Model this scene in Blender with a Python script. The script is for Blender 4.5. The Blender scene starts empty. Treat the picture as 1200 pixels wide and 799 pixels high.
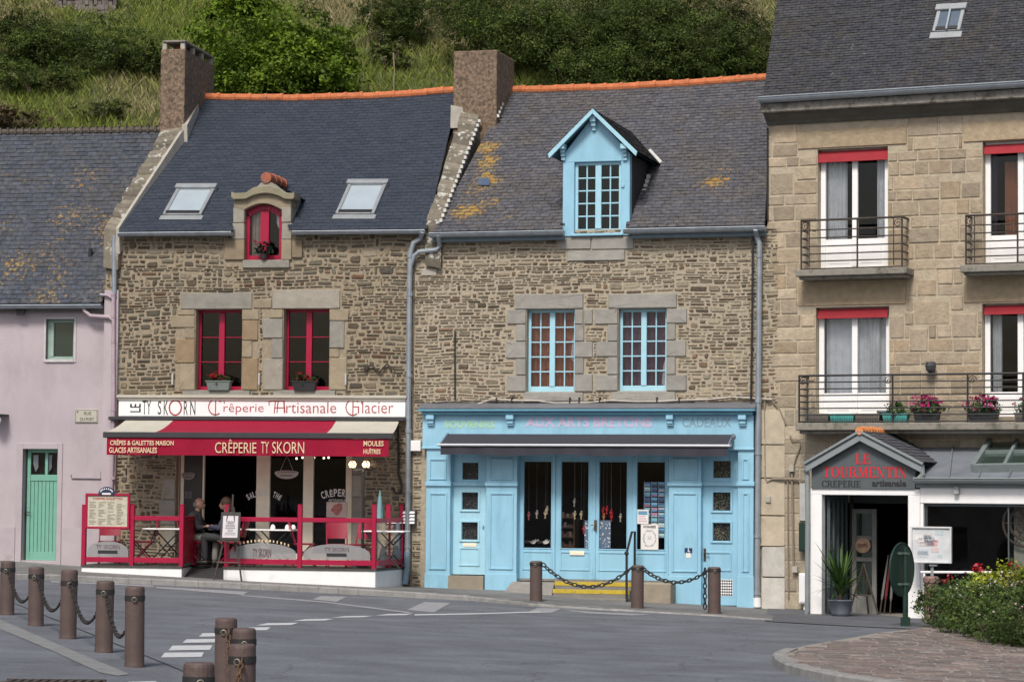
import bpy, math, random
import numpy as np
from mathutils import Vector, Matrix, noise
rnd = random.Random(7)
R_ = math.radians
scene = bpy.context.scene
COL = scene.collection
# ------------------------------------------------------------------ camera model (photo pixels 1200x799)
F, CX, CY = 3000.0, 600.0, 399.5
EYE = Vector((0, 0, 2.07))
PITCH, ROLL = math.atan(178.0 / F), R_(0.5)
FWD = Vector((0, math.cos(PITCH), math.sin(PITCH)))
up0 = Vector((0, -math.sin(PITCH), math.cos(PITCH))); rt0 = Vector((1, 0, 0))
UP = up0 * math.cos(ROLL) - rt0 * math.sin(ROLL)
RT = rt0 * math.cos(ROLL) + up0 * math.sin(ROLL)
def ray(px, py):
    return FWD + RT * ((px - CX) / F) - UP * ((py - CY) / F)
_HX = [(-60, 1.4), (-22, .75), (-8.6, .325), (-5, .205), (-1.9, .11), (1.5, -.02), (4.6, -.09), (7.2, -.13), (22, -.26), (60, -.4)]
def _hx(x):
    x = max(-59.9, min(59.9, x))
    for (a, p), (b, q) in zip(_HX, _HX[1:]):
        if x <= b: return p + (q - p) * (x - a) / (b - a)
def gz(x, y):
    """the street falls gently to the right and towards the houses"""
    return sum(_hx(x + d) for d in (-1.5, -.75, 0, .75, 1.5)) / 5 - .0042 * (max(-5, min(60, y)) - 50)
def ground(px, py, h=0.0):
    """world point where the line of sight meets the street (raised by h)"""
    r = ray(px, py); lo, hi = 4.0, 120.0
    for _ in range(40):
        t = (lo + hi) / 2; p = EYE + r * t
        if p.z > gz(p.x, p.y) + h: lo = t
        else: hi = t
    return EYE + r * hi
def at(px, py, Y):
    r = ray(px, py); return EYE + r * (Y / r.y)

# ------------------------------------------------------------------ mesh builder
class MB:
    def __init__(s): s.v = []; s.f = []; s.c = []; s.m = []
    def add(s, vs, fs, col=None, mi=0):
        k = len(s.v); s.v.extend([tuple(x) for x in vs])
        for f in fs: s.f.append([i + k for i in f]); s.c.append(col or (1, 1, 1, 0)); s.m.append(mi)
        return s
    def quad(s, a, b, c, d, col=None): return s.add([a, b, c, d], [(0, 1, 2, 3)], col)
    def box(s, x0, x1, y0, y1, z0, z1, col=None):
        v = [(x, y, z) for z in (z0, z1) for y in (y0, y1) for x in (x0, x1)]
        return s.add(v, [(0, 2, 3, 1), (4, 5, 7, 6), (0, 1, 5, 4), (2, 6, 7, 3), (0, 4, 6, 2), (1, 3, 7, 5)], col)
    def prism(s, poly, axis, lo, hi, col=None):
        """poly: outline in the two other axes (order x,y,z without axis), swept along axis"""
        def P(p, t):
            q = list(p); q.insert('xyz'.index(axis), t); return q
        n = len(poly)
        vs = [P(p, lo) for p in poly] + [P(p, hi) for p in poly]
        fs = [tuple(range(n))[::-1], tuple(range(n, 2 * n))] + [(i, (i + 1) % n, n + (i + 1) % n, n + i) for i in range(n)]
        return s.add(vs, fs, col)
    def hull(s, a, b, col=None):
        """loft between two outlines of equal length (lists of 3D points), capped"""
        n = len(a)
        return s.add(list(a) + list(b), [tuple(range(n))[::-1], tuple(range(n, 2 * n))] + [(i, (i + 1) % n, n + (i + 1) % n, n + i) for i in range(n)], col)
    def rings(s, rings, cap=True, closed=False, col=None):
        n = len(rings[0]); m = len(rings); vs = [p for r in rings for p in r]; fs = []
        for j in range(m if closed else m - 1):
            for i in range(n):
                a, b = j * n + i, j * n + (i + 1) % n
                k = ((j + 1) % m) * n
                fs.append((a, b, k + (i + 1) % n, k + i))
        if cap and not closed: fs += [tuple(range(n))[::-1], tuple(range((m - 1) * n, m * n))]
        return s.add(vs, fs, col)
    def tube(s, path, r, n=8, closed=False, col=None):
        path = [Vector(p) for p in path]; m = len(path)
        rr = r if isinstance(r, (list, tuple)) else [r] * m
        out = []; prev = None
        for i, p in enumerate(path):
            a = path[(i - 1) % m] if (i or closed) else p; b = path[(i + 1) % m] if (i < m - 1 or closed) else p
            t = (b - a)
            if t.length < 1e-9: t = Vector((0, 0, 1))
            t.normalize()
            if prev is None:
                x = t.cross(Vector((0, 0, 1)))
                if x.length < .1: x = t.cross(Vector((0, 1, 0)))
            else: x = prev - t * prev.dot(t)
            x.normalize(); prev = x; y = t.cross(x)
            out.append([p + (x * math.cos(2 * math.pi * k / n) + y * math.sin(2 * math.pi * k / n)) * rr[i] for k in range(n)])
        return s.rings(out, True, closed, col)
    def lathe(s, prof, c=(0, 0, 0), n=16, col=None, sx=1, sy=1):
        return s.rings([[(c[0] + r * sx * math.cos(2 * math.pi * k / n), c[1] + r * sy * math.sin(2 * math.pi * k / n), c[2] + z) for k in range(n)] for r, z in prof], True, False, col)
    def ball(s, c, r, n=10, m=6, sc=(1, 1, 1), col=None):
        pr = [(max(1e-3, math.sin(math.pi * i / m)) * r, -math.cos(math.pi * i / m) * r) for i in range(m + 1)]
        return s.rings([[(c[0] + q * sc[0] * math.cos(2 * math.pi * k / n), c[1] + q * sc[1] * math.sin(2 * math.pi * k / n), c[2] + z * sc[2]) for k in range(n)] for q, z in pr], True, False, col)
    def capsule(s, p0, p1, r0, r1, n=10):
        p0, p1 = Vector(p0), Vector(p1); t = (p1 - p0).normalized()
        path = []; rr = []
        for k in range(4):
            a = math.pi / 2 * k / 3; path.append(p0 - t * r0 * math.cos(a)); rr.append(max(1e-3, r0 * math.sin(a)))
        for k in range(4):
            a = math.pi / 2 * k / 3; path.append(p1 + t * r1 * math.sin(a)); rr.append(max(1e-3, r1 * math.cos(a)))
        return s.tube(path, rr, n)
    def build(s, name, mat, parent=None, bevel=0.0, smooth=False, loc=None):
        me = bpy.data.meshes.new(name)
        org = ORG.get(parent.name, Vector((0, 0, 0))) if parent else Vector(loc or (0, 0, 0))
        me.from_pydata([(a - org[0], b - org[1], c - org[2]) for a, b, c in s.v], [], s.f)
        mats = mat if isinstance(mat, (list, tuple)) else [mat]
        for m in mats: me.materials.append(m)
        if any(s.m): me.polygons.foreach_set('material_index', s.m)
        if any(c != (1, 1, 1, 0) for c in s.c):
            at_ = me.attributes.new('tint', 'FLOAT_COLOR', 'FACE')
            at_.data.foreach_set('color', np.array([tuple(c) + (0,) * (4 - len(c)) for c in s.c], dtype=np.float32).ravel())
        if smooth: me.polygons.foreach_set('use_smooth', [True] * len(s.f))
        o = bpy.data.objects.new(name, me); COL.objects.link(o)
        if parent:
            o.parent = parent; ORG[o.name] = org
        else: o.location = org
        if bevel:
            md = o.modifiers.new('bevel', 'BEVEL'); md.width = bevel; md.segments = 1; md.limit_method = 'ANGLE'; md.angle_limit = R_(40)
        return o
ORG = {}
def tag(o, label=None, cat=None, group=None, kind=None):
    if label: o['label'] = label
    if cat: o['category'] = cat
    if group: o['group'] = group
    if kind: o['kind'] = kind
    return o
def thing(name, label, cat, loc=(0, 0, 0), rz=0.0, group=None, org=None):
    """an Empty at the thing's base; its parts are written in the frame 'org' belongs to"""
    o = bpy.data.objects.new(name, None); COL.objects.link(o); o.empty_display_size = .2
    o.location = loc; o.rotation_euler = (0, 0, rz); ORG[o.name] = Vector(org if org is not None else (0, 0, 0))
    return tag(o, label, cat, group)
def structure(o): o['kind'] = 'structure'; return o
def copy_tree(o, parent=None):
    c = o.copy(); COL.objects.link(c)
    if parent: c.parent = parent
    for ch in list(o.children): copy_tree(ch, c)
    return c

# ------------------------------------------------------------------ facade planes
class Fac:
    def __init__(s, P, deg):
        s.P = Vector((P[0], P[1], 0)); s.a = R_(deg)
        s.d = Vector((math.cos(s.a), -math.sin(s.a), 0)); s.n = Vector((math.sin(s.a), math.cos(s.a), 0))
    def hit(s, px, py, y=0.0):
        r = ray(px, py); t = ((s.P + s.n * y) - EYE).dot(s.n) / r.dot(s.n)
        w = EYE + r * t
        return ((w - s.P).dot(s.d), w.z)
    def loc(s, w): w = Vector(w); return Vector(((w - s.P).dot(s.d), (w - s.P).dot(s.n), w.z))
    def pt(s, u, y, z): return s.P + s.d * u + s.n * y + Vector((0, 0, z))
    def P3(s, px, py, y=0.0):
        u, z = s.hit(px, py, y); return Vector((u, y, z))
    def rect(s, x0, y0, x1, y1, y=0.0):
        xm, ym = (x0 + x1) / 2, (y0 + y1) / 2
        return (s.hit(x0, ym, y)[0], s.hit(x1, ym, y)[0], s.hit(xm, y1, y)[1], s.hit(xm, y0, y)[1])
    def plane_hit(s, px, py, p0, nrm):
        """where the line of sight meets a plane given in local coordinates"""
        e = s.loc(EYE); d = s.loc(EYE + ray(px, py)) - e
        return e + d * ((Vector(p0) - e).dot(nrm) / d.dot(nrm))
    def thing(s, name, label, cat, u, z, y=0.0, group=None):
        return thing(name, label, cat, s.pt(u, y, z), -s.a, group, (u, y, z))
    def gz(s, u, y=0): w = s.pt(u, y, 0); return gz(w.x, w.y)
w = at(690, 400, 50.0)
B = Fac((w.x, w.y), 16)
ub, _ = B.hit(489, 480); w = B.pt(ub, 0, 0); T = Fac((w.x, w.y), 10)
ut, _ = T.hit(122, 480); w = T.pt(ut, .06, 0); K = Fac((w.x, w.y), 10)
ub, _ = B.hit(911, 480); w = B.pt(ub, 0, 0); Q = Fac((w.x, w.y), 25)

# ------------------------------------------------------------------ materials
MATS = {}
def mat(name, col, rough=.6, var=.12, scale=6.0, bump=.0, bscale=40.0, metal=0.0, tint=False, emit=0.0, spec=.5, stain=None, stain2=None, lichen=None, stretch=(1, 1, 1), dirt=0.0):
    if name in MATS: return MATS[name]
    m = bpy.data.materials.new(name); m.use_nodes = True; nt = m.node_tree; N = nt.nodes; L = nt.links
    bs = N['Principled BSDF']; bs.inputs['Roughness'].default_value = rough; bs.inputs['Metallic'].default_value = metal
    bs.inputs['Specular IOR Level'].default_value = spec
    tc = N.new('ShaderNodeTexCoord'); mp = N.new('ShaderNodeMapping'); mp.inputs['Scale'].default_value = stretch; L.new(tc.outputs['Object'], mp.inputs['Vector'])
    def nz(sc, det=4.0, ro=.6):
        n = N.new('ShaderNodeTexNoise'); n.inputs['Scale'].default_value = sc; n.inputs['Detail'].default_value = det; n.inputs['Roughness'].default_value = ro
        L.new(mp.outputs['Vector'], n.inputs['Vector']); return n
    def mix(fac, a, b, mode='MIX'):
        x = N.new('ShaderNodeMix'); x.data_type = 'RGBA'; x.blend_type = mode
        for sock, val in ((x.inputs['Factor'], fac), (x.inputs[6], a), (x.inputs[7], b)):
            if hasattr(val, 'is_linked'): L.new(val, sock)
            elif isinstance(val, (tuple, list)): sock.default_value = tuple(val[:3]) + (1,)
            else: sock.default_value = val
        return x.outputs[2]
    def ramp(src, a, b):
        r = N.new('ShaderNodeMapRange'); r.inputs['From Min'].default_value = a; r.inputs['From Max'].default_value = b; L.new(src, r.inputs['Value']); return r.outputs['Result']
    base = tuple(col) + (1,)
    alpha = None
    if tint:
        at_ = N.new('ShaderNodeAttribute'); at_.attribute_name = 'tint'; base = mix(1.0, at_.outputs['Color'], col, 'MULTIPLY'); alpha = at_.outputs['Alpha']
    n1 = nz(scale); f = ramp(n1.outputs['Fac'], .3, .7)
    mul = mix(f, (1 - var,) * 3, (1 + var,) * 3)
    out = mix(1.0, base, mul, 'MULTIPLY')
    if stain:
        scol, ssc, lo, hi = stain; n2 = nz(ssc, 6, .65); out = mix(ramp(n2.outputs['Fac'], lo, hi), out, scol)
    if stain2:
        scol, ssc, lo, hi = stain2; n2 = nz(ssc, 5, .7); out = mix(ramp(n2.outputs['Fac'], lo, hi), out, mix(1.0, out, scol, 'MULTIPLY'))
    if lichen and alpha:
        lcol, lsc = lichen; n3 = nz(lsc, 3, .6)
        ad = N.new('ShaderNodeMath'); ad.operation = 'ADD'; L.new(n3.outputs['Fac'], ad.inputs[0]); L.new(alpha, ad.inputs[1])
        n4 = nz(lsc * .35, 2)
        lc = mix(ramp(n4.outputs['Fac'], .35, .65), lcol, (lcol[0] * .8, lcol[1] * 1.15, lcol[2] * 2.5))
        out = mix(ramp(ad.outputs[0], .82, .96), out, lc)
    L.new(out, bs.inputs['Base Color'])
    if bump:
        nb = nz(bscale, 5, .6); b = N.new('ShaderNodeBump'); b.inputs['Strength'].default_value = bump; b.inputs['Distance'].default_value = .02
        L.new(nb.outputs['Fac'], b.inputs['Height']); L.new(b.outputs['Normal'], bs.inputs['Normal'])
    if rough > .15 and not metal:
        nr = nz(scale * 3); rr = N.new('ShaderNodeMapRange'); rr.inputs['To Min'].default_value = max(.05, rough - .12); rr.inputs['To Max'].default_value = min(1, rough + .12)
        L.new(nr.outputs['Fac'], rr.inputs['Value']); L.new(rr.outputs['Result'], bs.inputs['Roughness'])
    if emit:
        bs.inputs['Emission Color'].default_value = tuple(col) + (1,); bs.inputs['Emission Strength'].default_value = emit
    MATS[name] = m; return m
def glass(name, tint=(1, 1, 1), refl=.5, alpha=.0, body=(0.02, .02, .02)):
    """a thin pane: see-through, with sky reflections; alpha mixes in a film of dirt"""
    if name in MATS: return MATS[name]
    m = bpy.data.materials.new(name); m.use_nodes = True; nt = m.node_tree; N = nt.nodes; L = nt.links
    N.remove(N['Principled BSDF']); out = N['Material Output']
    tr = N.new('ShaderNodeBsdfTransparent'); tr.inputs['Color'].default_value = tuple(tint) + (1,)
    gl = N.new('ShaderNodeBsdfGlossy'); gl.inputs['Roughness'].default_value = .04
    fr = N.new('ShaderNodeFresnel'); fr.inputs['IOR'].default_value = 1.45
    mu = N.new('ShaderNodeMath'); mu.operation = 'MULTIPLY'; mu.inputs[1].default_value = refl; L.new(fr.outputs[0], mu.inputs[0])
    mx = N.new('ShaderNodeMixShader'); L.new(mu.outputs[0], mx.inputs[0]); L.new(tr.outputs[0], mx.inputs[1]); L.new(gl.outputs[0], mx.inputs[2])
    tc = N.new('ShaderNodeTexCoord'); nz = N.new('ShaderNodeTexNoise'); nz.inputs['Scale'].default_value = 1.6; L.new(tc.outputs['Object'], nz.inputs['Vector'])
    bp = N.new('ShaderNodeBump'); bp.inputs['Strength'].default_value = .05; bp.inputs['Distance'].default_value = .05; L.new(nz.outputs['Fac'], bp.inputs['Height']); L.new(bp.outputs['Normal'], gl.inputs['Normal'])
    if alpha:
        df = N.new('ShaderNodeBsdfDiffuse'); df.inputs['Color'].default_value = tuple(body) + (1,)
        m2 = N.new('ShaderNodeMixShader'); m2.inputs[0].default_value = alpha; L.new(mx.outputs[0], m2.inputs[1]); L.new(df.outputs[0], m2.inputs[2]); L.new(m2.outputs[0], out.inputs[0])
    else: L.new(mx.outputs[0], out.inputs[0])
    MATS[name] = m; return m
STONE = mat('rubble_stone', (1, 1, 1), .85, .22, 14, .7, 45, tint=True)
ASHLAR = mat('ashlar_stone', (1, 1, 1), .85, .16, 7, .9, 16, tint=True, stain=((.17, .13, .09), 1.3, .62, .9))
DRESSED = mat('dressed_stone', (1, 1, 1), .85, .14, 5, .4, 30, tint=True, stain=((.12, .11, .10), 3, .62, .95))
SLATE = mat('slate', (.78, .78, .80), .68, .2, 22, .35, 60, tint=True, spec=.22, lichen=((.40, .19, .02), 9.0))
OLDSLATE = mat('old_slate', (.80, .79, .80), .78, .34, 9, .45, 60, tint=True, spec=.2, lichen=((.36, .19, .035), 13.0), stain=((.26, .26, .22), 6.5, .66, .76), stain2=((1.08, .98, .82), .8, .45, .75))
TILE = mat('orange_tile', (.50, .15, .055), .75, .25, 7, .4, 40, stain=((.24, .15, .08), 6, .58, .8))
ZINC = mat('zinc', (.30, .34, .38), .45, .15, 5, .05, 40, metal=.35)
ZINCROOF = mat('zinc_roof', (.20, .22, .25), .5, .18, 2.5, .05, 40, metal=.2)
BLUE = mat('blue_paint', (.285, .535, .69), .45, .09, 2.2, .08, 60, stain=((.19, .41, .52), 3.2, .5, .85), stretch=(1, 1, .35))
BLUEW = mat('blue_window_paint', (.36, .62, .74), .45, .06, 5)
RED = mat('red_paint', (.34, .002, .040), .4, .08, 5, .04)
REDFAB = mat('red_canvas', (.36, .003, .036), .9, .06, 3, .1, 300)
REDDARK = mat('dark_red_valance', (.30, .012, .022), .75, .08, 3, .1, 300)
CREAM = mat('cream_paint', (.84, .78, .62), .5, .06, 5)
CREAMFAB = mat('cream_canvas', (.60, .58, .50), .8, .06, 3, .1, 300)
WHITE = mat('white_paint', (.84, .84, .84), .5, .04, 4, .05, 80, stain=((.55, .55, .52), 1.6, .62, .95))
WHITEPVC = mat('white_plastic', (.88, .88, .88), .35, .03, 4)
PINK = mat('pink_render', (.44, .385, .415), .85, .10, 1.1, .3, 60, stain=((.33, .28, .30), 1.3, .5, .85), stretch=(1, 1, .5))
PINKLOW = mat('pale_base_render', (.42, .37, .40), .85, .08, 1.5, .25, 60, stain=((.25, .22, .21), 1.8, .58, .9))
GREEN = mat('green_paint', (.165, .39, .305), .5, .06, 5, .05)
DGREEN = mat('dark_green_paint', (.008, .032, .022), .5, .1, 5)
BLACK = mat('black_iron', (.018, .018, .02), .55, .2, 8)
RUST = mat('rusty_iron', (.05, .038, .03), .75, .3, 10, .2)
DARKGREY = mat('anthracite_paint', (.085, .10, .108), .55, .08, 4)
MIDGREY = mat('grey_paint', (.23, .26, .27), .5, .08, 4)
AWNG = mat('slate_grey_canvas', (.038, .038, .050), .95, .06, 4, .1, 300)
BOLL = mat('brown_bollard', (.098, .066, .059), .6, .14, 6, .25, 30, stain=((.06, .045, .04), 5, .6, .85))
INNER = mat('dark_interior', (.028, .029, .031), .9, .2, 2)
ROUGHCAST = mat('roughcast', (.19, .135, .092), .95, .6, 14, 1.0, 22, stain=((.07, .055, .045), 17, .5, .68))
CONCR = mat('weathered_concrete', (.27, .25, .215), .9, .2, 5, .5, 40, stain=((.085, .085, .06), 5, .46, .68))
LIME = mat('lime_flashing', (.38, .36, .31), .85, .15, 6, .3)
COPING = mat('lichen_stone', (1, 1, 1), .9, .2, 9, .8, 22, tint=True, stain=((.52, .52, .47), 5.5, .56, .64))
GLASS = glass('window_glass', (.95, .96, .98), refl=.75); GLASSR = glass('sky_glass', refl=2.2)
GLASSF = glass('frosted_glass', alpha=.62, body=(.34, .34, .35)); GLASSS = glass('screen_glass', refl=.35)
GLASSG = glass('greenish_glass', (.75, .85, .8), 3.0, alpha=.35, body=(.06, .095, .08))
PAPER = mat('paper', (.74, .72, .70), .8, .03, 5)
INKBLK = mat('black_lettering', (.02, .02, .022), .6, .05); INKRED = mat('red_lettering', (.42, .02, .03), .6, .05)
INKCRM = mat('cream_lettering', (.72, .55, .36), .7, .05); INKWHT = mat('white_lettering', (.75, .75, .73), .6, .05)
WOODDK = mat('dark_wood', (.055, .040, .032), .6, .2, 12, .1)
CHAIRRED = mat('red_chair', (.25, .002, .026), .45, .1, 5)
MARK = mat('road_paint', (.50, .51, .52), .7, .12, 9, .2, 60, stain=((.16, .165, .175), 14, .62, .74))
MARKOLD = mat('worn_road_paint', (.30, .30, .31), .8, .15, 9, .2, 60, stain=((.14, .145, .155), 10, .5, .7))
for m_ in (REDFAB, CREAMFAB):                                # awning canvas lets some daylight through
    nt_ = m_.node_tree; b_ = nt_.nodes['Principled BSDF']; t_ = nt_.nodes.new('ShaderNodeBsdfTranslucent'); x_ = nt_.nodes.new('ShaderNodeMixShader'); x_.inputs[0].default_value = .25; nt_.links.new(b_.inputs['Base Color'].links[0].from_socket, t_.inputs['Color']); nt_.links.new(b_.outputs[0], x_.inputs[1]); nt_.links.new(t_.outputs[0], x_.inputs[2]); nt_.links.new(x_.outputs[0], nt_.nodes['Material Output'].inputs[0])
# ------------------------------------------------------------------ generators
def jit(c, a, r=rnd): 
    k = 1 + r.uniform(-a, a); return tuple(max(0, min(1, x * k)) for x in c[:3]) + (0,)
def wall_grid(mb, u0, u1, z0, z1, holes, thick=.35, col=None, y=0.0, top=None):
    """front sheet with openings, their reveals and a back sheet"""
    us = sorted({u0, u1, *[h[0] for h in holes], *[h[1] for h in holes]}); zs = sorted({z0, z1, *[h[2] for h in holes], *[h[3] for h in holes]})
    us = [u for u in us if u0 <= u <= u1]; zs = [z for z in zs if z0 <= z <= z1]
    for i in range(len(us) - 1):
        for j in range(len(zs) - 1):
            a, b, c, d = us[i], us[i + 1], zs[j], zs[j + 1]; mu, mz = (a + b) / 2, (c + d) / 2
            if any(h[0] < mu < h[1] and h[2] < mz < h[3] for h in holes): continue
            mb.quad((a, y, c), (b, y, c), (b, y, d), (a, y, d), col); mb.quad((a, y + thick, c), (a, y + thick, d), (b, y + thick, d), (b, y + thick, c), col)
    for a, b, c, d in holes:
        t = y + thick
        mb.quad((a, y, c), (a, y, d), (a, t, d), (a, t, c), col); mb.quad((b, y, c), (b, t, c), (b, t, d), (b, y, d), col)
        mb.quad((a, y, d), (b, y, d), (b, t, d), (a, t, d), col) if d <= z1 else None; mb.quad((a, y, c), (a, t, c), (b, t, c), (b, y, c), col)
def stone(mb, a, b, c, d, y, dep, r, col, warp=None, rough=.35):
    w, h = b - a, d - c; k = min(w, h) * rough; j = lambda s=1: r.uniform(0, k * s)
    out = [(a + j(), c + j(.25)), (b - j(), c + j(.25)), (b - j(.25), c + j()), (b - j(.25), d - j()), (b - j(), d - j(.25)), (a + j(), d - j(.25)), (a + j(.25), d - j()), (a + j(.25), c + j())]
    cu, cz = (a + b) / 2, (c + d) / 2; be = min(.014, h * .2)
    ins = [(cu + (p - cu) * (1 - 2 * be / w), cz + (q - cz) * (1 - 2 * be / h)) for p, q in out]
    W = warp or (lambda u, z: (u, z))
    tl = r.uniform(-.3, .3) * min(dep, .03)
    back = []; front = []
    for (p, q), (p2, q2) in zip(out, ins):
        u, z = W(p, q); back.append((u, y + .004, z))
        u, z = W(p2, q2); front.append((u, y - dep + tl * (q2 - cz) / h + r.uniform(-.2, .2) * min(dep, .03), z))
    u, z = W(cu + r.uniform(-.2, .2) * w, cz + r.uniform(-.2, .2) * h); n = len(out)
    mb.add(back + front + [(u, y - dep - r.uniform(0, .35) * min(dep, .02 if h < .2 else .006), z)], [(i, (i + 1) % n, n + (i + 1) % n, n + i) for i in range(n)] + [(n + i, n + (i + 1) % n, 2 * n) for i in range(n)], col)
def masonry(mb, u0, u1, z0, z1, holes, hr, wr, pal, gap, dep, seed=1, y=0.0, warp=.03, rough=.35, two=.12, tone=None):
    r = random.Random(seed)
    W = (lambda u, z: (u + .02 * noise.noise((u * 2, z * 3, 9.1)), z + warp * noise.noise((u * .9, z * .7, seed)))) if warp else None
    z = z0; busy = []
    while z < z1 - hr[0] * .4:
        h = min(r.uniform(*hr), z1 - z)
        if z1 - z - h < hr[0] * .6: h = z1 - z
        mz = z + h / 2
        cuts = [(a, b) for a, b, c, d in holes if c - h * .3 < mz < d + h * .3] + busy; nxt = []
        u = u0 - r.uniform(0, wr[0])
        while u < u1:
            w = r.uniform(*wr) if r.random() < .75 else r.uniform(wr[0], wr[0] * 1.6)
            a, b = max(u, u0), min(u + w, u1); u += w
            segs = [(a, b)]
            for ca, cb in cuts:
                segs = [s for p, q in segs for s in ((p, min(q, ca)), (max(p, cb), q)) if s[1] - s[0] > .06]
            for p, q in segs:
                hh = h
                if two and r.random() < two and not any(ha < q and hb > p and hc < mz + 2 * h and hd > mz for ha, hb, hc, hd in holes) and z + 1.9 * h < z1 and q - p < h * 5:
                    hh = h * r.uniform(1.5, 1.9); nxt.append((p, q))
                col = jit(r.choice(pal), .22, r)
                if tone: col = tone(col, (p + q) / 2, mz)
                stone(mb, p + gap * r.uniform(.3, .8), q - gap * r.uniform(.3, .8), z + gap * r.uniform(.3, .7), z + hh - gap * r.uniform(.3, .7), y, dep * r.uniform(.5, 1.3), r, col, W, rough)
        # a merged stone blocks the lower part of the next course
        busy = nxt; z += h
def block(mb, rect, y, dep, col, r=rnd):
    """one dressed block, arrises slightly knocked"""
    a, b, c, d = rect; stone(mb, a, b, c, d, y, dep, r, jit(col, .08, r), None, .035)
def slates(mb, P, nrm, rows, width, pal, seed=1, lich=None, thick=.014, skip=None, va=.07):
    """P(s,t): local point, s along the eave 0..1, t up the slope 0..1; overlapping slates one by one"""
    r = random.Random(seed); nrm = Vector(nrm)
    for i in range(rows):
        t0, t1 = i / rows, min(1.0, (i + 1.25) / rows)
        L = (P(1, t0) - P(0, t0)).length; n = max(1, round(L / width)); off = (i % 2) * .5 + r.uniform(-.06, .06)
        for k in range(-1, n + 1):
            s0, s1 = max(0, (k + off) / n), min(1, (k + 1 + off) / n)
            if s1 - s0 < .1 / n: continue
            if skip and skip((s0 + s1) / 2, (t0 + t1) / 2): continue
            g = .03 / n; up = thick * r.uniform(.8, 1.5); dz = r.uniform(-.06, .06) / rows
            a, b, c, d = P(s0 + g, max(0, t0 + dz)), P(s1 - g, max(0, t0 + dz + r.uniform(-.03, .03) / rows)), P(s1 - g, t1), P(s0 + g, t1)
            A, Bq = a + nrm * up, b + nrm * up * r.uniform(.85, 1.15)
            col = jit(r.choice(pal), va, r); al = lich((s0 + s1) / 2, (t0 + t1) / 2) if lich else 0
            mb.add([A, Bq, c + nrm * .002, d + nrm * .002, a, b], [(0, 1, 2, 3), (4, 5, 1, 0)], col[:3] + (al,))
def bil(e0, e1, r0, r1, sag=0.0):
    e0, e1, r0, r1 = map(Vector, (e0, e1, r0, r1))
    def P(s, t):
        p = e0.lerp(e1, s).lerp(r0.lerp(r1, s), t); p.z -= sag * 4 * s * (1 - s) * t * t; return p
    n = (e1 - e0).cross(r0 - e0).normalized()
    return P, (n if n.z > 0 else -n)
def sheet(mb, P, n, m=1, col=None, skip=None):
    for i in range(n):
        for j in range(m):
            if skip and skip((i + .5) / n, (j + .5) / m): continue
            mb.quad(P(i / n, j / m), P((i + 1) / n, j / m), P((i + 1) / n, (j + 1) / m), P(i / n, (j + 1) / m), col)
def text_mb(mb, body, u0, u1, z0, z1, y, bold=0.0, ext=.004, shear=0.0, rot=0, arc=0.0, col=None):
    """lettering fitted to a rectangle of a facade frame, a few millimetres thick"""
    cu = bpy.data.curves.new('lettering', 'FONT'); cu.body = body; cu.extrude = 0; cu.offset = bold; cu.shear = shear; cu.resolution_u = 3
    o = bpy.data.objects.new('lettering', cu); COL.objects.link(o)
    dg = bpy.context.evaluated_depsgraph_get(); dg.update(); me = bpy.data.meshes.new_from_object(o.evaluated_get(dg))
    vs = [v.co.copy() for v in me.vertices]; fs = [tuple(p.vertices) for p in me.polygons]
    bpy.data.objects.remove(o); bpy.data.curves.remove(cu); bpy.data.meshes.remove(me)
    if not vs: return
    if rot: vs = [Vector((-v.y, v.x, 0)) for v in vs]
    xa, xb = min(v.x for v in vs), max(v.x for v in vs); ya, yb = min(v.y for v in vs), max(v.y for v in vs)
    out = []
    for v in vs:
        p, q = (v.x - xa) / (xb - xa), (v.y - ya) / (yb - ya)
        z = z0 + q * (z1 - z0) - arc * (2 * p - 1) ** 2
        out.append((u0 + p * (u1 - u0), y(z) - ext if callable(y) else y - ext, z))
    mb.add(out, fs, col)
    # rim, so that the letters have a body
    cnt = {}
    for f in fs:
        for i in range(len(f)): e = (f[i], f[(i + 1) % len(f)]); cnt[tuple(sorted(e))] = cnt.get(tuple(sorted(e)), 0) + 1
    for (i, j), c in cnt.items():
        if c == 1:
            a, b = out[i], out[j]; mb.quad(a, b, (b[0], b[1] + ext, b[2]), (a[0], a[1] + ext, a[2]), col)
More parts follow.
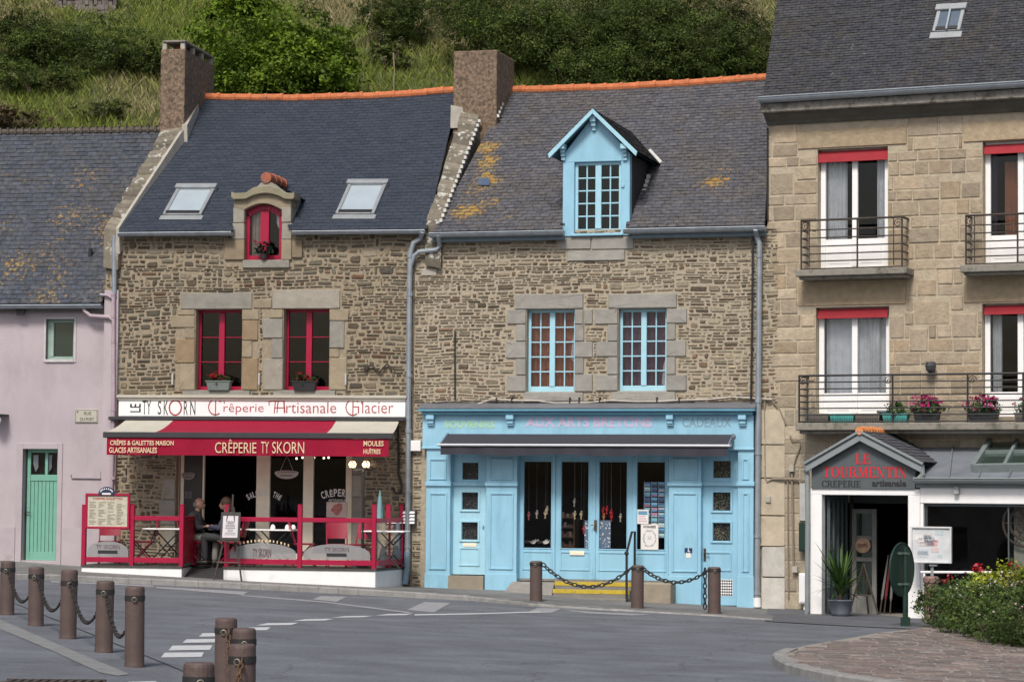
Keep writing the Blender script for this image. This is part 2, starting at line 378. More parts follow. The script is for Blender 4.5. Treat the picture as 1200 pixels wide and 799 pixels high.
def leaf_cloud(name, parent, lobes, n, size, pal, material, seed=1, inner=.55, up=.5, aspect=.5, org=None):
    g = np.random.default_rng(seed); lob = np.array(lobes, dtype=float)
    wgt = lob[:, 3] * lob[:, 4] + lob[:, 4] * lob[:, 5] + lob[:, 3] * lob[:, 5]; ns = n // 42 if n > 2000 else max(10, n // 11)
    sl = g.choice(len(lob), ns, p=wgt / wgt.sum()); sd = g.normal(size=(ns, 3)); sd /= np.linalg.norm(sd, axis=1)[:, None]
    sr = np.clip(1 - np.abs(g.normal(0, 1 - inner, ns)) * .6, .2, 1.0) * g.uniform(.88, 1.14, ns)
    si = g.integers(0, ns, n); idx = sl[si]; d = sd[si]
    # every sprig is a little cluster of leaves, so that clumps and dark gaps appear
    c = lob[idx, :3] + (d * sr[si][:, None] + g.normal(0, .13, (n, 3)) * g.uniform(.5, 1.5, ns)[si][:, None] + d * (g.uniform(size=n) ** 3 * .14)[:, None]) * lob[idx, 3:6]
    spr = sd
    nrm = d * .6 + np.array([0, 0, up]) + g.normal(0, .55, (n, 3)); nrm /= np.linalg.norm(nrm, axis=1)[:, None]
    t = np.cross(nrm, g.normal(size=(n, 3))); t /= np.linalg.norm(t, axis=1)[:, None]; b = np.cross(nrm, t)
    L = size * g.uniform(.6, 1.4, n)[:, None]; Wd = L * aspect
    v = np.stack([c - t * L, c - b * Wd + nrm * L * .15, c + t * L, c + b * Wd + nrm * L * .15], 1).reshape(-1, 3)
    tone = (g.uniform(.75, 1.25, len(spr))[si] * g.uniform(.8, 1.2, n) * g.uniform(.72, 1.3, len(lob))[idx])[:, None]
    colr = np.array(pal)[g.integers(0, len(pal), len(spr))[si]] * tone
    raw_mesh(name, parent, v, n, 4, colr, material)
def raw_mesh(name, parent, v, n, k, colr, material, org=None):
    me = bpy.data.meshes.new(name); o_ = ORG.get(parent.name, Vector()) if parent else Vector()
    me.vertices.add(n * k); me.vertices.foreach_set('co', (v - np.array(o_)).astype(np.float32).ravel())
    me.loops.add(n * k); me.loops.foreach_set('vertex_index', np.arange(n * k, dtype=np.int32))
    me.polygons.add(n); me.polygons.foreach_set('loop_start', np.arange(n, dtype=np.int32) * k); me.polygons.foreach_set('loop_total', np.full(n, k, dtype=np.int32))
    a = me.attributes.new('tint', 'FLOAT_COLOR', 'FACE'); a.data.foreach_set('color', np.concatenate([np.clip(colr, 0, 1), np.zeros((n, 1))], 1).astype(np.float32).ravel())
    me.materials.append(material); me.update(calc_edges=True); me.validate()
    o = bpy.data.objects.new(name, me); COL.objects.link(o)
    if parent: o.parent = parent; ORG[o.name] = o_
    return o
def leafmat(name, rough=.55, trans=.25):
    m = mat(name, (1, 1, 1), rough, .1, 3, tint=True, spec=.15)
    nt = m.node_tree; bs = nt.nodes['Principled BSDF']; tr = nt.nodes.new('ShaderNodeBsdfTranslucent'); mx = nt.nodes.new('ShaderNodeMixShader'); mx.inputs[0].default_value = trans
    src = bs.inputs['Base Color'].links[0].from_socket; nt.links.new(src, tr.inputs['Color'])
    nt.links.new(bs.outputs[0], mx.inputs[1]); nt.links.new(tr.outputs[0], mx.inputs[2]); nt.links.new(mx.outputs[0], nt.nodes['Material Output'].inputs[0]); return m
LEAF = leafmat('leaf'); PETAL = leafmat('petal', .6, .3); GRASSM = leafmat('grass_blade', .6, .3)
BARK = mat('bark', (.10, .075, .05), .9, .25, 8, .7, 25)
def chain_mb(mb, p0, p1, sag, pitch=.062, wire=.0085, half=.040, wid=.021):
    p0, p1 = Vector(p0), Vector(p1); N = 60
    pts = [p0.lerp(p1, i / N) - Vector((0, 0, sag * 4 * (i / N) * (1 - i / N))) for i in range(N + 1)]
    acc = [0]
    for a, b in zip(pts, pts[1:]): acc.append(acc[-1] + (b - a).length)
    n = int(acc[-1] / pitch); side0 = (p1 - p0).cross(Vector((0, 0, 1)))
    if side0.length < .01: side0 = Vector((1, 0, 0))
    side0.normalize()
    for k in range(n + 1):
        s = acc[-1] * (k + .0) / max(1, n); i = min(N - 1, max(j for j in range(N + 1) if acc[j] <= s + 1e-9)); f = (s - acc[i]) / max(1e-6, acc[i + 1] - acc[i])
        c = pts[i].lerp(pts[i + 1], f); t = (pts[i + 1] - pts[i]).normalized(); sd = side0 if k % 2 else t.cross(side0).normalized()
        sd = (sd + (t.cross(sd)) * .45 * (1 if k % 2 else -1)).normalized()
        mb.tube([c + t * half * math.cos(2 * math.pi * q / 10) * (1.0) + sd * wid * math.sin(2 * math.pi * q / 10) for q in range(10)], wire, 5, True)
def frame_mb(mb, r, y0, y1, w, wb=None):
    """a rectangular frame of four butted members"""
    a, b, c, d = r; wb = wb or w
    mb.box(a, a + w, y0, y1, c, d); mb.box(b - w, b, y0, y1, c, d); mb.box(a + w, b - w, y0, y1, c, c + wb); mb.box(a + w, b - w, y0, y1, d - w, d)
def casement(parent, r, y, m, cols=1, rows=3, fw=.06, mid=.1, bar=.025, pane=GLASS, name='window', bottom=.08):
    """two-leaf window: outer frame, meeting stile, glazing bars; the pane is a sub-part"""
    mb = MB(); a, b, c, d = r; y1 = y + .07; frame_mb(mb, r, y, y1, fw, bottom); u = (a + b) / 2
    mb.box(u - mid / 2, u + mid / 2, y - .015, y1 - .015, c + bottom, d - fw)
    for lo, hi in ((a + fw, u - mid / 2), (u + mid / 2, b - fw)):
        for k in range(1, cols):
            x = lo + (hi - lo) * k / cols; mb.box(x - bar / 2, x + bar / 2, y + .012, y + .05, c + bottom, d - fw)
        zs = [c + bottom + (d - fw - c - bottom) * k / rows for k in range(rows + 1)]
        xs = [lo] + [lo + (hi - lo) * k / cols for k in range(1, cols)] + [hi]
        for z in zs[1:-1]:
            for i in range(cols):
                mb.box(xs[i] + (bar / 2 if i else 0), xs[i + 1] - (bar / 2 if i < cols - 1 else 0), y + .014, y + .048, z - bar / 2, z + bar / 2)
    w = mb.build(name, m, parent, .006)
    g = MB(); g.box(a + fw * .6, b - fw * .6, y + .028, y + .034, c + .03, d - .03); g.build('pane', pane, w)
    return w
def curtain(parent, u0, u1, z0, z1, y, m, folds=7, amp=.03, name='curtain', seed=1):
    r = random.Random(seed); mb = MB(); n = folds * 6; ph = r.uniform(0, 6)
    row = lambda z, k: [Vector((u0 + (u1 - u0) * i / n, y + amp * math.sin(ph + 2 * math.pi * folds * i / n + .3 * math.sin(i * .9 + k)) * (.6 + .4 * k), z)) for i in range(n + 1)]
    zs = [z1, z1 - (z1 - z0) * .35, z1 - (z1 - z0) * .7, z0]; rs = [row(z, k / 3) for k, z in enumerate(zs)]
    for k in range(3):
        for i in range(n): mb.quad(rs[k][i], rs[k][i + 1], rs[k + 1][i + 1], rs[k + 1][i])
    return mb.build(name, m, parent, 0, True)
def ridge_tiles(parent, pts, r=.098, step=.37, m=None):
    mb = MB(); pts = [Vector(p) for p in pts]
    acc = [0]
    for a, b in zip(pts, pts[1:]): acc.append(acc[-1] + (b - a).length)
    def Pt(s):
        s = max(0, min(acc[-1], s)); i = max(j for j in range(len(acc) - 1) if acc[j] <= s + 1e-9); return pts[i].lerp(pts[i + 1], (s - acc[i]) / max(1e-6, acc[i + 1] - acc[i]))
    n = max(1, round(acc[-1] / step)); q = acc[-1] / n
    for k in range(n):
        a, b = Pt(k * q), Pt((k + 1) * q + .03); h = rnd.uniform(-.008, .008); z = Vector((0, 0, h))
        mb.tube([a + z, a + (b - a) * .8 + z, a + (b - a) * .82 + z, b + z], [r * .93, r * .96, r * 1.1, r * 1.12], 12)
    return mb.build('ridge_tiles', m or TILE, parent, 0, False)
def gutter_mb(mb, a, b, r=.07):
    """half-round gutter with a rolled front edge, as a closed trough"""
    a, b = Vector(a), Vector(b); n = 8
    def ring(p):
        o = [p + Vector((0, -r * math.cos(math.pi * k / n), -r * math.sin(math.pi * k / n))) for k in range(n + 1)]
        i = [p + Vector((0, -(r - .008) * math.cos(math.pi * k / n), -(r - .008) * math.sin(math.pi * k / n) + .002)) for k in range(n, -1, -1)]
        return o + i
    mb.rings([ring(a), ring(b)]); mb.tube([a + Vector((0, -r, 0)), b + Vector((0, -r, 0))], .013, 6)
    L = (b - a).length; k = max(1, int(L / .6))
    for i in range(k + 1):
        p = a.lerp(b, min(.995, max(.005, i / k))); mb.rings([[q + Vector((dx, 0, 0)) for q in [p + Vector((0, -(r + .006) * math.cos(math.pi * j / n), -(r + .006) * math.sin(math.pi * j / n))) for j in range(n + 1)]] for dx in (-.012, .012)])
# ------------------------------------------------------------------ palettes
GREYST = (.245, .235, .205); BEIGEST = (.285, .238, .165); ORANGEST = (.27, .20, .12); PALEST = (.30, .28, .235)
PAL_T0 = [(.125, .10, .072), (.17, .135, .095), (.21, .17, .12), (.095, .082, .066), (.15, .14, .115), (.25, .205, .145), (.155, .09, .055), (.19, .175, .14), (.225, .19, .14)]
PAL_B = [(.17, .135, .095), (.215, .175, .12), (.12, .10, .075), (.26, .215, .15), (.15, .10, .065), (.225, .20, .155), (.19, .165, .125), (.27, .23, .17)]
PAL_Q = [(.36, .275, .175), (.32, .25, .165), (.40, .31, .205), (.345, .275, .20), (.375, .28, .165), (.29, .235, .165), (.39, .315, .225)]
PAL_T = [(.085, .066, .042), (.12, .095, .06), (.15, .122, .082), (.07, .058, .042), (.105, .095, .07), (.185, .15, .10), (.105, .06, .035), (.13, .115, .085), (.17, .138, .095), (.09, .078, .058), (.21, .18, .13)]
PAL_B = [(.20, .162, .108), (.25, .205, .14), (.13, .10, .068), (.29, .245, .175), (.165, .11, .068), (.235, .205, .15), (.215, .18, .13), (.30, .26, .19), (.105, .08, .056), (.27, .23, .165)]
PAL_Q = [(.365, .292, .205), (.345, .282, .202), (.39, .32, .228), (.36, .295, .215), (.365, .285, .192), (.335, .278, .205), (.39, .325, .24)]
MORT_T = (.30, .25, .178, 0); MORT_B = (.375, .325, .245, 0); MORT_Q = (.42, .36, .265, 0)
FULL = lambda zfun: zfun

# ================================================================== PINK HOUSE (left)
def pink_house():
    u0 = K.hit(-190, 500)[0]; u1 = 0.0; zb = -.6; ze = K.hit(60, 358)[1]
    h = K.thing('house', 'low pink rendered house with a green door and an old slate roof', 'house', (u0 + u1) / 2, .5)
    dr = K.rect(26, 526, 67, 656.5); wr = K.rect(54, 374, 87, 421)
    mb = MB(); wall_grid(mb, u0, u1, zb, ze + .05, [dr, wr], .3)
    mb.quad((u0, 0, zb), (u0, 7, zb), (u0, 7, ze), (u0, 0, ze)); mb.quad((u0, 7, zb), (u1, 7, zb), (u1, 7, ze), (u0, 7, ze)); mb.quad((u1, .3, zb), (u1, 7, zb), (u1, 7, ze), (u1, .3, ze))
    # the render runs on over the corner of the neighbour
    a, b, c, d = K.rect(119, 340, 136, 662, -.16); mb.box(u1, b, -.16, .0, zb, d)
    mb.build('wall', PINK, h)
    mb = MB(); zt = K.hit(60, 618)[1]
    mb.box(u0, dr[0] - .14, -.02, .002, zb, zt); mb.box(dr[1] + .14, u1 - .001, -.02, .002, zb, zt); mb.build('plinth', PINKLOW, h)
    mb = MB(); a, b, c, d = dr; mb.box(a - .13, a, -.025, .05, c - .1, d + .12); mb.box(b, b + .1, -.025, .05, c - .1, d + .12); mb.box(a, b, -.025, .05, d, d + .12)
    mb.build('doorway_surround', PINKLOW, h, .006)
    a, b, c, d = wr; mb = MB(); mb.box(a - .045, a, -.02, .1, c - .06, d + .05); mb.box(b, b + .045, -.02, .1, c - .06, d + .05); mb.box(a, b, -.02, .1, d, d + .05); mb.box(a, b, -.035, .1, c - .06, c); mb.build('surround_trim', mat('offwhite_trim', (.50, .48, .48), .7), h, .005)
    # door
    a, b, c, d = dr; a += .04; y = .18
    mb = MB(); zl = K.hit(47, 561, y)[1]; zt0 = K.hit(47, 556, y)[1]; zt1 = K.hit(47, 530, y)[1]; um = (a + b) / 2 + .05
    frame_mb(mb, (a, b, c, d), y - .03, y + .05, .07, .05)
    mb.box(a + .07, b - .07, y - .02, y + .03, zl - .04, zt0); mb.box(um - .03, um + .03, y - .02, y + .03, zt0, d - .07)
    n = 7
    for i in range(n):
        p = a + .07 + (b - a - .14) * i / n; q = a + .07 + (b - a - .14) * (i + 1) / n; mb.box(p + .004, q - .004, y - .005 + rnd.uniform(-.002, .002), y + .03, c + .05, zl - .04)
    mb.box(a + .07, b - .07, y - .018, y + .0, c + .05, c + .17)
    dd = mb.build('door', GREEN, h, .004)
    mb = MB(); mb.box(a + .07, b - .07, y + .005, y + .012, zt0, d - .07); mb.build('pane', GLASS, dd)
    hu, hz = K.hit(31, 601, y); mb = MB(); mb.box(hu - .02, hu + .02, y - .03, y - .018, hz - .12, hz + .12); mb.tube([(hu, y - .03, hz + .02), (hu, y - .08, hz + .02), (hu + .1, y - .08, hz + .02)], .012, 6); mb.build('handle', BLACK, dd)
    # light marks (lace) hung behind the door panes
    mb = MB()
    for x0, x1 in ((39, 45), (54, 61)):
        p, q, r_, s = K.rect(x0, 533, x1, 553, y + .05); mb.prism([(p, s), (q, s), ((p + q) / 2 + .05, (r_ + s) / 2), (q, r_ + .1), ((p + q) / 2, r_), (p, (r_ + s) / 2)], 'y', y + .05, y + .056)
    mb.build('lace', mat('lace', (.42, .45, .48), .9), dd)
    # window
    a, b, c, d = wr; mb = MB(); frame_mb(mb, (a, b, c, d), .1, .17, .06); mb.box(a + .06, a + .13, .09, .15, c + .06, d - .06)
    w_ = mb.build('window', mat('pale_green_paint', (.30, .42, .36), .5), h, .005); mb = MB(); mb.box(a + .05, b - .05, .13, .136, c + .05, d - .05); mb.build('pane', GLASSG, w_)
    # roof
    yr = 4.0; L0 = K.P3(-190, 357, -.28); R0 = Vector((K.hit(119, 351, -.28)[0], -.28, L0.z)); L1 = K.P3(-150, 157, yr); R1 = K.P3(192, 156, yr); R1.z = L1.z = (L1.z + R1.z) / 2
    P, n = bil(L0, R0, L1, R1); mb = MB(); 
    def lich(s, t): return .22 * noise.noise((s * 7, t * 5, 3)) + .16 + .07 * (t < .55) - .08 * (t > .8)
    slates(mb, P, n, 40, .22, [(.082, .095, .120), (.074, .087, .110), (.09, .10, .122), (.085, .094, .108)], 11, lich); sheet(mb, P, 1, 1, (.05, .05, .055, -1))
    mb.quad(L1, R1, Vector((R1.x, 8.0, ze)), Vector((L1.x, 8.0, ze)), (.07, .07, .08, 0)); rf = mb.build('roof', OLDSLATE, h)
    mb = MB(); mb.tube([L1 + Vector((0, 0, .03)), R1 + Vector((0, 0, .03))], .07, 8); 
    for i in range(40):
        p = L1.lerp(R1, i / 40); mb.box(p.x - .02, p.x + .02, yr - .09, yr + .09, p.z - .02, p.z + .12)
    mb.build('ridge', mat('dark_ridge', (.09, .075, .06), .8, .3, 6, .3), rf)
    mb = MB(); p = K.plane_hit(106, 300, L0, n); mb.lathe([(.045, -.05), (.045, .16), (.02, .17)], p, 10); mb.build('vent_pipe', BLACK, rf)
    mb = MB(); gutter_mb(mb, L0 + Vector((0, .03, -.03)), R0 + Vector((0, .03, -.03))); g = mb.build('gutter', ZINC, h)
    mb = MB(); a, b = L0 + Vector((0, .2, -.1)), R0 + Vector((0, .2, -.1)); mb.box(a.x, b.x, a.y - .03, a.y + .15, a.z - .06, a.z + .06); mb.build('eave_board', mat('eave', (.16, .15, .15), .8), h)
    PT = lambda *q: [K.P3(x, yy, -.21) for x, yy in q]
    mb = MB(); mb.tube(PT((98, 357), (99, 364), (106, 370), (128, 371.5), (133, 376), (133, 470), (130, 600)), .04, 10); 
    for yy in (345, 371, 400, 480, 560): a = K.P3(132.6, yy, -.21); mb.lathe([(.05, -.03), (.05, .03)], a, 10)
    mb.tube(PT((133, 345), (133, 376)), .04, 10); mb.tube(PT((117, 345), (126, 346), (133, 350)), .025, 8)
    mb.build('drainpipe', mat('pink_pipe', (.40, .32, .36), .6), h)
    mb = MB(); mb.tube([K.P3(*q, -.02) for q in ((83, 556), (84, 560), (118, 560.5), (121, 556), (121, 510), (124, 500))], .014, 6); a = K.P3(121.5, 556, -.02); mb.box(a.x - .05, a.x + .05, -.09, 0, a.z - .06, a.z + .06); mb.build('cable_run', mat('grey_cable', (.26, .22, .25), .7), h)
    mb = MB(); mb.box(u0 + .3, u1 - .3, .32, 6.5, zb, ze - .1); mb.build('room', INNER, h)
pink_house()
def wall_sign():
    a, b, c, d = K.rect(88, 479.5, 115, 495.5); t = K.thing('street_sign', 'small cream street name plate on the pink wall right of the green door', 'sign', (a + b) / 2, c, 0)
    mb = MB(); mb.box(a, b, -.022, 0, c, d); pl = mb.build('plate', CREAMFAB, t, .008)
    mb = MB(); text_mb(mb, 'RUE', a + .20, b - .14, d - .115, d - .055, -.022, .01); text_mb(mb, 'DU PORT', a + .12, b - .08, c + .045, c + .11, -.022, .01); mb.lathe([(.02, 0), (.02, .03)], (a + .06, -.01, d - .07), 8); frame_mb(mb, (a + .015, b - .015, c + .015, d - .015), -.026, -.022, .008); mb.build('lettering', mat('olive_lettering', (.12, .11, .07), .6), pl)
    p = K.P3(25.5, 365, -.12); t = K.thing('floodlight', 'small black floodlight under the eave of the pink house', 'lamp', p.x, p.z, 0)
    mb = MB(); mb.hull([(p.x - .09, -.2, p.z - .09), (p.x + .09, -.2, p.z - .09), (p.x + .09, -.2, p.z + .05), (p.x - .09, -.2, p.z + .05)], [(p.x - .05, -.08, p.z - .05), (p.x + .05, -.08, p.z - .05), (p.x + .05, -.08, p.z + .05), (p.x - .05, -.08, p.z + .05)]); mb.build('lamp_body', BLACK, t, .01)
    mb = MB(); mb.tube([(p.x, -.1, p.z), (p.x, -.1, p.z + .12), (p.x, 0, p.z + .14)], .015, 6); mb.build('bracket', BLACK, t)
    p = K.P3(0, 492, -.3); t = K.thing('wall_lamp', 'white wall lamp under a dark bracket at the left edge of the pink house', 'lamp', p.x, p.z, 0)
    mb = MB(); mb.ball((p.x - .05, -.32, p.z), .085, 10, 6, (1, 1, 1.1)); mb.build('globe', WHITE, t, 0, True)
    mb = MB(); mb.box(p.x - .35, p.x + .08, -.4, 0, p.z + .09, p.z + .12); mb.tube([(p.x - .05, -.3, p.z + .08), (p.x - .05, -.3, p.z + .1)], .05, 8); mb.build('bracket', BLACK, t, .005)
wall_sign()

# ================================================================== LEFT STONE HOUSE
def body(mb, f, u0, u1, zb, ze, yb, yr, zr, col, ul=None, ur=None):
    for u, uu in ((u0, ul if ul is not None else u0), (u1, ur if ur is not None else u1)):
        mb.add([(u, .3, zb), (u, yb, zb), (u, yb, ze), (uu, yr, zr), (u, .05, ze)], [(0, 1, 2, 3, 4)], col)
    mb.quad((u0, yb, zb), (u1, yb, zb), (u1, yb, ze), (u0, yb, ze), col)
def coping(name, parent, L0, R0, L1, R1, n, h=.7, seed=3):
    mb = MB(); r = random.Random(seed); L0, R0, L1, R1 = map(Vector, (L0, R0, L1, R1))
    for i in range(n):
        a, b = i / n, (i + .97) / n; up = Vector((0, 0, r.uniform(-.02, .03))); sx = Vector((r.uniform(-.03, .03), 0, 0))
        q = [L0.lerp(L1, a) + up + sx, R0.lerp(R1, a) + up, R0.lerp(R1, b) + up, L0.lerp(L1, b) + up + sx]
        mid = sum(q, Vector()) / 4; top = [p * .93 + mid * .07 for p in q]
        low = [Vector((p.x, p.y, p.z - h)) for p in q]; sh = [Vector((p.x, p.y, p.z - .04)) for p in q]
        mb.rings([low, sh, top], True, False, jit((.165, .145, .11), .35, r))
    return mb.build(name, COPING, parent)
def skylight(parent, f, quad_px, p0, n, name='skylight', pane=None, box=.07):
    pts = [f.plane_hit(x, y, p0, n) for x, y in quad_px]                # bl br tr tl
    n = Vector(n); c = sum(pts, Vector()) / 4; ex = (pts[1] - pts[0] + pts[2] - pts[3]).normalized(); ey = n.cross(ex).normalized()
    w = ((pts[1] - pts[0]).length + (pts[2] - pts[3]).length) / 4; hh = (pts[3] - pts[0]).dot(ey) / 2
    pt = lambda a, b, h: c + ex * a + ey * b + n * h
    mb = MB()
    def bar(a0, a1, b0, b1, h0, h1): mb.hull([pt(a0, b0, h0), pt(a1, b0, h0), pt(a1, b1, h0), pt(a0, b1, h0)], [pt(a0, b0, h1), pt(a1, b0, h1), pt(a1, b1, h1), pt(a0, b1, h1)])
    fw = .075
    bar(-w, -w + fw, -hh, hh, 0, box); bar(w - fw, w, -hh, hh, 0, box); bar(-w + fw, w - fw, -hh, -hh + fw, 0, box * .9); bar(-w - .03, w + .03, hh - .13, hh + .02, box * .1, box * 1.7)
    bar(-w - .04, w + .04, -hh - .16, -hh, .012, .028)
    s = mb.build(name, mat('skylight_frame', (.33, .35, .36), .4, .1, 5, 0, 40, .3), parent, .008)
    mb = MB(); bar(-w + fw, w - fw, -hh + fw, hh - .13, .03, .045); mb.build('pane', pane or mat('skylight_pane', (.36, .42, .46), .12, .05, 2, spec=.8), s)
    mb = MB(); bar(-w + fw * .8, w - fw * .8, -hh + .02, -hh + fw * 1.3, box * .9, box * 1.25); mb.build('seal', BLACK, s)
    return s
def left_house():
    f = T; u0 = f.hit(121, 480)[0]; u1 = f.hit(484, 480)[0]; zb = -.6
    ze = (f.hit(200, 273)[1] + f.hit(440, 270)[1]) / 2
    h = f.thing('house', 'stone house with red windows, bluish slate roof and a tall chimney at its left gable', 'house', (u0 + u1) / 2, .3)
    W1 = f.rect(229, 362.5, 283.5, 457); W2 = f.rect(332, 362, 386, 457); DO = f.rect(286, 240, 330, 304.5); SH = f.rect(206, 498, 412, 663)
    DOw = (DO[0], DO[1], DO[2], ze + .05)
    cs = [f.rect(*q) for q in ((272, 272, 345, 282), (263, 281, 354, 304), (284, 304, 339, 314), (212, 343, 296, 362.5), (319, 339.5, 399, 362), (207, 362, 229, 457), (283, 362, 303, 457), (308, 362, 332, 457), (386, 362, 405, 457), (215, 456, 294, 469), (321, 456, 394, 468), (297, 350, 319, 362), (412, 535, 426, 664), (189, 560, 206, 640))]
    sg = f.rect(139, 468, 475, 497); sgw = (sg[0], sg[1], sg[2], sg[3] - .06)
    mb = MB(); wall_grid(mb, u0, u1, zb, ze, [W1, W2, DOw, SH], .32, MORT_T)
    zr = f.hit(380, 112, 4.5)[1]; body(mb, f, u0, u1, zb, ze, 9, 4.5, zr - .15, MORT_T, f.hit(225, 113, 4.5)[0], f.hit(545, 105, 4.5)[0])
    def tone(c, u, z):
        k = 1 + .30 * noise.noise((u * .5, z * .6, 2.2)); w_ = .25 * max(0, (z - 5.3)) ; return tuple(min(1, x * k * (1 + w_ * .35)) for x in c[:3]) + (0,)
    masonry(mb, u0, u1, zb + .4, ze - .02, [W1, W2, DOw, SH, sgw] + cs, (.036, .10), (.09, .36), PAL_T, .024, .02, 5, 0, .055, .5, .2, tone)
    wl = mb.build('wall', STONE, h)
    # dressed stones round the openings
    mb = MB()
    def bl(q, col, dep=.028): block(mb, f.rect(*q), 0, dep, col)
    for q, c in (((212, 343, 296, 362.5), GREYST), ((319, 339.5, 399, 362), PALEST), ((297, 350, 319, 361.5), BEIGEST), ((208, 362.5, 229, 369.5), BEIGEST), ((200, 369.5, 229, 384), BEIGEST), ((217, 384, 229, 397), BEIGEST), ((205, 397, 229, 425.5), ORANGEST), ((210, 425.5, 229, 457), BEIGEST),
                 ((283.5, 362.5, 304, 375), BEIGEST), ((283.5, 375, 303, 399), ORANGEST), ((283.5, 399, 296, 419), BEIGEST), ((283.5, 419, 303, 457), ORANGEST), ((316, 362, 332, 373), BEIGEST), ((308, 373, 332, 396.5), GREYST), ((318, 396.5, 332, 420), GREYST), ((308, 420, 332, 457), PALEST),
                 ((386, 362, 409, 376), BEIGEST), ((386, 376, 404, 408), GREYST), ((386, 408, 398, 419), BEIGEST), ((386, 419, 407, 457), BEIGEST), ((412.5, 535, 427, 556), GREYST), ((412.5, 556, 424, 582), PALEST), ((412.5, 582, 428, 610), GREYST), ((412.5, 610, 424, 664), GREYST), ((191, 560, 206, 585), PALEST), ((186, 585, 206, 615), GREYST), ((193, 615, 206, 640), PALEST)): bl(q, c)
    mb.build('surround_stones', DRESSED, h)
    for q in ((215, 457, 294, 466.5), (321, 457, 394, 466)):
        mb = MB(); a, b, c, d = f.rect(*q); stone(mb, a, b, c, d, 0, .07, rnd, GREYST + (0,), None, .03); mb.box(a + .15, b - .15, 0, .3, d - .05, d - .005, GREYST + (0,)); mb.build('sill', DRESSED, h)
    for r in (W1, W2): casement(h, r, .22, RED, 1, 3, .055, .12, .018)
    # little iron hooks on the wall between the windows
    mb = MB()
    for x in (202, 303.5, 405): p = f.P3(x, 444, -.07); mb.box(p.x - .018, p.x + .018, -.085, -.03, p.z - .12, p.z + .11)
    mb.build('shutter_stop', mat('pale_iron', (.45, .44, .42), .5), h, .006)
    # roof
    yr = 4.5; e0 = f.P3(139, 272, -.22); e1 = f.P3(501, 268, -.22); e1.z = e0.z = (e0.z + e1.z) / 2; r0 = f.P3(238, 115, yr); r1 = f.P3(538, 107, yr)
    P, n = bil(e0, e1, r0, r1, .09); nn = n
    dl, dr_ = f.hit(275, 240)[0], f.hit(342, 240)[0]; zd = f.hit(311, 232)[1]
    cut = lambda s, t: dl < P(s, t).x < dr_ and P(s, t).z < zd
    mb = MB(); slates(mb, P, n, 44, .20, [(.046, .058, .079), (.050, .062, .083), (.043, .055, .076), (.052, .063, .082)], 21, None, .009, cut, .05); sheet(mb, P, 90, 60, (.03, .034, .045, 0), cut)
    b0, b1 = Vector((u0, 9.2, ze)), Vector((u1, 9.2, ze)); mb.quad(r0, r1, b1, b0, (.05, .06, .08, 0)); rf = mb.build('roof', SLATE, h)
    ridge_tiles(rf, [P(i / 16, 1) + Vector((0, 0, .02)) for i in range(17)])
    for q in (((190, 253.5), (238, 253.5), (252.5, 221), (210, 221)), ((392, 252.5), (440, 252.5), (453.5, 216), (411, 216))): skylight(h, f, q, e0, n)
    # left parapet + chimney
    yc = 2.9; cl = f.P3(187, 150, yc); cr = f.P3(215.5, 150, yc); ct = f.hit(201, 58, yc)[1]
    coping('gable_coping', h, f.P3(121, 268, -.1), f.P3(139, 271, -.15), f.P3(189, 154, yc), f.P3(216, 150, yc), 24, .8, 5)
    mb = MB(); a = f.P3(214, 150, yc - .05); b = f.P3(241, 108, yr + .2); mb.hull([a + Vector((-.02, 0, -.5)), a + Vector((.12, 0, -.5)), a + Vector((.10, 0, .06)), a + Vector((-.02, 0, .06))], [b + Vector((-.12, 0, -.5)), b + Vector((.03, 0, -.5)), b + Vector((.01, 0, .05)), b + Vector((-.12, 0, .05))])
    a = f.P3(137.5, 269, -.15); b = f.P3(215, 151, yc); mb.hull([a + Vector((-.03, 0, -.5)), a + Vector((.06, 0, -.5)), a + Vector((.03, 0, .03)), a + Vector((-.03, 0, .03))], [b + Vector((-.03, 0, -.5)), b + Vector((.06, 0, -.5)), b + Vector((.03, 0, .03)), b + Vector((-.03, 0, .03))]); mb.build('flashing', LIME, h)
    yb = yc + 2.2; mb = MB(); mb.box(cl.x, cr.x, yc, yb, 4.5, ct); ch = mb.build('chimney', ROUGHCAST, h, .015)
    mb = MB()
    for yy in (yc + .08, yc + .75, yc + 1.4, yb - .1):
        for x in (cl.x + .07, cr.x - .07): mb = MB(); mb.box(x - .05, x + .05, yy - .05, yy + .05, ct - .001, ct + .15); mb.build('cap_post', LIME, ch, .01)
    mb = MB(); mb.box(cl.x + .04, cr.x - .0, yc + .0, yb - .03, ct + .15, ct + .20); mb.build('cap_slab', CONCR, ch, .01)
    mb = MB(); mb.lathe([(.07, 0), (.09, .05), (.08, .12)], ((cl.x + cr.x) / 2, yc + .45, ct), 10); mb.lathe([(.07, 0), (.09, .05), (.08, .11)], ((cl.x + cr.x) / 2, yc + 1.1, ct), 10); mb.build('chimney_pot', TILE, ch)
    # gutter in two lengths, pipes
    def ev(px): return P((f.hit(px, 271, -.22)[0] - e0.x) / (e1.x - e0.x), 0)
    mb = MB(); gutter_mb(mb, ev(139) + Vector((0, -.0, -.03)), ev(272) + Vector((0, 0, -.03))); gutter_mb(mb, ev(343) + Vector((0, 0, -.03)), ev(498.5) + Vector((0, 0, -.03))); mb.build('gutter', ZINC, h)
    D = lambda *q: [f.P3(x, y, -.11) for x, y in q]
    mb = MB(); mb.tube([f.P3(495, 271, -.27)] + D((493, 279), (484.5, 285), (481, 297), (480, 330), (478.5, 500), (477.4, 648)), .055, 10)
    for y in (300, 345, 440, 505, 575, 640): a = f.P3(480.8 - (y - 300) * .0095, y, -.11); mb.lathe([(.066, -.035), (.066, .035)], a, 10)
    dp = mb.build('drainpipe', ZINC, h)
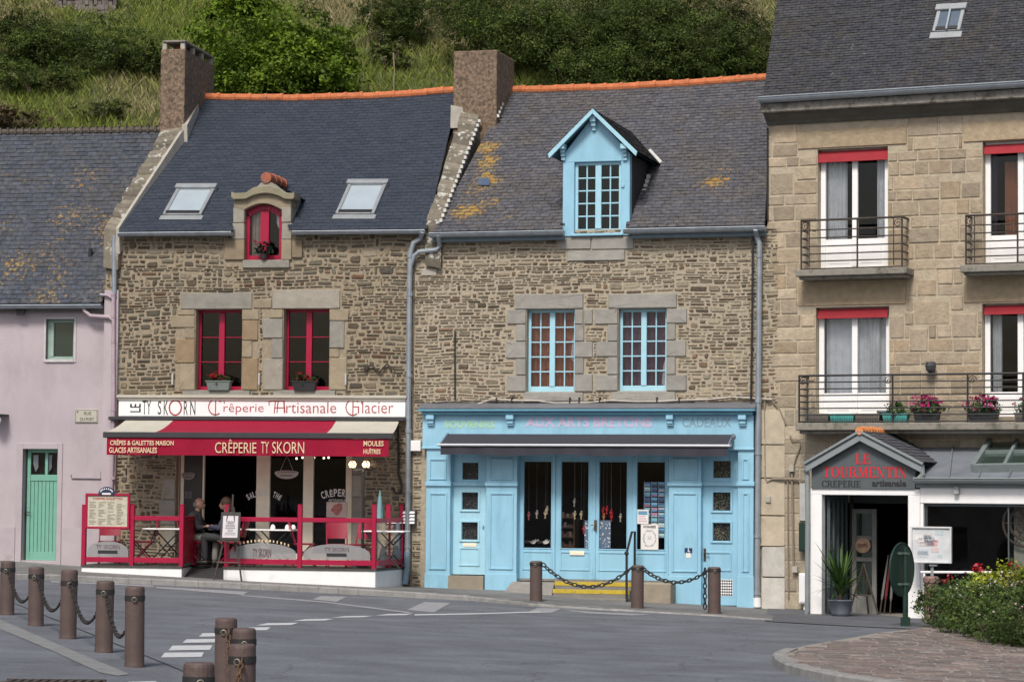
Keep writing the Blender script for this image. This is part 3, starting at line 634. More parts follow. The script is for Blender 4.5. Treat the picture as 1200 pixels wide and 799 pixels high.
    mb = MB(); mb.tube(D((477.4, 646), (476.6, 668), (474.5, 684)), .06, 10); mb.build('pipe_foot', mat('blue_pipe', (.22, .33, .42), .5), dp)
    mb = MB(); mb.tube(D((134, 276), (134, 349)), .05, 10); mb.build('drainpipe', ZINC, h)
    # stone dormer
    mb = MB(); y0 = -.05; y1 = .42
    def q3(rect, c): 
        a, b, cc, d = f.rect(*rect, y0); mb.box(a, b, y0 + rnd.uniform(-.01, .01), y1, cc, d, jit(c, .08))
    for rect, c in (((273, 243, 286, 261), PALEST), ((272, 261.5, 286, 280.5), PALEST), ((330, 243, 341, 260.5), PALEST), ((330, 261, 341.5, 280.5), PALEST), ((263, 281, 286, 304.5), (.24, .19, .125)), ((330, 281, 341.5, 304.5), BEIGEST), ((342, 281, 354, 302), (.24, .19, .125)), ((284, 304.8, 339, 314), GREYST)): q3(rect, c)
    arch = [f.hit(286 + 44 * i / 10, 246 - 7.5 * math.sin(math.pi * i / 10), y0) for i in range(11)]
    topc = [(345, 229), (343, 231), (334, 230.5), (326, 226.5), (318, 224.3), (311, 223.6), (304, 224.3), (296, 226.5), (288, 230.5), (274, 231), (271, 229)]
    low = [f.hit(274, 243, y0)] + arch + [f.hit(341, 243, y0)]; mb.prism(low + [f.hit(x, y + 3.5, y0) for x, y in ((341, 229.5), (333, 227), (326, 223), (311, 220.5), (296, 223), (288, 227), (274, 229.5))], 'y', y0 + .003, y1, jit(BEIGEST, .08))
    top = [f.hit(x, y + 3, y0 - .07) for x, y in topc]; up = [f.hit(x, y - 4.5 - (1.5 if 290 < x < 330 else 0), y0 - .07) for x, y in topc][::-1]; mb.prism(top + up, 'y', y0 - .09, y1 - .05, jit((.26, .235, .16), .08))
    ped = [f.hit(*q, y0) for q in ((293, 224), (302, 218), (306, 213.5), (318, 213.5), (323, 218), (333, 225))]; mb.prism(ped, 'y', y0 + .01, y1 - .1, jit(PALEST, .05))
    dm = mb.build('dormer', DRESSED, h, .012)
    apex = f.hit(312, 211, y0); a0 = f.hit(273, 231, y0); a1 = f.hit(343, 230, y0)
    ry = lambda z: e0.y + (z - e0.z) * (r0.y - e0.y) / (r0.z - e0.z)
    mb = MB(); zc = a1[1]
    for ua, sgn in ((a0[0], 1), (a1[0], -1)):
        ux = apex[0]; Pq = lambda s, t, ua=ua, ux=ux: Vector((ua + (ux - ua) * t - (.06 * sgn) * (1 - t), y1 - .06 + s * (ry(zc + (apex[1] - zc) * t) - y1 + .10), zc + (apex[1] - zc) * t))
        nv = Vector(((-sgn) * (apex[1] - zc), 0, abs(ux - ua))).normalized(); slates(mb, Pq, nv, 6, .2, [(.045, .053, .068), (.055, .06, .072)], 4); sheet(mb, Pq, 1)
    mb.build('dormer_roof', SLATE, dm)
    mb = MB(); 
    for u in (a0[0] + .06, a1[0] - .06): mb.prism([(y1 - .05, f.hit(300, 280, y0)[1]), (y1 - .05, zc), (ry(zc) + .1, zc)], 'x', u - .04, u + .04)
    mb.build('dormer_cheek', CONCR, dm)
    ridge_tiles(dm, [(apex[0], y0 - .02, apex[1] + .05), (apex[0], ry(apex[1]) - .05, apex[1] + .06)], .12, .36, mat('red_tile', (.34, .10, .055), .75, .3, 7, .4, 40, stain=((.22, .17, .12), 6, .52, .75)))
    # arched red window of the dormer
    mb = MB(); a, b, c, d = DO; y = .12; arcp = [f.hit(286 + 44 * i / 10, 247 - 7.5 * math.sin(math.pi * i / 10), .0) for i in range(11)]
    inn = [(a + .085 + (b - a - .17) * i / 10, arcp[i][1] - .11) for i in range(11)]
    for i in range(10): mb.prism([arcp[i], arcp[i + 1], inn[i + 1], inn[i]], 'y', y, y + .07)
    zt = arcp[0][1]; mb.box(a, a + .085, y, y + .07, c, zt - .1); mb.box(b - .085, b, y, y + .07, c, zt - .1); um = (a + b) / 2 + .02
    mb.box(a + .085, b - .085, y, y + .07, c, c + .1); mb.box(um - .1, um + .08, y - .02, y + .06, c + .1, zt + .0)
    wd = mb.build('window', RED, h, .006); mb = MB(); mb.box(a + .05, b - .05, y + .03, y + .036, c + .05, d - .02); mb.build('pane', GLASS, wd)
    curtain(wd, a + .1, um - .08, c + .1, zt, y + .12, mat('beige_curtain', (.42, .36, .30), .9), 3); 
    mb = MB(); mb.prism([(um + .1, zt + .05), (b - .08, zt + .05), (b - .08, zt - .42), (b - .16, zt - .25), (um + .2, zt - .02)], 'y', y + .1, y + .11); mb.build('swag', mat('white_net', (.55, .55, .55), .9), wd)
    # shop front set back in the opening
    a, b, c, d = SH; y = .2; zt = f.hit(300, 530, 0)[1]; zf = f.hit(300, 655, 0)[1]
    mb = MB()
    px = lambda x0, x1, y_=y: (f.hit(x0, 600, y_)[0], f.hit(x1, 600, y_)[0])
    for x0, x1 in ((206, 209.5), (211, 215), (237, 239), (300, 316), (355, 367), (405, 413)): p, q = px(x0, x1); mb.box(p, q, y - .02, y + .06, c, d)
    for x0, x1 in ((316, 355), (367, 405)): p, q = px(x0, x1); mb.box(p, q, y - .015, y + .05, zf - .25, zf + .12); mb.box(p, q, y - .015, y + .05, d - .12, d)
    sf = mb.build('glazed_front', CREAM, h, .008)
    mb = MB()
    for x0, x1 in ((316, 355), (367, 405)): p, q = px(x0, x1); mb.box(p, q, y, y + .008, zf + .12, d - .12)
    mb.build('pane', GLASSS, sf)
    p, q = px(215, 237); mb = MB(); mb.box(p, q, y, y + .04, zf - .2, d); dk = mb.build('dark_door', mat('dark_door', (.022, .020, .018), .35), sf)
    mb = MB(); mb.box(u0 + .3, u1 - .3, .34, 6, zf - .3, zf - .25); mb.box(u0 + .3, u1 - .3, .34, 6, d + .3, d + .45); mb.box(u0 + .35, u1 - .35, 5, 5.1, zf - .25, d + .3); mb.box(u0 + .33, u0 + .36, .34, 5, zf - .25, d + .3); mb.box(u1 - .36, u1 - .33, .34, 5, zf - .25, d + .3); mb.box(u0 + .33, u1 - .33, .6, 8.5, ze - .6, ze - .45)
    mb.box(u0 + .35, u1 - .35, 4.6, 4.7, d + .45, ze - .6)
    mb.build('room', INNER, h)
    return dict(SH=SH, zf=zf, y=y, P=P, n=n, e0=e0, r0=r0)
LH = left_house()

# ================================================================== BLUE SHOP HOUSE
def blue_house():
    f = B; u0 = f.hit(484.5, 480)[0]; u1 = f.hit(913, 480)[0]; zb = -.9
    ze = (f.hit(560, 272)[1] + f.hit(860, 266)[1]) / 2
    h = f.thing('house', 'stone house with pale blue windows, a blue gabled dormer and a lichen spotted slate roof', 'house', (u0 + u1) / 2, .05)
    W1 = f.rect(617, 362.5, 673.5, 459); W2 = f.rect(724.5, 361.5, 781, 458); SH = f.rect(504, 524, 878, 716)
    SHw = f.rect(494, 476, 884, 720); PIER = f.rect(889, 478, 921, 720)
    cs = [f.rect(*q) for q in ((654, 276, 743, 292.5), (664, 293, 733, 306), (603, 344.5, 684, 362), (713, 344, 794, 361.5), (603, 362, 617, 459), (673, 362, 686, 459), (711, 362, 724.5, 459), (781, 361, 794, 458), (614, 459, 684, 471), (716, 458, 792, 470))]
    jl = [f.rect(*q) for q in ((593, 362, 617, 380), (593, 400, 617, 420), (593, 440, 617, 459), (673, 400, 695, 419), (673, 438, 695, 459), (673, 362, 695, 380), (698, 362, 725, 380), (699, 400, 725, 418), (698, 439, 725, 458), (781, 361, 806, 380), (781, 399, 805, 418), (781, 438, 805, 458))]
    mb = MB(); wall_grid(mb, u0, u1, zb, ze, [W1, W2, SH], .32, MORT_B)
    zr = f.hit(740, 100, 4.5)[1]; body(mb, f, u0, u1, zb, ze, 9, 4.5, zr - .15, MORT_B, f.hit(580, 110, 4.5)[0], f.hit(905, 95, 4.5)[0])
    def tone(c, u, z):
        k = 1 + .25 * noise.noise((u * .5, z * .6, 7.2)); return tuple(min(1, x * k) for x in c[:3]) + (0,)
    masonry(mb, u0, u1, zb + .5, ze - .02, [W1, W2, SHw, PIER] + cs + jl, (.032, .088), (.09, .36), PAL_B, .024, .017, 15, 0, .05, .5, .2, tone)
    mb.build('wall', STONE, h)
    mb = MB(); g = (.285, .275, .25)
    def bl(q, col=g, dep=.035): block(mb, f.rect(*q), 0, dep, col)
    for q in ((654, 277, 693, 292.5), (693.5, 277, 743, 292.5), (664.6, 293, 732.7, 306), (603.6, 344.5, 684, 362.3), (713, 344, 793.6, 361.3), (594.7, 362.5, 617, 380), (604.7, 380, 617, 400), (593, 400, 617, 420), (604.7, 420, 617, 439.5), (594.7, 439.5, 617, 459), (673.5, 362.5, 684, 380), (685, 362.5, 695, 380), (673.5, 380, 685, 400), (673.5, 400, 695, 419), (673.5, 419, 684.5, 438), (673.5, 438, 695, 459),
              (697, 362, 724.5, 380), (712, 380, 724.5, 400), (698.6, 400, 724.5, 418), (712, 418, 724.5, 439), (698, 439, 724.5, 458), (781, 361.5, 805.5, 379), (781, 379, 792, 398.5), (781, 398.5, 804.5, 418), (781, 418, 792, 439), (781, 439, 805, 458), (614, 459.3, 684, 471), (716, 458.4, 792, 470)): bl(q)
    mb.build('surround_stones', DRESSED, h)
    mb = MB(); pc = (.45, .39, .295)
    for q in ((889.5, 480, 921, 521), (889.5, 521, 921, 560), (889.5, 560, 921, 604), (889.5, 604, 921, 640)): bl(q, pc, .05)
    for q in ((893, 640, 921, 676), (892, 676, 921, 726)): bl(q, (.52, .50, .46), .06)
    mb.build('corner_pier', DRESSED, h)
    for r, cm in ((W1, mat('russet_curtain', (.40, .16, .105), .9, .2, 8)), (W2, mat('violet_curtain', (.17, .11, .15), .9, .2, 8))):
        w_ = casement(h, r, .14, BLUEW, 2, 5, .055, .11, .026, bottom=.11)
        a, b, c, d = r; curtain(w_, a + .05, b - .05, c + .06, d - .03, .24, cm, 7, .03)
        mb = MB(); z = (c + d) / 2 + (.1 if r is W1 else -.4); mb.prism([(b - .13, z - .25), (b - .04, z - .35), (b - .04, z + .3), (b - .1, z + .1)], 'y', .19, .2); mb.build('net_corner', mat('white_net', (.55, .55, .55), .9), w_)
    mb = MB(); mb.tube([f.P3(533, 387, -.05), f.P3(533, 468, -.05)], .015, 6); mb.build('iron_rod', BLACK, h)
    mb = MB(); a, b, c, d = f.rect(494, 313, 512, 325); mb.box(a, b, -.03, 0, c + .03, d - .03); mb.build('pale_stone', LIME, h, .01); mb = MB(); a, b, c, d = f.rect(482.5, 516, 494.5, 528.5, -.02); mb.box(a, b, -.12, 0, c, d); mb.build('pale_block', WHITE, h, .01)
    # roof
    yr = 4.5; e0 = f.P3(507, 272, -.25); e1 = f.P3(896.5, 264, -.25); e0.z = e1.z = (e0.z + e1.z) / 2; r0 = f.P3(596, 107, yr); r1 = f.P3(905, 92, yr)
    P, n = bil(e0, e1, r0, r1, .05)
    spots = [(x, y, s, k) for x, y, s, k in ((571, 172, .05, .55), (573, 190, .05, .45), (570, 205, .04, .35), (552, 247, .05, .45), (580, 235, .04, .35), (560, 222, .06, .3), (583, 212, .04, .3), (534, 250, .06, .22), (835, 214, .05, .45), (861, 228, .07, .25), (855, 200, .06, .22), (640, 232, .06, .15), (870, 120, .09, .2), (760, 205, .05, .2), (880, 250, .06, .2), (596, 252, .05, .25))]
    loc = [(f.plane_hit(x, y, e0, n), s * 6.0, k * .85) for x, y, s, k in spots]
    def lich(s, t):
        p = P(s, t); return .12 * noise.noise((s * 9, t * 7, 5)) + .03 + .06 * (1 - t) + sum(k * math.exp(-((p - q).length / sg) ** 2) for q, sg, k in loc)
    dl, dr_ = f.hit(661, 240)[0], f.hit(736, 240)[0]; zd = f.hit(700, 190)[1]
    cut = lambda s, t: dl < P(s, t).x < dr_ and P(s, t).z < zd
    mb = MB(); slates(mb, P, n, 48, .19, [(.120, .123, .138), (.112, .115, .130), (.128, .130, .142), (.106, .110, .124), (.125, .123, .128)], 31, lich, .014, cut); sheet(mb, P, 90, 60, (.05, .05, .05, -1), cut)
    mb.quad(r0, r1, Vector((u1, 9.2, ze)), Vector((u0, 9.2, ze)), (.07, .07, .08, 0)); rf = mb.build('roof', OLDSLATE, h)
    mb = MB(); q = [f.plane_hit(x, y, e0, n) + n * .03 for x, y in ((560, 219), (574, 219), (574.5, 211), (561, 211))]; mb.hull(q, [p + n * .012 for p in q]); mb.build('mended_slate', mat('blue_slate', (.07, .10, .16), .5), rf)
    ridge_tiles(rf, [P(i / 16, 1) + Vector((0, 0, .02)) for i in range(17)])
    coping('gable_coping', h, f.P3(499, 264, -.1), f.P3(517, 268, -.12), f.P3(541, 132, 3.2), f.P3(562, 136, 3.2), 22, .8, 9)
    # white soldered steps along the gable and the chimney
    mb = MB()
    for (xa, ya, yy0), (xb, yb, yy1), k in (((516, 262, -.1), (563, 140, 3.15), 22), ((583, 139, 3.2), (595, 103, 4.3), 8)):
        a, b = f.P3(xa, ya, yy0), f.P3(xb, yb, yy1)
        mb = MB()
        for i in range(k): p = a.lerp(b, (i + .5) / k); mb.box(p.x - .028, p.x + .028, p.y - .03, p.y + .03, p.z - .02, p.z + .045)
        mb.build('flashing_steps', mat('white_flashing', (.62, .62, .60), .7), rf)
    yc = 3.2; a, b, _, d = f.rect(531, 59.5, 582, 140, yc); mb = MB(); mb.box(a, b, yc, yc + 1.35, 4.5, d); ch = mb.build('chimney', ROUGHCAST, h, .02)
    mb = MB(); zc = f.hit(540, 123, yc)[1]; mb.hull([(a - .04, yc - .04, zc - .5), (a + .30, yc - .04, zc - .5), (a + .22, yc - .02, zc - .06), (a - .04, yc - .02, zc)], [(a - .03, yc + .6, zc - .5), (a + .30, yc + .6, zc - .5), (a + .22, yc + .6, zc - .06), (a - .03, yc + .6, zc)]); mb.build('mortar_collar', LIME, ch)
    def ev(px): return P((f.hit(px, 268, -.25)[0] - e0.x) / (e1.x - e0.x), 0) + Vector((0, 0, -.03))
    mb = MB(); gutter_mb(mb, ev(504), ev(661), .085); gutter_mb(mb, ev(731), ev(897), .085); mb.build('gutter', ZINC, h)
    mb = MB()
    for a, b in ((ev(506), ev(659)), (ev(738), ev(896))): mb.box(a.x, b.x, -.16, -.03, a.z - .16, a.z - .02)
    mb.build('eave_boards', mat('grey_blue_eave', (.16, .22, .26), .8), h)
    D = lambda *q: [f.P3(x, y, -.12) for x, y in q]
    mb = MB(); mb.tube([f.P3(513.5, 275, -.3)] + D((515.5, 288), (512, 292.5), (491, 295), (485.5, 300), (481, 312)), .048, 10); mb.build('drainpipe', ZINC, h)
    mb = MB(); mb.tube([f.P3(885.5, 268, -.3)] + D((887, 277), (890, 286), (890, 300), (888.5, 500), (887, 700)), .055, 10)
    for y in (300, 470, 531, 628, 695): a = f.P3(889.8 - (y - 300) * .007, y, -.12); mb.lathe([(.068, -.03), (.068, .03)], a, 10)
    dp = mb.build('drainpipe', ZINC, h); mb = MB(); mb.tube(D((887, 700), (887.3, 711)), .075, 10); mb.build('pipe_foot', WHITE, dp)
    mb = MB(); mb.tube(D((882, 275), (881.5, 360), (880, 470)), .02, 6); mb.build('black_cable', BLACK, h)
    # ---- dormer
    y0 = -.06; a, b, c, d = f.rect(659.4, 187, 738, 276.5, y0); W = f.rect(672.8, 189.5, 727.5, 275.5, y0); za = f.hit(695, 134, y0)[1]; um = f.hit(696.5, 134, y0)[0]
    ry = lambda z: e0.y + (z - e0.z) * (r0.y - e0.y) / (r0.z - e0.z)
    mb = MB(); mb.box(a, W[0], y0, .12, c, W[3]); mb.box(W[1], b, y0, .12, c, W[3]); mb.prism([(a, W[3]), (b, W[3]), (b, d + .1), (um, za), (a, d + .1)], 'y', y0, .12); mb.box(W[0] - .06, W[1] + .05, y0 - .035, .1, c - .0, c + .05)
    dm = mb.build('dormer', BLUE, h, .008)
    mb = MB()
    for i in range(4): p = f.P3(696.5, 140 + i * 5, y0); mb.box(p.x - .035 - .012 * (2 - i), p.x + .035 + .012 * (2 - i), y0 - .05 * (3 - i), y0 + .01, p.z - .06, p.z + .06)
    mb.build('bracket', BLUEW, dm, .006)
    for x in (660.5, 733): 
        mb = MB(); p = f.P3(x, 173, y0); mb.box(p.x - .06, p.x + .06, y0 - .2, y0, p.z - .05, p.z + .05)
        for i in range(3): mb.box(p.x - .04, p.x + .04, y0 - .11 + .03 * i, y0 + .01, p.z - .12 - .07 * i, p.z - .055 - .07 * i)
        mb.build('bracket', BLUEW, dm, .006)
    p = f.P3(730, 218, y0); mb = MB(); mb.box(p.x - .03, p.x + .03, y0 - .03, y0, p.z - .03, p.z + .03); mb.build('catch', BLUE, dm, .006)
    w_ = casement(dm, (W[0], W[1], W[2] + .05, W[3]), .02, BLUEW, 2, 5, .06, .12, .028)
    mb = MB(); mb.box(a + .05, b - .05, .8, .82, c, d); mb.build('dark_room', INNER, dm)
    fy = y0 - .22; eL = f.hit(642, 181, fy); eR = f.hit(747, 177.5, fy); ap = f.hit(694.5, 127.5, fy); ze_ = (eL[1] + eR[1]) / 2
    mb = MB()
    for (eu, sgn) in ((eL[0], 1), (eR[0], -1)):
        Pq = lambda s, t, eu=eu: Vector((eu + (ap[0] - eu) * t, fy + s * (ry(ze_ + (ap[1] - ze_) * t) + .06 - fy), ze_ + (ap[1] - ze_) * t))
        nv = Vector((-sgn * (ap[1] - ze_), 0, abs(ap[0] - eu))).normalized()
        slates(mb, Pq, nv, 14, .19, [(.065, .063, .062), (.08, .075, .068), (.055, .055, .058)], 8, lambda s, t: -.05 + .12 * noise.noise((s * 5, t * 5, 1))); sheet(mb, Pq, 1, 1, (.03, .03, .03, -1)); sheet(mb, lambda s, t, Pq=Pq, nv=nv: Pq(s, t) - nv * .05, 1, 1, (.12, .26, .33, -1))
    mb.build('dormer_roof', OLDSLATE, dm)
    mb = MB(); th = .075
    for (eu, sgn) in ((eL[0], 1), (eR[0], -1)):
        mb.prism([(eu, ze_ - .0), (ap[0], ap[1] - .0), (ap[0], ap[1] - th * 1.35), (eu + sgn * .03, ze_ - th * 1.2)], 'y', fy - .02, fy + .03)
    mb.build('bargeboard', BLUEW, dm, .006)
    mb = MB()
    for u, s in ((a + .03, 1), (b - .03, -1)): mb.prism([(.12, c), (.12, d + .1), (ry(d + .1) + .1, d + .1)], 'x', u - .03, u + .03)
    mb.build('dormer_cheek', mat('dark_slate_cladding', (.035, .035, .038), .7, .3, 16, .3), dm)
    mb = MB(); p0, p1 = Vector((b + .03, .1, c + .15)), Vector((b + .03, ry(d - .2), d - .15))
    for i in range(11): p = p0.lerp(p1, (i + .5) / 11); mb.box(p.x, p.x + .07, p.y - .05, p.y + .05, p.z - .035 , p.z + .05)
    mb.build('flashing_steps', mat('white_flashing', (.62, .62, .60), .7), dm); mb = MB(); zz = ze_; mb.tube([(eR[0] + .02, ry(zz) + .02, zz + .03), (eR[0] + (ap[0] - eR[0]) * .35, ry(zz + (ap[1] - zz) * .35) + .02, zz + (ap[1] - zz) * .35 + .05)], .035, 6)
    mb.build('verge_flashing', mat('white_flashing', (.62, .62, .60), .7), dm)
    # rooms behind the windows
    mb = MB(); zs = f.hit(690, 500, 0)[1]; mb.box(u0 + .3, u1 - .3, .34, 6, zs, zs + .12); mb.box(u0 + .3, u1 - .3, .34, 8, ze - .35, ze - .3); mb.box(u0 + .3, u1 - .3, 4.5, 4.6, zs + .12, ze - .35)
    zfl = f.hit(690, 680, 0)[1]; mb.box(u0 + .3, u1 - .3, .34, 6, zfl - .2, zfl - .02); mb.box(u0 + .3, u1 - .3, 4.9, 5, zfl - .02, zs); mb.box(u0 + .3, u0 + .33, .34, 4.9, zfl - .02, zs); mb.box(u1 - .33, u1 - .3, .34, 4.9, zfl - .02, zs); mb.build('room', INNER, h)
blue_house()
# ================================================================== BLUE SHOP FRONT
def panel(mb, f, q, y, d=.022):
    """raised moulding frame of a joinery panel"""
    a, b, c, e = f.rect(*q, y); w = .035
    frame_mb(mb, (a, b, c, e), y - d, y + .001, w); 
def shopfront():
    f = B; yp = -.14; a, b, c, d = f.rect(495, 484, 883, 711, yp)
    t = f.thing('storefront', 'long pale blue wooden shop front with four tall panes and a door at each end', 'shop front', (a + b) / 2, .05, yp)
    # cornice and fascia
    mb = MB(); p, q, r0, r1 = f.rect(489, 478.5, 884.5, 483, yp - .2); mb.box(p, q, -.34, 0, r0 + .02, r1)
    p2, q2, r2, r3 = f.rect(493, 483, 883, 487, yp - .1); mb.box(p + .06, q - .06, -.26, 0, r0 - .05, r0 + .02)
    mb.build('cornice', mat('blue_cornice', (.13, .33, .45), .5, .08, 4), t, .01)
    mb = MB(); mb.hull([(p, -.35, r1), (q, -.35, r1), (q, 0, r1), (p, 0, r1)], [(p, -.35, r1 + .015), (q, -.35, r1 + .015), (q, 0, r1 + .13), (p, 0, r1 + .13)]); mb.build('cornice_lead', mat('grey_lead', (.14, .145, .16), .6, .15, 4), t)
    u0, u1, z0, z1 = f.rect(495, 484, 883, 526, yp - .02); mb = MB(); mb.box(u0, u1, yp - .02, 0, z0, r0 - .05); mb.box(u0 - .01, u1 + .01, yp - .045, yp - .0, z0 - .01, z0 + .035); mb.build('fascia', BLUE, t, .008)
    for x0, x1 in ((499.5, 508.6), (593, 602), (780.5, 789), (865, 874.5)):
        mb = MB(); p, q, _, _ = f.rect(x0, 485, x1, 497, yp - .1); zt = r0 - .05; y_ = yp - .02
        mb.box(p, q, y_ - .12, y_, zt - .09, zt); mb.box(p + .015, q - .015, y_ - .08, y_, zt - .17, zt - .09); mb.box(p + .01, q - .01, y_ - .055, y_, zt - .21, zt - .17); mb.build('bracket', BLUE, t, .01)
    zg = lambda px: f.gz(f.hit(px, 690, yp)[0], yp)
    # pilasters
    for x0, x1, yb in ((499, 527.5, 687), (569.5, 605.5, 687), (783.5, 821.5, 709), (864.5, 883, 711)):
        p, q, _, _ = f.rect(x0, 530, x1, 680, yp); zb = f.hit((x0 + x1) / 2, yb, yp)[1]; mb = MB(); mb.box(p, q, yp, .1, zb - .12, z0 - .01)
        zm = f.hit((x0 + x1) / 2, 567.5, yp)[1]; mb.box(p - .02, q + .02, yp - .04, yp, zm - .03, zm + .03); mb.box(p - .03, q + .03, yp - .025, yp, zm + .03, zm + .05)
        m = 4 if x1 - x0 > 25 else 5
        panel(mb, f, (x0 + m, 537, x1 - m, 562), yp); panel(mb, f, (x0 + m, 577, x1 - m, 667 if x0 < 600 else 670), yp)
        zk = f.hit((x0 + x1) / 2, 672 if x0 < 600 else 675, yp)[1]; mb.box(p - .012, q + .012, yp - .018, yp, zb - .12, zk)
        mb.build('pilaster', BLUE, t, .006)
    # end doors with three small lights
    yd = .02
    for nm, (x0, x1, y0, y1), lights, px0, px1 in (('left', (531, 569.5, 535, 673), ((542, 561.5), (577, 596.7), (612, 632)), 542, 560.5), ('right', (822, 864.5, 535, 709), ((540, 559.7), (577, 598), (612.7, 633.4)), 836, 856)):
        p, q, c0, d0 = f.rect(x0, y0, x1, y1, yd); lp, lq, _, _ = f.rect(px0, 540, px1, 550, yd); d0 = z0 + .05
        zs = [(f.hit(550, yb_, yd)[1] if nm == 'left' else f.hit(845, yb_, yd)[1], f.hit(550, ya, yd)[1] if nm == 'left' else f.hit(845, ya, yd)[1]) for ya, yb_ in lights]
        xm = (x0 + x1) / 2; zm = f.hit(xm, 567.5, yd)[1]
        mb = MB(); mb.box(p - .1, p + .0, yd - .04, .1, c0, d0); mb.box(q, q + .1, yd - .04, .1, c0, d0); mb.box(p, q, yd - .05, .1, zm - .03, zm + .05)
        mb.box(p, lp, yd, yd + .05, zm + .05, d0); mb.box(lq, q, yd, yd + .05, zm + .05, d0); mb.box(lp, lq, yd, yd + .05, zm + .05, zs[0][0]); mb.box(lp, lq, yd, yd + .05, zs[0][1], d0)
        tr = mb.build('transom', BLUE, t, .005)
        mb = MB(); mb.box(p, lp, yd, yd + .05, c0, zm - .03); mb.box(lq, q, yd, yd + .05, c0, zm - .03); mb.box(lp, lq, yd, yd + .05, c0, zs[2][0]); mb.box(lp, lq, yd, yd + .05, zs[2][1], zs[1][0]); mb.box(lp, lq, yd, yd + .05, zs[1][1], zm - .03)
        for (za, zb2) in zs[1:]:
            frame_mb(mb, (lp - .045, lq + .045, za - .045, zb2 + .045), yd - .025, yd + .001, .04)
        ymid = 640 if nm == 'left' else 645
        panel(mb, f, (x0 + 7, ymid + 1, x1 - 7, 663 if nm == 'left' else 669), yd, .016)
        dr = mb.build('door', BLUEW if nm == 'left' else BLUE, t, .005)
        for k, (za, zb2) in enumerate(zs):
            mb = MB(); mb.box(lp - .01, lq + .01, yd + .02, yd + .028, za - .01, zb2 + .01); mb.build('pane', GLASSS, dr if k else tr)
        # net / lace seen through the little lights
        mb = MB(); rr = random.Random(3)
        for k, (za, zb2) in enumerate(zs):
            for i in range(130 if nm == 'right' else 70):
                if k == 0 and rr.random() < .45: zz = rr.uniform(za, za + .12)
                else: zz = rr.uniform(za + .01, zb2 - .01)
                uu = rr.uniform(lp + .01, lq - .01); s = rr.uniform(.003, .008); mb.box(uu - s, uu + s, yd + .06, yd + .064, zz - s, zz + s)
        mb.build('lace', mat('lace_right', (.27, .27, .18), .9) if nm == 'right' else mat('lace_left', (.16, .15, .16), .9), dr)
        mb = MB(); mb.box(lp - .02, lq + .02, yd + .09, yd + .1, zs[2][0] - .05, d0); mb.build('backing', INNER, dr)
        if nm == 'right':
            pu, pv, pz0, pz1 = f.rect(843, 678.6, 858.5, 698, yd); mb = MB(); n = 6
            mb.box(pu, pv, yd - .004, yd + .0, pz0, pz1); mb.build('vent_plate', WHITE, dr)
            mb = MB()
            for i in range(n):
                for j in range(n): 
                    cu, cz = pu + (pv - pu) * (i + .5) / n, pz0 + (pz1 - pz0) * (j + .5) / n; s = (pv - pu) / n * .47; mb.prism([(cu - s, cz), (cu, cz - s * 1.15), (cu + s, cz), (cu, cz + s * 1.15)], 'y', yd - .010, yd - .003)
            mb.build('vent_hole', BLACK, dr)
            p_ = f.P3(826, 649, yd); mb = MB(); mb.box(p_.x - .022, p_.x + .022, yd - .018, yd, p_.z - .13, p_.z + .11); mb.tube([(p_.x, yd - .02, p_.z + .02), (p_.x, yd - .07, p_.z + .02), (p_.x + .1, yd - .07, p_.z + .01)], .012, 6); mb.build('handle', RUST, dr)
        else:
            a_, b_, c_, d_ = f.rect(542.5, 636, 558.5, 640.5, yd); mb = MB(); mb.box(a_, b_, yd - .015, yd, c_, d_); mb.box(a_ + .05, b_ - .05, yd - .02, yd - .014, c_ + .025, c_ + .045); mb.build('letter_plate', CREAM, dr, .004)
            p_ = f.P3(566.5, 616, yd); mb = MB(); mb.lathe([(.02, -.02), (.02, .02)], (p_.x, yd - .03, p_.z), 8); mb.build('handle', BLUE, dr)
            a_, b_, c_, d_ = f.rect(528, 674, 569, 688, -.05); mb = MB(); mb.box(a_, b_, -.22, 0, c_ - .1, d_, (.27, .235, .18, 0)); mb.build('door_step', DRESSED, t)
    # centre: two fixed lights and a pair of glazed doors
    yc = .08; zt = z0 + .05; zb = f.hit(696, 679, yc)[1]; g1 = f.hit(696, 642.6, yc)[1]; g0 = f.hit(696, 541, yc)[1]; xs = [605.5, 613.8, 645.9, 650.5, 657.3, 689, 696.3, 701.8, 734, 741, 746.5, 779, 783.5]
    U = [f.hit(x, 600, yc)[0] for x in xs]
    def leaf(i0, i1, i2, i3, name, yy):
        mb = MB(); mb.box(U[i0], U[i1], yy, yy + .06, zb, zt); mb.box(U[i2], U[i3], yy, yy + .06, zb, zt); mb.box(U[i1], U[i2], yy, yy + .06, g0, zt); mb.box(U[i1], U[i2], yy, yy + .06, zb, g1)
        frame_mb(mb, (U[i1] - .02, U[i2] + .02, g1 - .02, g0 + .02), yy - .012, yy + .001, .02)
        frame_mb(mb, (U[i1] - .02, U[i2] + .04, zb + .17, g1 - .06), yy - .014, yy + .001, .03)
        o = mb.build(name, BLUE, t, .005); mb = MB(); mb.box(U[i1] - .01, U[i2] + .01, yy + .025, yy + .033, g1 - .01, g0 + .01); mb.build('pane', GLASSS, o); return o
    leaf(0, 1, 2, 3, 'shop_window', yc); d1 = leaf(3, 4, 5, 6, 'door', yc + .03); d2 = leaf(6, 7, 8, 9, 'door', yc + .03); leaf(9, 10, 11, 12, 'shop_window', yc)
    mb = MB(); mb.box(U[6] - .025, U[6] + .025, yc + .005, yc + .03, zb, zt); mb.build('meeting_strip', BLUE, d1, .006)
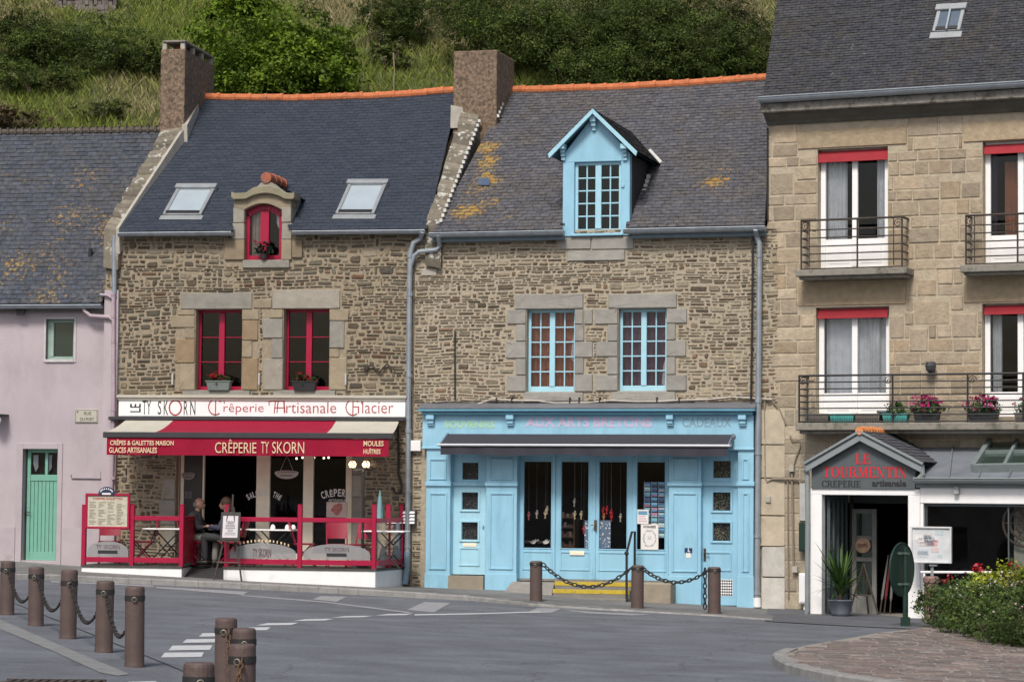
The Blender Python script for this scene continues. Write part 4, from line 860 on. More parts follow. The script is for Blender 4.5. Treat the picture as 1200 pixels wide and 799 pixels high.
    p_ = f.P3(697.8, 615, yc); mb = MB(); mb.box(p_.x - .025, p_.x + .025, yc - .012, yc + .01, p_.z - .11, p_.z + .1); mb.tube([(p_.x, yc - .01, p_.z), (p_.x, yc - .06, p_.z), (p_.x - .08, yc - .06, p_.z)], .012, 6); mb.build('handle', mat('bronze', (.12, .09, .06), .4, .2, 8, metal=.5), d2)
    a_, b_, c_, d_ = f.rect(667.5, 645.3, 684.5, 650.2, yc); mb = MB(); mb.box(a_, b_, yc + .005, yc + .03, c_, d_); mb.box(a_ + .1, b_ - .05, yc, yc + .006, c_ + .03, c_ + .05); mb.build('letter_plate', CREAM, d1, .004)
    mb = MB(); mb.box(U[0], U[12], yc - .03, .3, zb - .04, zb); mb.build('threshold', CONCR, t)
    # steps, ramp stone, side block
    mb = MB(); dark = (.20, .19, .17, 0)
    tr = [((650, 740), 682, -.0, -.42), ((648, 738), 691, -.40, -.80), ((655, 733), 701, -.78, -1.1)]
    for i, ((x0, x1), yy, ya, yb) in enumerate(tr):
        p, _ = f.hit(x0, yy, yb); q, zt_ = f.hit((x0 + x1) / 2, yy, yb); q = f.hit(x1, yy, yb)[0]; mb.box(p, q, yb, 0 if i < 1 else ya + .02, zt_ - .35, zt_, dark)
    st = mb.build('steps', DRESSED, t, .01)
    mb = MB()
    for i, ((x0, x1), yy, ya, yb) in enumerate(tr[:2]):
        p, zt_ = f.hit(x0, yy, yb); q = f.hit(x1, yy, yb)[0]; zt_ = f.hit((x0 + x1) / 2, yy, yb)[1]; mb.box(p, q, yb - .006, yb + .09, zt_ - .07, zt_ + .005)
    mb.build('nosing', mat('yellow_paint', (.50, .37, .03), .6, .15, 9, .1, 40, stain=((.22, .18, .08), 10, .58, .75)), st)
    mb = MB(); zz = f.hit(620, 681, -.2)[1]; a_ = f.hit(590, 690, -.75)[0]; b_ = f.hit(648, 690, -.75)[0]; a2 = f.hit(600, 680, -.13)[0]; b2 = f.hit(650, 680, -.13)[0]; zl = f.gz(a_, -.8) + .1
    mb.hull([(a_, -.8, zl - .3), (b_, -.8, zl - .3), (b2, -.13, zl - .3), (a2, -.13, zl - .3)], [(a_, -.8, zl + .0), (b_, -.8, zl - .0), (b2, -.13, zz), (a2, -.13, zz)], (.25, .235, .21, 0)); mb.build('ramp_stone', DRESSED, t, .015)
    a_, b_, c_, d_ = f.rect(750, 683, 786, 711, -.6); mb = MB(); mb.box(a_, b_, -.6, 0, c_ - .15, d_, (.29, .25, .19, 0)); mb.build('side_block', DRESSED, t, .02)
    # what hangs or stands behind the panes ---- floor shelf and back
    mb = MB(); mb.box(U[1], U[2], .4, 1.2, g1 - .3, g1 - .25); mb.build('display_shelf', WOODDK, t)
    return dict(yc=yc, U=U, g0=g0, g1=g1, z0=z0, zfl=zb)
SF = shopfront()
def shop_extras():
    f = B
    # fascia lettering
    yl = -.162; t = f.thing('sign_lettering', 'faded painted fascia lettering in lime, pink and grey over the blue shop front', 'lettering', f.hit(690, 495, yl)[0], f.hit(690, 495, yl)[1], yl)
    for body, q, m in (('SOUVENIRS', (521, 493, 580, 501.5), mat('lime_lettering', (.38, .62, .42), .6, .05)), ('AUX ARTS BRETONS', (616, 488.5, 764, 500.5), mat('pink_lettering', (.55, .46, .63), .6, .05)), ('CADEAUX', (799.5, 489.5, 857, 500), mat('grey_lettering', (.22, .34, .42), .6, .05))):
        a, b, c, d = f.rect(*q, yl); mb = MB(); text_mb(mb, body, a, b, c, d, yl, .035 if body != 'CADEAUX' else .012, .004); mb.build('lettering', m, t)
    # awning rolled half out
    ya = -.14; yf = -.66; t = f.thing('awning', 'slate grey rolled awning stretched under the blue fascia', 'awning', f.hit(685, 520, ya)[0], f.hit(685, 520, ya)[1], ya)
    zt = f.hit(685, 508.5, ya - .1)[1]; zf = f.hit(685, 522.3, yf)[1]; zv = f.hit(685, 533.3, yf)[1]; a, b = f.hit(514.5, 515, yf)[0], f.hit(854.5, 515, yf)[0]
    mb = MB(); mb.hull([(a, ya - .02, zt), (b, ya - .02, zt), (b, yf, zf + .02), (a, yf, zf + .02)], [(a, ya - .02, zt - .015), (b, ya - .02, zt - .015), (b, yf, zf + .005), (a, yf, zf + .005)]); mb.build('canopy', AWNG, t)
    n = 90; mb = MB(); rr = random.Random(2)
    row = lambda z, k: [Vector((a + .03 + (b - a - .06) * i / n, yf + .01 + k * (.012 * math.sin(i * .7) + .02 * noise.noise((i * .13, 2, 0))), z + k * .012 * math.sin(i * .21))) for i in range(n + 1)]
    A_, B_ = row(zf, 0), row(zv, 1)
    for i in range(n): mb.quad(A_[i], A_[i + 1], B_[i + 1], B_[i])
    mb.build('valance', AWNG, t, 0, True)
    mb = MB(); mb.tube([(a - .03, yf - .01, zf + .012), (b + .03, yf - .01, zf + .012)], .024, 8); mb.build('front_bar', mat('pale_bar', (.55, .56, .60), .4, .05), t)
    mb = MB(); mb.tube([(a + .05, ya, zt - .05), (b - .05, ya, zt - .05)], .05, 10)
    for u in (a + .02, b - .02): mb.hull([(u - .02, ya, zt - .1), (u + .02, ya, zt - .1), (u + .02, ya, zt + .03), (u - .02, ya, zt + .03)], [(u - .015, yf, zf - .02), (u + .015, yf, zf - .02), (u + .015, yf, zf + .02), (u - .015, yf, zf + .02)])
    p = f.P3(859.5, 512, yf + .1); mb.lathe([(.03, -.05), (.05, 0), (.03, .05)], p, 8); p = f.P3(857, 521, yf); mb.box(p.x - .03, p.x + .02, yf - .03, yf + .03, p.z - .03, p.z + .03); mb.build('roller', mat('bracket_grey', (.12, .16, .2), .5), t)
    # cables on the wall above the cornice
    t = f.thing('cable_bundle', 'pale and black cables sagging along the top of the blue cornice', 'cable', f.hit(690, 470, -.1)[0], f.hit(690, 470, -.1)[1], -.1)
    for nm, m, r_, seq in (('pale_cable', mat('pale_cable', (.50, .46, .40), .7), .017, ((558, 474), (578, 467), (600, 469), (630, 469.5), (650, 472), (690, 471.5), (715, 469), (745, 470.5), (775, 470), (800, 468.5), (830, 468), (860, 465), (884, 466.5), (905, 468))), ('black_cable', BLACK, .013, ((497, 474), (520, 471), (560, 470), (610, 470.5), (660, 470), (720, 470.5), (770, 471.5), (830, 469), (880, 463), (889, 466)))):
        mb = MB(); mb.tube([f.P3(x, y, -.06) for x, y in seq], r_, 6)
        for x in (582, 600, 668, 679, 703, 770, 796): 
            if nm == 'black_cable': p = f.P3(x, 469, -.05); mb.box(p.x - .015, p.x + .015, -.08, 0, p.z - .06, p.z + .06)
        mb.build(nm, m, t)
    # handrail
    t = f.thing('handrail', 'black iron handrail beside the yellow edged steps', 'handrail', f.hit(740, 702, -.9)[0], f.hit(740, 702, -.9)[1], -.9)
    mb = MB(); mb.tube([f.P3(734.3, 705, -1.0), f.P3(734.3, 648, -1.0), f.P3(740.3, 623.5, -.5), f.P3(744, 622.5, -.3), f.P3(743.6, 684, -.3)], .024, 8); p = f.P3(734.3, 648, -1.0); mb.ball(p, .045, 8, 6); mb.build('rail', BLACK, t)
    # papers
    yc = SF['yc']
    def paper(nm, label, q, m, y, cat='poster', parts=()):
        a, b, c, d = f.rect(*q, y); t = f.thing(nm, label, cat, (a + b) / 2, c, y); mb = MB(); mb.box(a, b, y - .004, y, c, d); s = mb.build('sheet', m, t)
        for pn, pm, fn in parts:
            mb = MB(); fn(mb, a, b, c, d, y - .004); mb.build(pn, pm, s)
    def ring(mb, a, b, c, d, y):
        n = 40; cu, cz = (a + b) / 2, (c + d) / 2 - .03; ru, rz = (b - a) * .36, (d - c) * .32; rr = random.Random(6)
        for i in range(n): p = (cu + ru * math.cos(i * 2 * math.pi / n) * rr.uniform(.85, 1.1), cz + rz * math.sin(i * 2 * math.pi / n) * rr.uniform(.85, 1.1)); s = rr.uniform(.006, .013); mb.box(p[0] - s, p[0] + s, y - .002, y + .001, p[1] - s, p[1] + s)
        for k in range(3): mb.box(cu - .04, cu + .04, y - .002, y + .001, cz - .02 + .025 * k, cz - .012 + .025 * k)
    def head(mb, a, b, c, d, y): text_mb(mb, 'HORAIRES', a + .05, b - .05, d - .075, d - .025, y, .03, .002)
    paper('poster', 'white paper poster with a grey circle stuck low on the right shop pane', (751, 614, 771.5, 643.8), PAPER, yc - .02, 'poster', (('drawing', mat('grey_ink', (.33, .34, .34), .8), ring), ('heading', INKBLK, head)))
    def lines(mb, a, b, c, d, y):
        for k in range(5): mb.box(a + .03, b - .03 - .02 * (k % 3), y - .002, y + .001, c + .05 + .045 * k, c + .062 + .045 * k)
    def bluebox(mb, a, b, c, d, y): mb.box(a + .02, b - .02, y - .002, y + .001, d - .10, d - .03)
    paper('notice', 'small white notice with a blue band beside the postcards', (746.8, 596.8, 760, 613.6), PAPER, yc - .03, 'notice', (('text_lines', mat('pink_ink', (.5, .25, .35), .8), lines), ('band', mat('blue_ink', (.15, .35, .55), .8), bluebox)))
    yp = -.14
    def whl(mb, a, b, c, d, y): 
        cu, cz = (a + b) / 2, (c + d) / 2; mb.ball((cu, y, cz + .035), .012, 6, 4, (1, .3, 1)); mb.box(cu - .012, cu + .008, y - .002, y + .001, cz - .02, cz + .022); mb.box(cu - .01, cu + .035, y - .002, y + .001, cz - .025, cz - .012); 
        mb.tube([(cu - .01 + .035 * math.cos(k * .4 - 2.8), y, cz - .02 + .035 * math.sin(k * .4 - 2.8)) for k in range(9)], .005, 4)
    def lab(mb, a, b, c, d, y): mb.box(a + .03, b - .03, y - .001, y + .004, c - .09, c)
    paper('sticker', 'dark blue wheelchair access sticker on the blue pilaster', (802.3, 641.8, 811.3, 647.8), mat('navy', (.012, .03, .13), .4), yp - .001, 'sticker', (('symbol', INKWHT, whl), ('white_label', PAPER, lab)))
    # postcard rack
    a, b, c, d = f.rect(754.5, 564, 779.5, 630, .26); t = f.thing('postcard_rack', 'tall rack of blue sea postcards behind the right shop pane', 'postcard rack', (a + b) / 2, c, .26)
    mb = MB(); 
    for k in range(4): u = a + (b - a) * k / 3; mb.tube([(u, .29, c - .2), (u, .29, d)], .01, 5)
    mb.tube([((a + b) / 2, .34, SF['zfl']), ((a + b) / 2, .34, c)], .03, 6); mb.build('wire_frame', mat('wire', (.4, .4, .4), .4), t)
    mb = MB(); rr = random.Random(12); pal = [(.10, .25, .42), (.16, .36, .55), (.32, .48, .58), (.08, .16, .25), (.5, .55, .58), (.14, .33, .36), (.36, .18, .26), (.05, .10, .20)]
    for i in range(3):
        for j in range(11):
            u0 = a + (b - a) * i / 3 + .015; u1 = a + (b - a) * (i + 1) / 3 - .015; z0 = c + (d - c) * j / 11 + .008; z1 = z0 + (d - c) / 11 - .02; k = rr.choice(pal); zz = z0 + (z1 - z0) * rr.uniform(.35, .65)
            mb.box(u0, u1, .25 + rr.uniform(-.01, .01), .27, z0, zz, tuple(min(1, x * 1.4) for x in k) + (0,)); k2 = rr.choice(pal); mb.box(u0, u1, .25, .27, zz, z1, tuple(min(1, x * 2.2) for x in k2) + (0,))
    mb.build('postcards', mat('card', (1, 1, 1), .4, .25, 30, tint=True), t)
    # polka dot cloths behind the doors
    for x0, x1, lab in ((701.5, 715.5, 'grey blue polka dot bag hanging behind the right door pane'), (685, 689.5, 'narrow strip of dotted cloth at the edge of the left door pane')):
        a, b, c, d = f.rect(x0, 609.5, x1, 642, yc + .1); t = f.thing('dotted_cloth', lab, 'cloth', (a + b) / 2, c, yc + .1); mb = MB(); mb.box(a, b, yc + .1, yc + .13, c, d); s = mb.build('cloth', mat('dot_blue', (.13, .19, .28), .8), t); mb = MB(); rr = random.Random(5)
        for k in range(int((b - a) * 130)): u, z = rr.uniform(a + .01, b - .01), rr.uniform(c + .02, d - .02); mb.ball((u, yc + .1, z), rr.uniform(.009, .018), 6, 4, (1, .2, 1))
        mb.build('dots', PAPER, s)
    # small hanging birds
    proto = {}
    for x, y, cn in ((619.5, 604, 'pink'), (629, 602, 'pale'), (639, 602, 'cream'), (641, 597, 'cream'), (673, 588, 'pale'), (673.5, 603, 'cream'), (681, 603, 'cream'), (707.5, 606, 'orange'), (716, 601, 'red'), (716.5, 606, 'red'), (727, 606, 'pale'), (706.5, 598, 'red'), (711, 597, 'red'), (684, 620, 'red')):
        p = f.P3(x, y, .3)
        if cn not in proto:
            lab = dict(pink='pink bird ornament on a thread behind the left shop pane', pale='pale bird ornament on a thread behind the dark shop panes', cream='cream bird ornament on a thread behind the left shop panes', orange='orange bird ornament perched over the dotted bag', red='red bird ornament on a thread behind the shop door panes')[cn]
            col = dict(pink=(.45, .12, .14), pale=(.45, .42, .36), cream=(.6, .5, .3), orange=(.6, .22, .08), red=(.55, .02, .03))[cn]
            t = f.thing('bird_ornament', lab, 'ornament', p.x, p.z, .3, cn + ' hanging birds'); m = mat('ornament_' + cn, col, .6)
            mb = MB(); mb.ball((p.x, .3, p.z), .026, 8, 6, (.9, .7, 1.9)); mb.ball((p.x + .01, .29, p.z + .06), .022, 8, 6); mb.hull([(p.x - .035, .3, p.z + .01), (p.x - .035, .31, p.z + .03), (p.x - .035, .3, p.z + .03)], [(p.x, .29, p.z - .02), (p.x, .31, p.z + .03), (p.x, .29, p.z + .03)]); mb.hull([(p.x + .035, .3, p.z + .01), (p.x + .035, .31, p.z + .03), (p.x + .035, .3, p.z + .03)], [(p.x, .29, p.z - .02), (p.x, .31, p.z + .03), (p.x, .29, p.z + .03)])
            mb.prism([(p.x - .02, p.z - .09), (p.x + .02, p.z - .09), (p.x, p.z - .02)], 'y', .295, .305); mb.build('bird', m, t, 0, True)
            mb = MB(); mb.tube([(p.x, .3, p.z + .07), (p.x, .3, SF['g0'] + .2)], .003, 4); mb.build('thread', mat('thread', (.12, .12, .12), .8), t); proto[cn] = t
        else:
            c = copy_tree(proto[cn]); c.location = f.pt(p.x, .3, p.z)
    # shelves with goods in the dark
    t = f.thing('display_unit', 'dim wooden display unit with small wares behind the second shop pane', 'shelf', f.hit(660, 640, 1.2)[0], SF['zfl'], 1.2)
    mb = MB(); a, b, c, d = f.rect(654, 606, 672, 640, 1.2)
    for k in range(4): z = c + (d - c) * k / 3; mb.box(a, b, 1.2, 1.5, z - .02, z)
    mb.box(a - .03, a, 1.2, 1.5, SF['zfl'], d); mb.box(b, b + .03, 1.2, 1.5, SF['zfl'], d); s = mb.build('shelves', mat('mid_wood', (.20, .12, .07), .6), t)
    mb = MB(); rr = random.Random(4)
    for k in range(4):
        for i in range(6): u = a + (b - a) * (i + .5) / 6; z = c + (d - c) * k / 3; hh = rr.uniform(.04, .12); mb.box(u - .025, u + .025, 1.25, 1.3, z, z + hh, rr.choice([(.3, .2, .12, 0), (.4, .35, .28, 0), (.25, .08, .06, 0), (.15, .15, .14, 0)]))
    mb.build('wares', mat('wares', (1, 1, 1), .5, tint=True), s)
    a, b, c, d = f.rect(613, 632, 645, 641, .7); t = f.thing('table_linen', 'white folded linen lying low behind the left shop pane', 'linen', (a + b) / 2, c, .7)
    mb = MB(); n = 14; rr = random.Random(8)
    g = [[Vector((a + (b - a) * i / n, .55 + .1 * j, c + .05 + (d - c) * .8 * abs(math.sin(i * .5 + j)) * rr.uniform(.5, 1))) for i in range(n + 1)] for j in range(4)]
    for j in range(3):
        for i in range(n): mb.quad(g[j][i], g[j][i + 1], g[j + 1][i + 1], g[j + 1][i])
    mb.build('folds', PAPER, t)
shop_extras()

# ================================================================== RIGHT HOUSE
def balcony_rail(mb, f, u0, u1, z0, zt, yf, bars, posts, scroll=True):
    r = .014
    def line(z, rr): mb.tube([(u0, -.02, z), (u0, yf, z)], rr, 6); mb.tube([(u0, yf, z), (u1, yf, z)], rr, 6); mb.tube([(u1, yf, z), (u1, -.02, z)], rr, 6)
    line(zt, .022)
    for k in bars: line(z0 + (zt - z0) * k, r)
    for u in posts: mb.tube([(u, yf, z0 - .03), (u, yf, zt)], .018, 6)
    for u in (u0 + .16, u1 - .16): mb.tube([(u, yf, z0 + .05), (u, yf, zt)], .011, 5)
    if scroll:
        for u in scroll if isinstance(scroll, list) else (u0 + .08, u1 - .08):
            z = zt - (zt - z0) * .12; R = (zt - z0) * .095
            mb.tube([(u + R * (1 - k / 22) * math.cos(k * .55), yf, z + R * (1 - k / 22) * math.sin(k * .55)) for k in range(20)], .009, 5)
def right_house():
    f = Q; yl = f.hit(899.5, 200)[0]; u1 = f.hit(1330, 300)[0]; zb = -.9; ze = (f.hit(910, 148)[1] + f.hit(1190, 133)[1]) / 2 + .05
    h = f.thing('house', 'tall beige cut stone house with red window valances and iron balconies', 'house', (yl + u1) / 2, -.1)
    WS = [f.rect(958, 173.5, 1040.5, 315), f.rect(956, 359.5, 1042, 488), f.rect(1151.5, 164, 1237, 309), f.rect(1151, 355, 1237, 488)]
    DOOR = f.rect(985, 590, 1200, 722)
    slabz = f.rect(932, 498, 1330, 508, -.55)
    mb = MB(); wall_grid(mb, yl, u1, zb, ze, WS + [DOOR], .34, MORT_Q); zr = f.hit(928, -120, 2.9)[1]
    mb.quad((yl, 0, zb), (yl, 9, zb), (yl, 9, ze), (yl, 0, ze), MORT_T); mb.quad((u1, .34, zb), (u1, 9, zb), (u1, 9, ze), (u1, .34, ze), MORT_Q); mb.quad((yl, 9, zb), (u1, 9, zb), (u1, 9, ze), (yl, 9, ze), MORT_Q)
    lint = [f.rect(935, 151, 1063, 172.5), f.rect(935, 328, 1062, 358), f.rect(1129, 141, 1260, 164), f.rect(1129, 322, 1260, 354)]
    lowu = f.hit(924, 480)[0]
    masonry(mb, yl, u1, f.hit(960, 478)[1], ze, WS + lint, (.19, .31), (.26, .70), PAL_Q, .018, .016, 41, 0, .004, .05, .12)
    masonry(mb, max(yl, f.hit(915, 600)[0]), u1, zb + .5, f.hit(960, 478)[1] - .01, [DOOR] + WS, (.24, .34), (.35, .8), [(.36, .31, .23), (.34, .295, .225)], .014, .012, 42, 0, 0, .04, 0)
    mb.build('wall', ASHLAR, h)
    for q in lint: mb = MB(); block(mb, q, 0, .022, (.355, .28, .185)); mb.build('lintel', ASHLAR, h)
    vals = [(958, 175.5, 1039.5, 189), (957.5, 361, 1039.5, 372.8), (1152.5, 167.5, 1238, 179), (1152.5, 356.8, 1238, 368)]
    gb = [280, 460.5, 275, 459]
    cur = mat('grey_curtain', (.74, .76, .75), .9, .1, 6); cur2 = mat('brown_curtain', (.42, .19, .10), .9, .1, 6); net = mat('net_curtain', (.80, .83, .83), .9, .1, 6)
    for k, (r, v, g) in enumerate(zip(WS, vals, gb)):
        a, b, c, d = r; y = .16; zm = f.hit((v[0] + v[2]) / 2, g, y)[1]; um = (a + b) / 2
        mb = MB(); frame_mb(mb, (a + .01, b - .01, c, d), y, y + .08, .1, .06); mb.box(um - .055, um + .055, y - .012, y + .07, c + .06, d - .1)
        for lo, hi in ((a + .11, um - .055), (um + .055, b - .11)):
            mb.box(lo, hi, y + .02, y + .06, c + .06, zm); mb.box(lo + .06, hi - .06, y + .01, y + .021, c + .12, zm - .07)
        w_ = mb.build('window', WHITEPVC, h, .006); mb = MB(); mb.box(a + .05, b - .05, y + .034, y + .04, zm - .02, d - .05); mb.build('pane', GLASS, w_)
        va, vb, vc, vd = f.rect(*v, -.0); mb = MB(); mb.hull([(va, .02, vc), (vb, .02, vc), (vb, .05, vc), (va, .05, vc)], [(va, .08, vd), (vb, .08, vd), (vb, .11, vd), (va, .11, vd)]); mb.build('window_valance', REDDARK, w_, .006)
        yc = y + .13
        if k == 0: curtain(w_, a + .1, a + .5, zm, d - .1, yc, cur, 5, .03); curtain(w_, b - .3, b - .1, zm, d - .1, yc, cur, 3, .03)
        if k == 1: curtain(w_, a + .1, b - .1, zm, d - .1, yc + .05, net, 9, .02); curtain(w_, um + .25, b - .25, zm, d - .1, yc - .04, cur, 3, .03)
        if k == 2: curtain(w_, a + .32, a + .58, zm, d - .35, yc + .1, cur2, 4, .03); curtain(w_, a + .1, a + .2, zm, d - .1, yc, mat('dark_violet_curtain', (.03, .02, .05), .9), 2, .02)
        if k == 3: curtain(w_, a + .12, a + .3, zm, d - .1, yc, cur, 4, .03)
    # balconies
    for k, (sl, rl) in enumerate((((932, 314.5, 1062.5, 322.5), (939, 256.5, 1057, 314)), ((1125, 308.5, 1260, 317.5), (1132, 250.5, 1254, 309)))):
        yf = -.42; a, b, c, d = f.rect(*sl, yf - .08); mb = MB(); mb.box(a, b, yf - .08, 0, c, d); mb.box(a + .05, b - .05, yf - .02, 0, c - .05, c); bs = mb.build('balcony_slab', CONCR, h, .015)
        a, b, c2, d2 = f.rect(*rl, yf); mb = MB(); balcony_rail(mb, f, a, b, d, d2, yf, (.02, .17, .32, .47, .64, .80), (a, b, (a + b) / 2 if k else (a + b) / 2 + .12)); mb.build('balcony_railing', RUST, h)
    yf = -.55; a, b, c, d = f.rect(932, 497, 1330, 507.5, yf - .08); d = (f.hit(932, 497, yf - .08)[1] + f.hit(1199, 493, yf - .08)[1]) / 2; c = d - .14; mb = MB(); mb.box(a, b, yf - .08, 0, c, d); mb.box(a + .05, b, yf, 0, c - .06, c); mb.build('balcony_slab', CONCR, h, .015)
    zt = (f.hit(937, 440, yf)[1] + f.hit(1199, 437.5, yf)[1]) / 2; ua = f.hit(936.5, 470, yf)[0]; mb = MB(); px = lambda x: f.hit(x, 470, yf)[0]
    balcony_rail(mb, f, ua, b - .1, d, zt, yf, (.03, .17, .31, .45, .58, .72, .86), [px(936.5), px(1046), px(1134), px(1199), px(1260)], [px(941), px(1041), px(1139)]); mb.build('balcony_railing', BLACK, h)
    # cornice, gutter, roof
    mb = MB(); z1 = ze + .03; mb.box(yl - .03, u1, -.36, .02, ze + .17, ze + .35); co_ = mb.build('cornice', mat('lichen_concrete', (.24, .225, .20), .9, .25, 9, .7, 30, stain=((.085, .08, .06), 7, .5, .66)), h, .015); mb = MB(); mb.prism([(.02, ze - .03), (-.06, ze - .03), (-.10, ze + .03), (-.22, ze + .12), (-.26, ze + .17), (.02, ze + .17)], 'x', yl, u1); mb.build('cove', mat('shade_toned_concrete', (.10, .095, .08), .9, .25, 4, .4), co_, .006)  # cove concrete coloured dark to carry the shade of the recess under the slab
    e0 = Vector((yl - .02, -.42, ze + .45)); e1 = Vector((u1 + .1, -.42, ze + .45)); mb = MB(); gutter_mb(mb, e0 + Vector((0, 0, .0)), e1, .105); mb.build('gutter', ZINC, h)
    e0 += Vector((.03, .1, .02)); e1 += Vector((0, .1, .02)); r0 = f.P3(929, -125, 2.9); r1 = Vector((e1.x, 2.9, r0.z)); P, n = bil(e0, e1, r0, r1)
    lich = lambda s, t: .16 * noise.noise((s * 10, t * 7, 8)) - .06
    mb = MB(); slates(mb, P, n, 84, .17, [(.062, .067, .080), (.067, .072, .084), (.058, .063, .076), (.073, .075, .082), (.068, .069, .073)], 51, lich); sheet(mb, P, 1, 1, (.04, .04, .04, -1)); mb.quad(r0, r1, Vector((e1.x, 9, ze)), Vector((e0.x, 9, ze)), (.05, .05, .06, -1))
    mb.add([Vector((yl, 0, ze)), Vector((yl, 9, ze)), r0, e0], [(0, 1, 2, 3)], (.05, .05, .06, -1)); mb.build('roof', OLDSLATE, h)
    skylight(h, f, ((1094, 39), (1126, 37.5), (1132.5, 8), (1099, 10)), e0, n, 'skylight', mat('dark_skylight_pane', (.10, .13, .17), .15, .1, 3), .06)
    q = [f.plane_hit(x, y, e0, n) + n * .07 for x, y in ((1109, 38), (1111, 38), (1117, 9), (1115, 9))]; mb = MB(); mb.hull(q, [p + n * .03 for p in q]); mb.build('skylight_bar', ZINC, h)
    mb = MB(); mb.tube([f.P3(899.5, 150, -.04), f.P3(899.5, 258, -.04)], .02, 6); mb.build('corner_seam', BLACK, h)
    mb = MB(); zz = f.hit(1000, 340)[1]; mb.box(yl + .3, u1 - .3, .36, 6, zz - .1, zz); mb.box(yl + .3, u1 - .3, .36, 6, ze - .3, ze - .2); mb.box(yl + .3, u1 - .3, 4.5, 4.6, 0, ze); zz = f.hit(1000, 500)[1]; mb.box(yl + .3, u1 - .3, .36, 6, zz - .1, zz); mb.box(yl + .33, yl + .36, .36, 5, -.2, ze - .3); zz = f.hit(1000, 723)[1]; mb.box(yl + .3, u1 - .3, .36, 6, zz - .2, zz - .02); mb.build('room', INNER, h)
    # conduits and meter boxes left of the porch
    D = lambda y, *q: [f.P3(a_, b_, y) for a_, b_ in q]
    mb = MB(); mb.tube(D(-.05, (889, 468), (905, 470), (914, 480), (921, 497)), .012, 6); mb.tube(D(-.07, (896, 470), (897, 560), (899, 565), (905, 561), (932, 561), (948, 563)), .022, 6); mb.tube(D(-.05, (926, 510), (928, 516), (937, 515), (938, 522), (934, 532), (929, 548)), .014, 6)
    mb.tube(D(-.05, (928, 555), (930, 664), (931, 670)), .022, 6); mb.tube(D(-.05, (923, 560), (924, 700)), .015, 6); mb.build('conduit', mat('stone_cable', (.24, .20, .15), .8), h)
    mb = MB(); 
    for x, y in ((901, 585), (928, 549), (932, 667)): p = f.P3(x, y, -.06); mb.box(p.x - .05, p.x + .05, -.11, 0, p.z - .06, p.z + .06)
    mb.build('junction_box', LIME, h, .008)
    p = f.P3(1091, 430, -.15); mb = MB(); mb.lathe([(.03, -.12), (.09, -.06), (.105, .02), (.09, .09), (.03, .1)], (p.x, -.17, p.z), 10); mb.box(p.x - .03, p.x + .03, -.17, 0, p.z - .12, p.z - .06); t = f.thing('wall_lamp', 'dark bulkhead lamp on the beige stone above the long balcony', 'lamp', p.x, p.z, 0); mb.build('lamp_body', mat('lamp_grey', (.045, .05, .055), .5), t)
right_house()
# ------------------------------------------------------------------ serif capitals built from stems, hairlines and serifs
def glyph(ch):
    """polygons in a 0..w x 0..1 box; returns (w, [poly])"""
    R = lambda a, b, c, d: [(a, c), (b, c), (b, d), (a, d)]
    S, H, F_ = .17, .055, .06                                  # stem, hairline, serif height
    def stem(x, w=S, lo=0, hi=1, s=.07): return [R(x, x + w, lo, hi), R(x - s, x + w + s, lo, lo + F_), R(x - s, x + w + s, hi - F_, hi)]
    def ring(cx, cy, rx, ry, t, h, a0, a1, n=16):
        out = []
        for i in range(n):
            a, b = a0 + (a1 - a0) * i / n, a0 + (a1 - a0) * (i + 1) / n
            o = lambda q: (cx + rx * math.cos(q), cy + ry * math.sin(q)); k = lambda q: (cx + (rx - t) * math.cos(q), cy + (ry - h) * math.sin(q)); out.append([o(a), o(b), k(b), k(a)])
        return out
    pi = math.pi
    if ch == 'L': return .62, stem(.08) + [R(.25, .6, 0, F_), R(.53, .6, 0, .3)]
    if ch == 'E': return .66, stem(.08) + [R(.25, .6, 0, F_), R(.54, .62, 0, .28), R(.25, .58, 1 - F_, 1), R(.51, .58, .74, 1), R(.25, .45, .49, .55), R(.43, .48, .4, .64)]
    if ch == 'T': return .72, stem(.275) + [R(.02, .70, 1 - F_, 1), R(.02, .08, .72, 1), R(.64, .70, .72, 1)]
    if ch == 'O': return .82, ring(.41, .5, .40, .52, .17, .05, 0, 2 * pi, 28)
    if ch == 'C': return .76, ring(.42, .5, .41, .52, .17, .05, pi * .22, pi * 1.78, 24) + [R(.66, .73, .66, .97), R(.66, .72, .1, .26)]
    if ch == 'U': return .82, [R(.08, .25, .3, 1), R(.0, .33, 1 - F_, 1), R(.62, .68, .3, 1), R(.54, .77, 1 - F_, 1)] + ring(.38, .34, .30, .36, .17, .06, pi, 1.5 * pi, 8) + ring(.38, .34, .30, .36, .06, .06, 1.5 * pi, 2 * pi, 8)
    if ch in 'RP':
        b = stem(.08) + [R(.25, .42, 1 - F_, 1), R(.25, .42, .45, .50)] + ring(.40, .725, .28, .275, .16, .05, -pi / 2, pi / 2, 12)
        return (.80, b + [[(.36, .48), (.54, .48), (.78, .0), (.58, .0)], R(.58, .82, 0, F_)]) if ch == 'R' else (.72, b)
    if ch == 'M': return .98, [R(.10, .155, 0, 1), R(.02, .25, 0, F_), R(.70, .87, 0, 1), R(.63, .95, 0, F_), [(.06, 1), (.26, 1), (.54, .1), (.44, .02)], [(.44, .02), (.5, .02), (.74, 1), (.67, 1)], R(.0, .2, 1 - F_, 1), R(.72, .95, 1 - F_, 1)]
    if ch == 'N': return .84, [R(.12, .175, 0, 1), R(.03, .27, 0, F_), R(.66, .715, 0, 1), R(.57, .81, 1 - F_, 1), [(.06, 1), (.25, 1), (.715, .0), (.60, .0)], R(.0, .2, 1 - F_, 1)]
    if ch == 'I': return .34, stem(.085)
    return .35, []
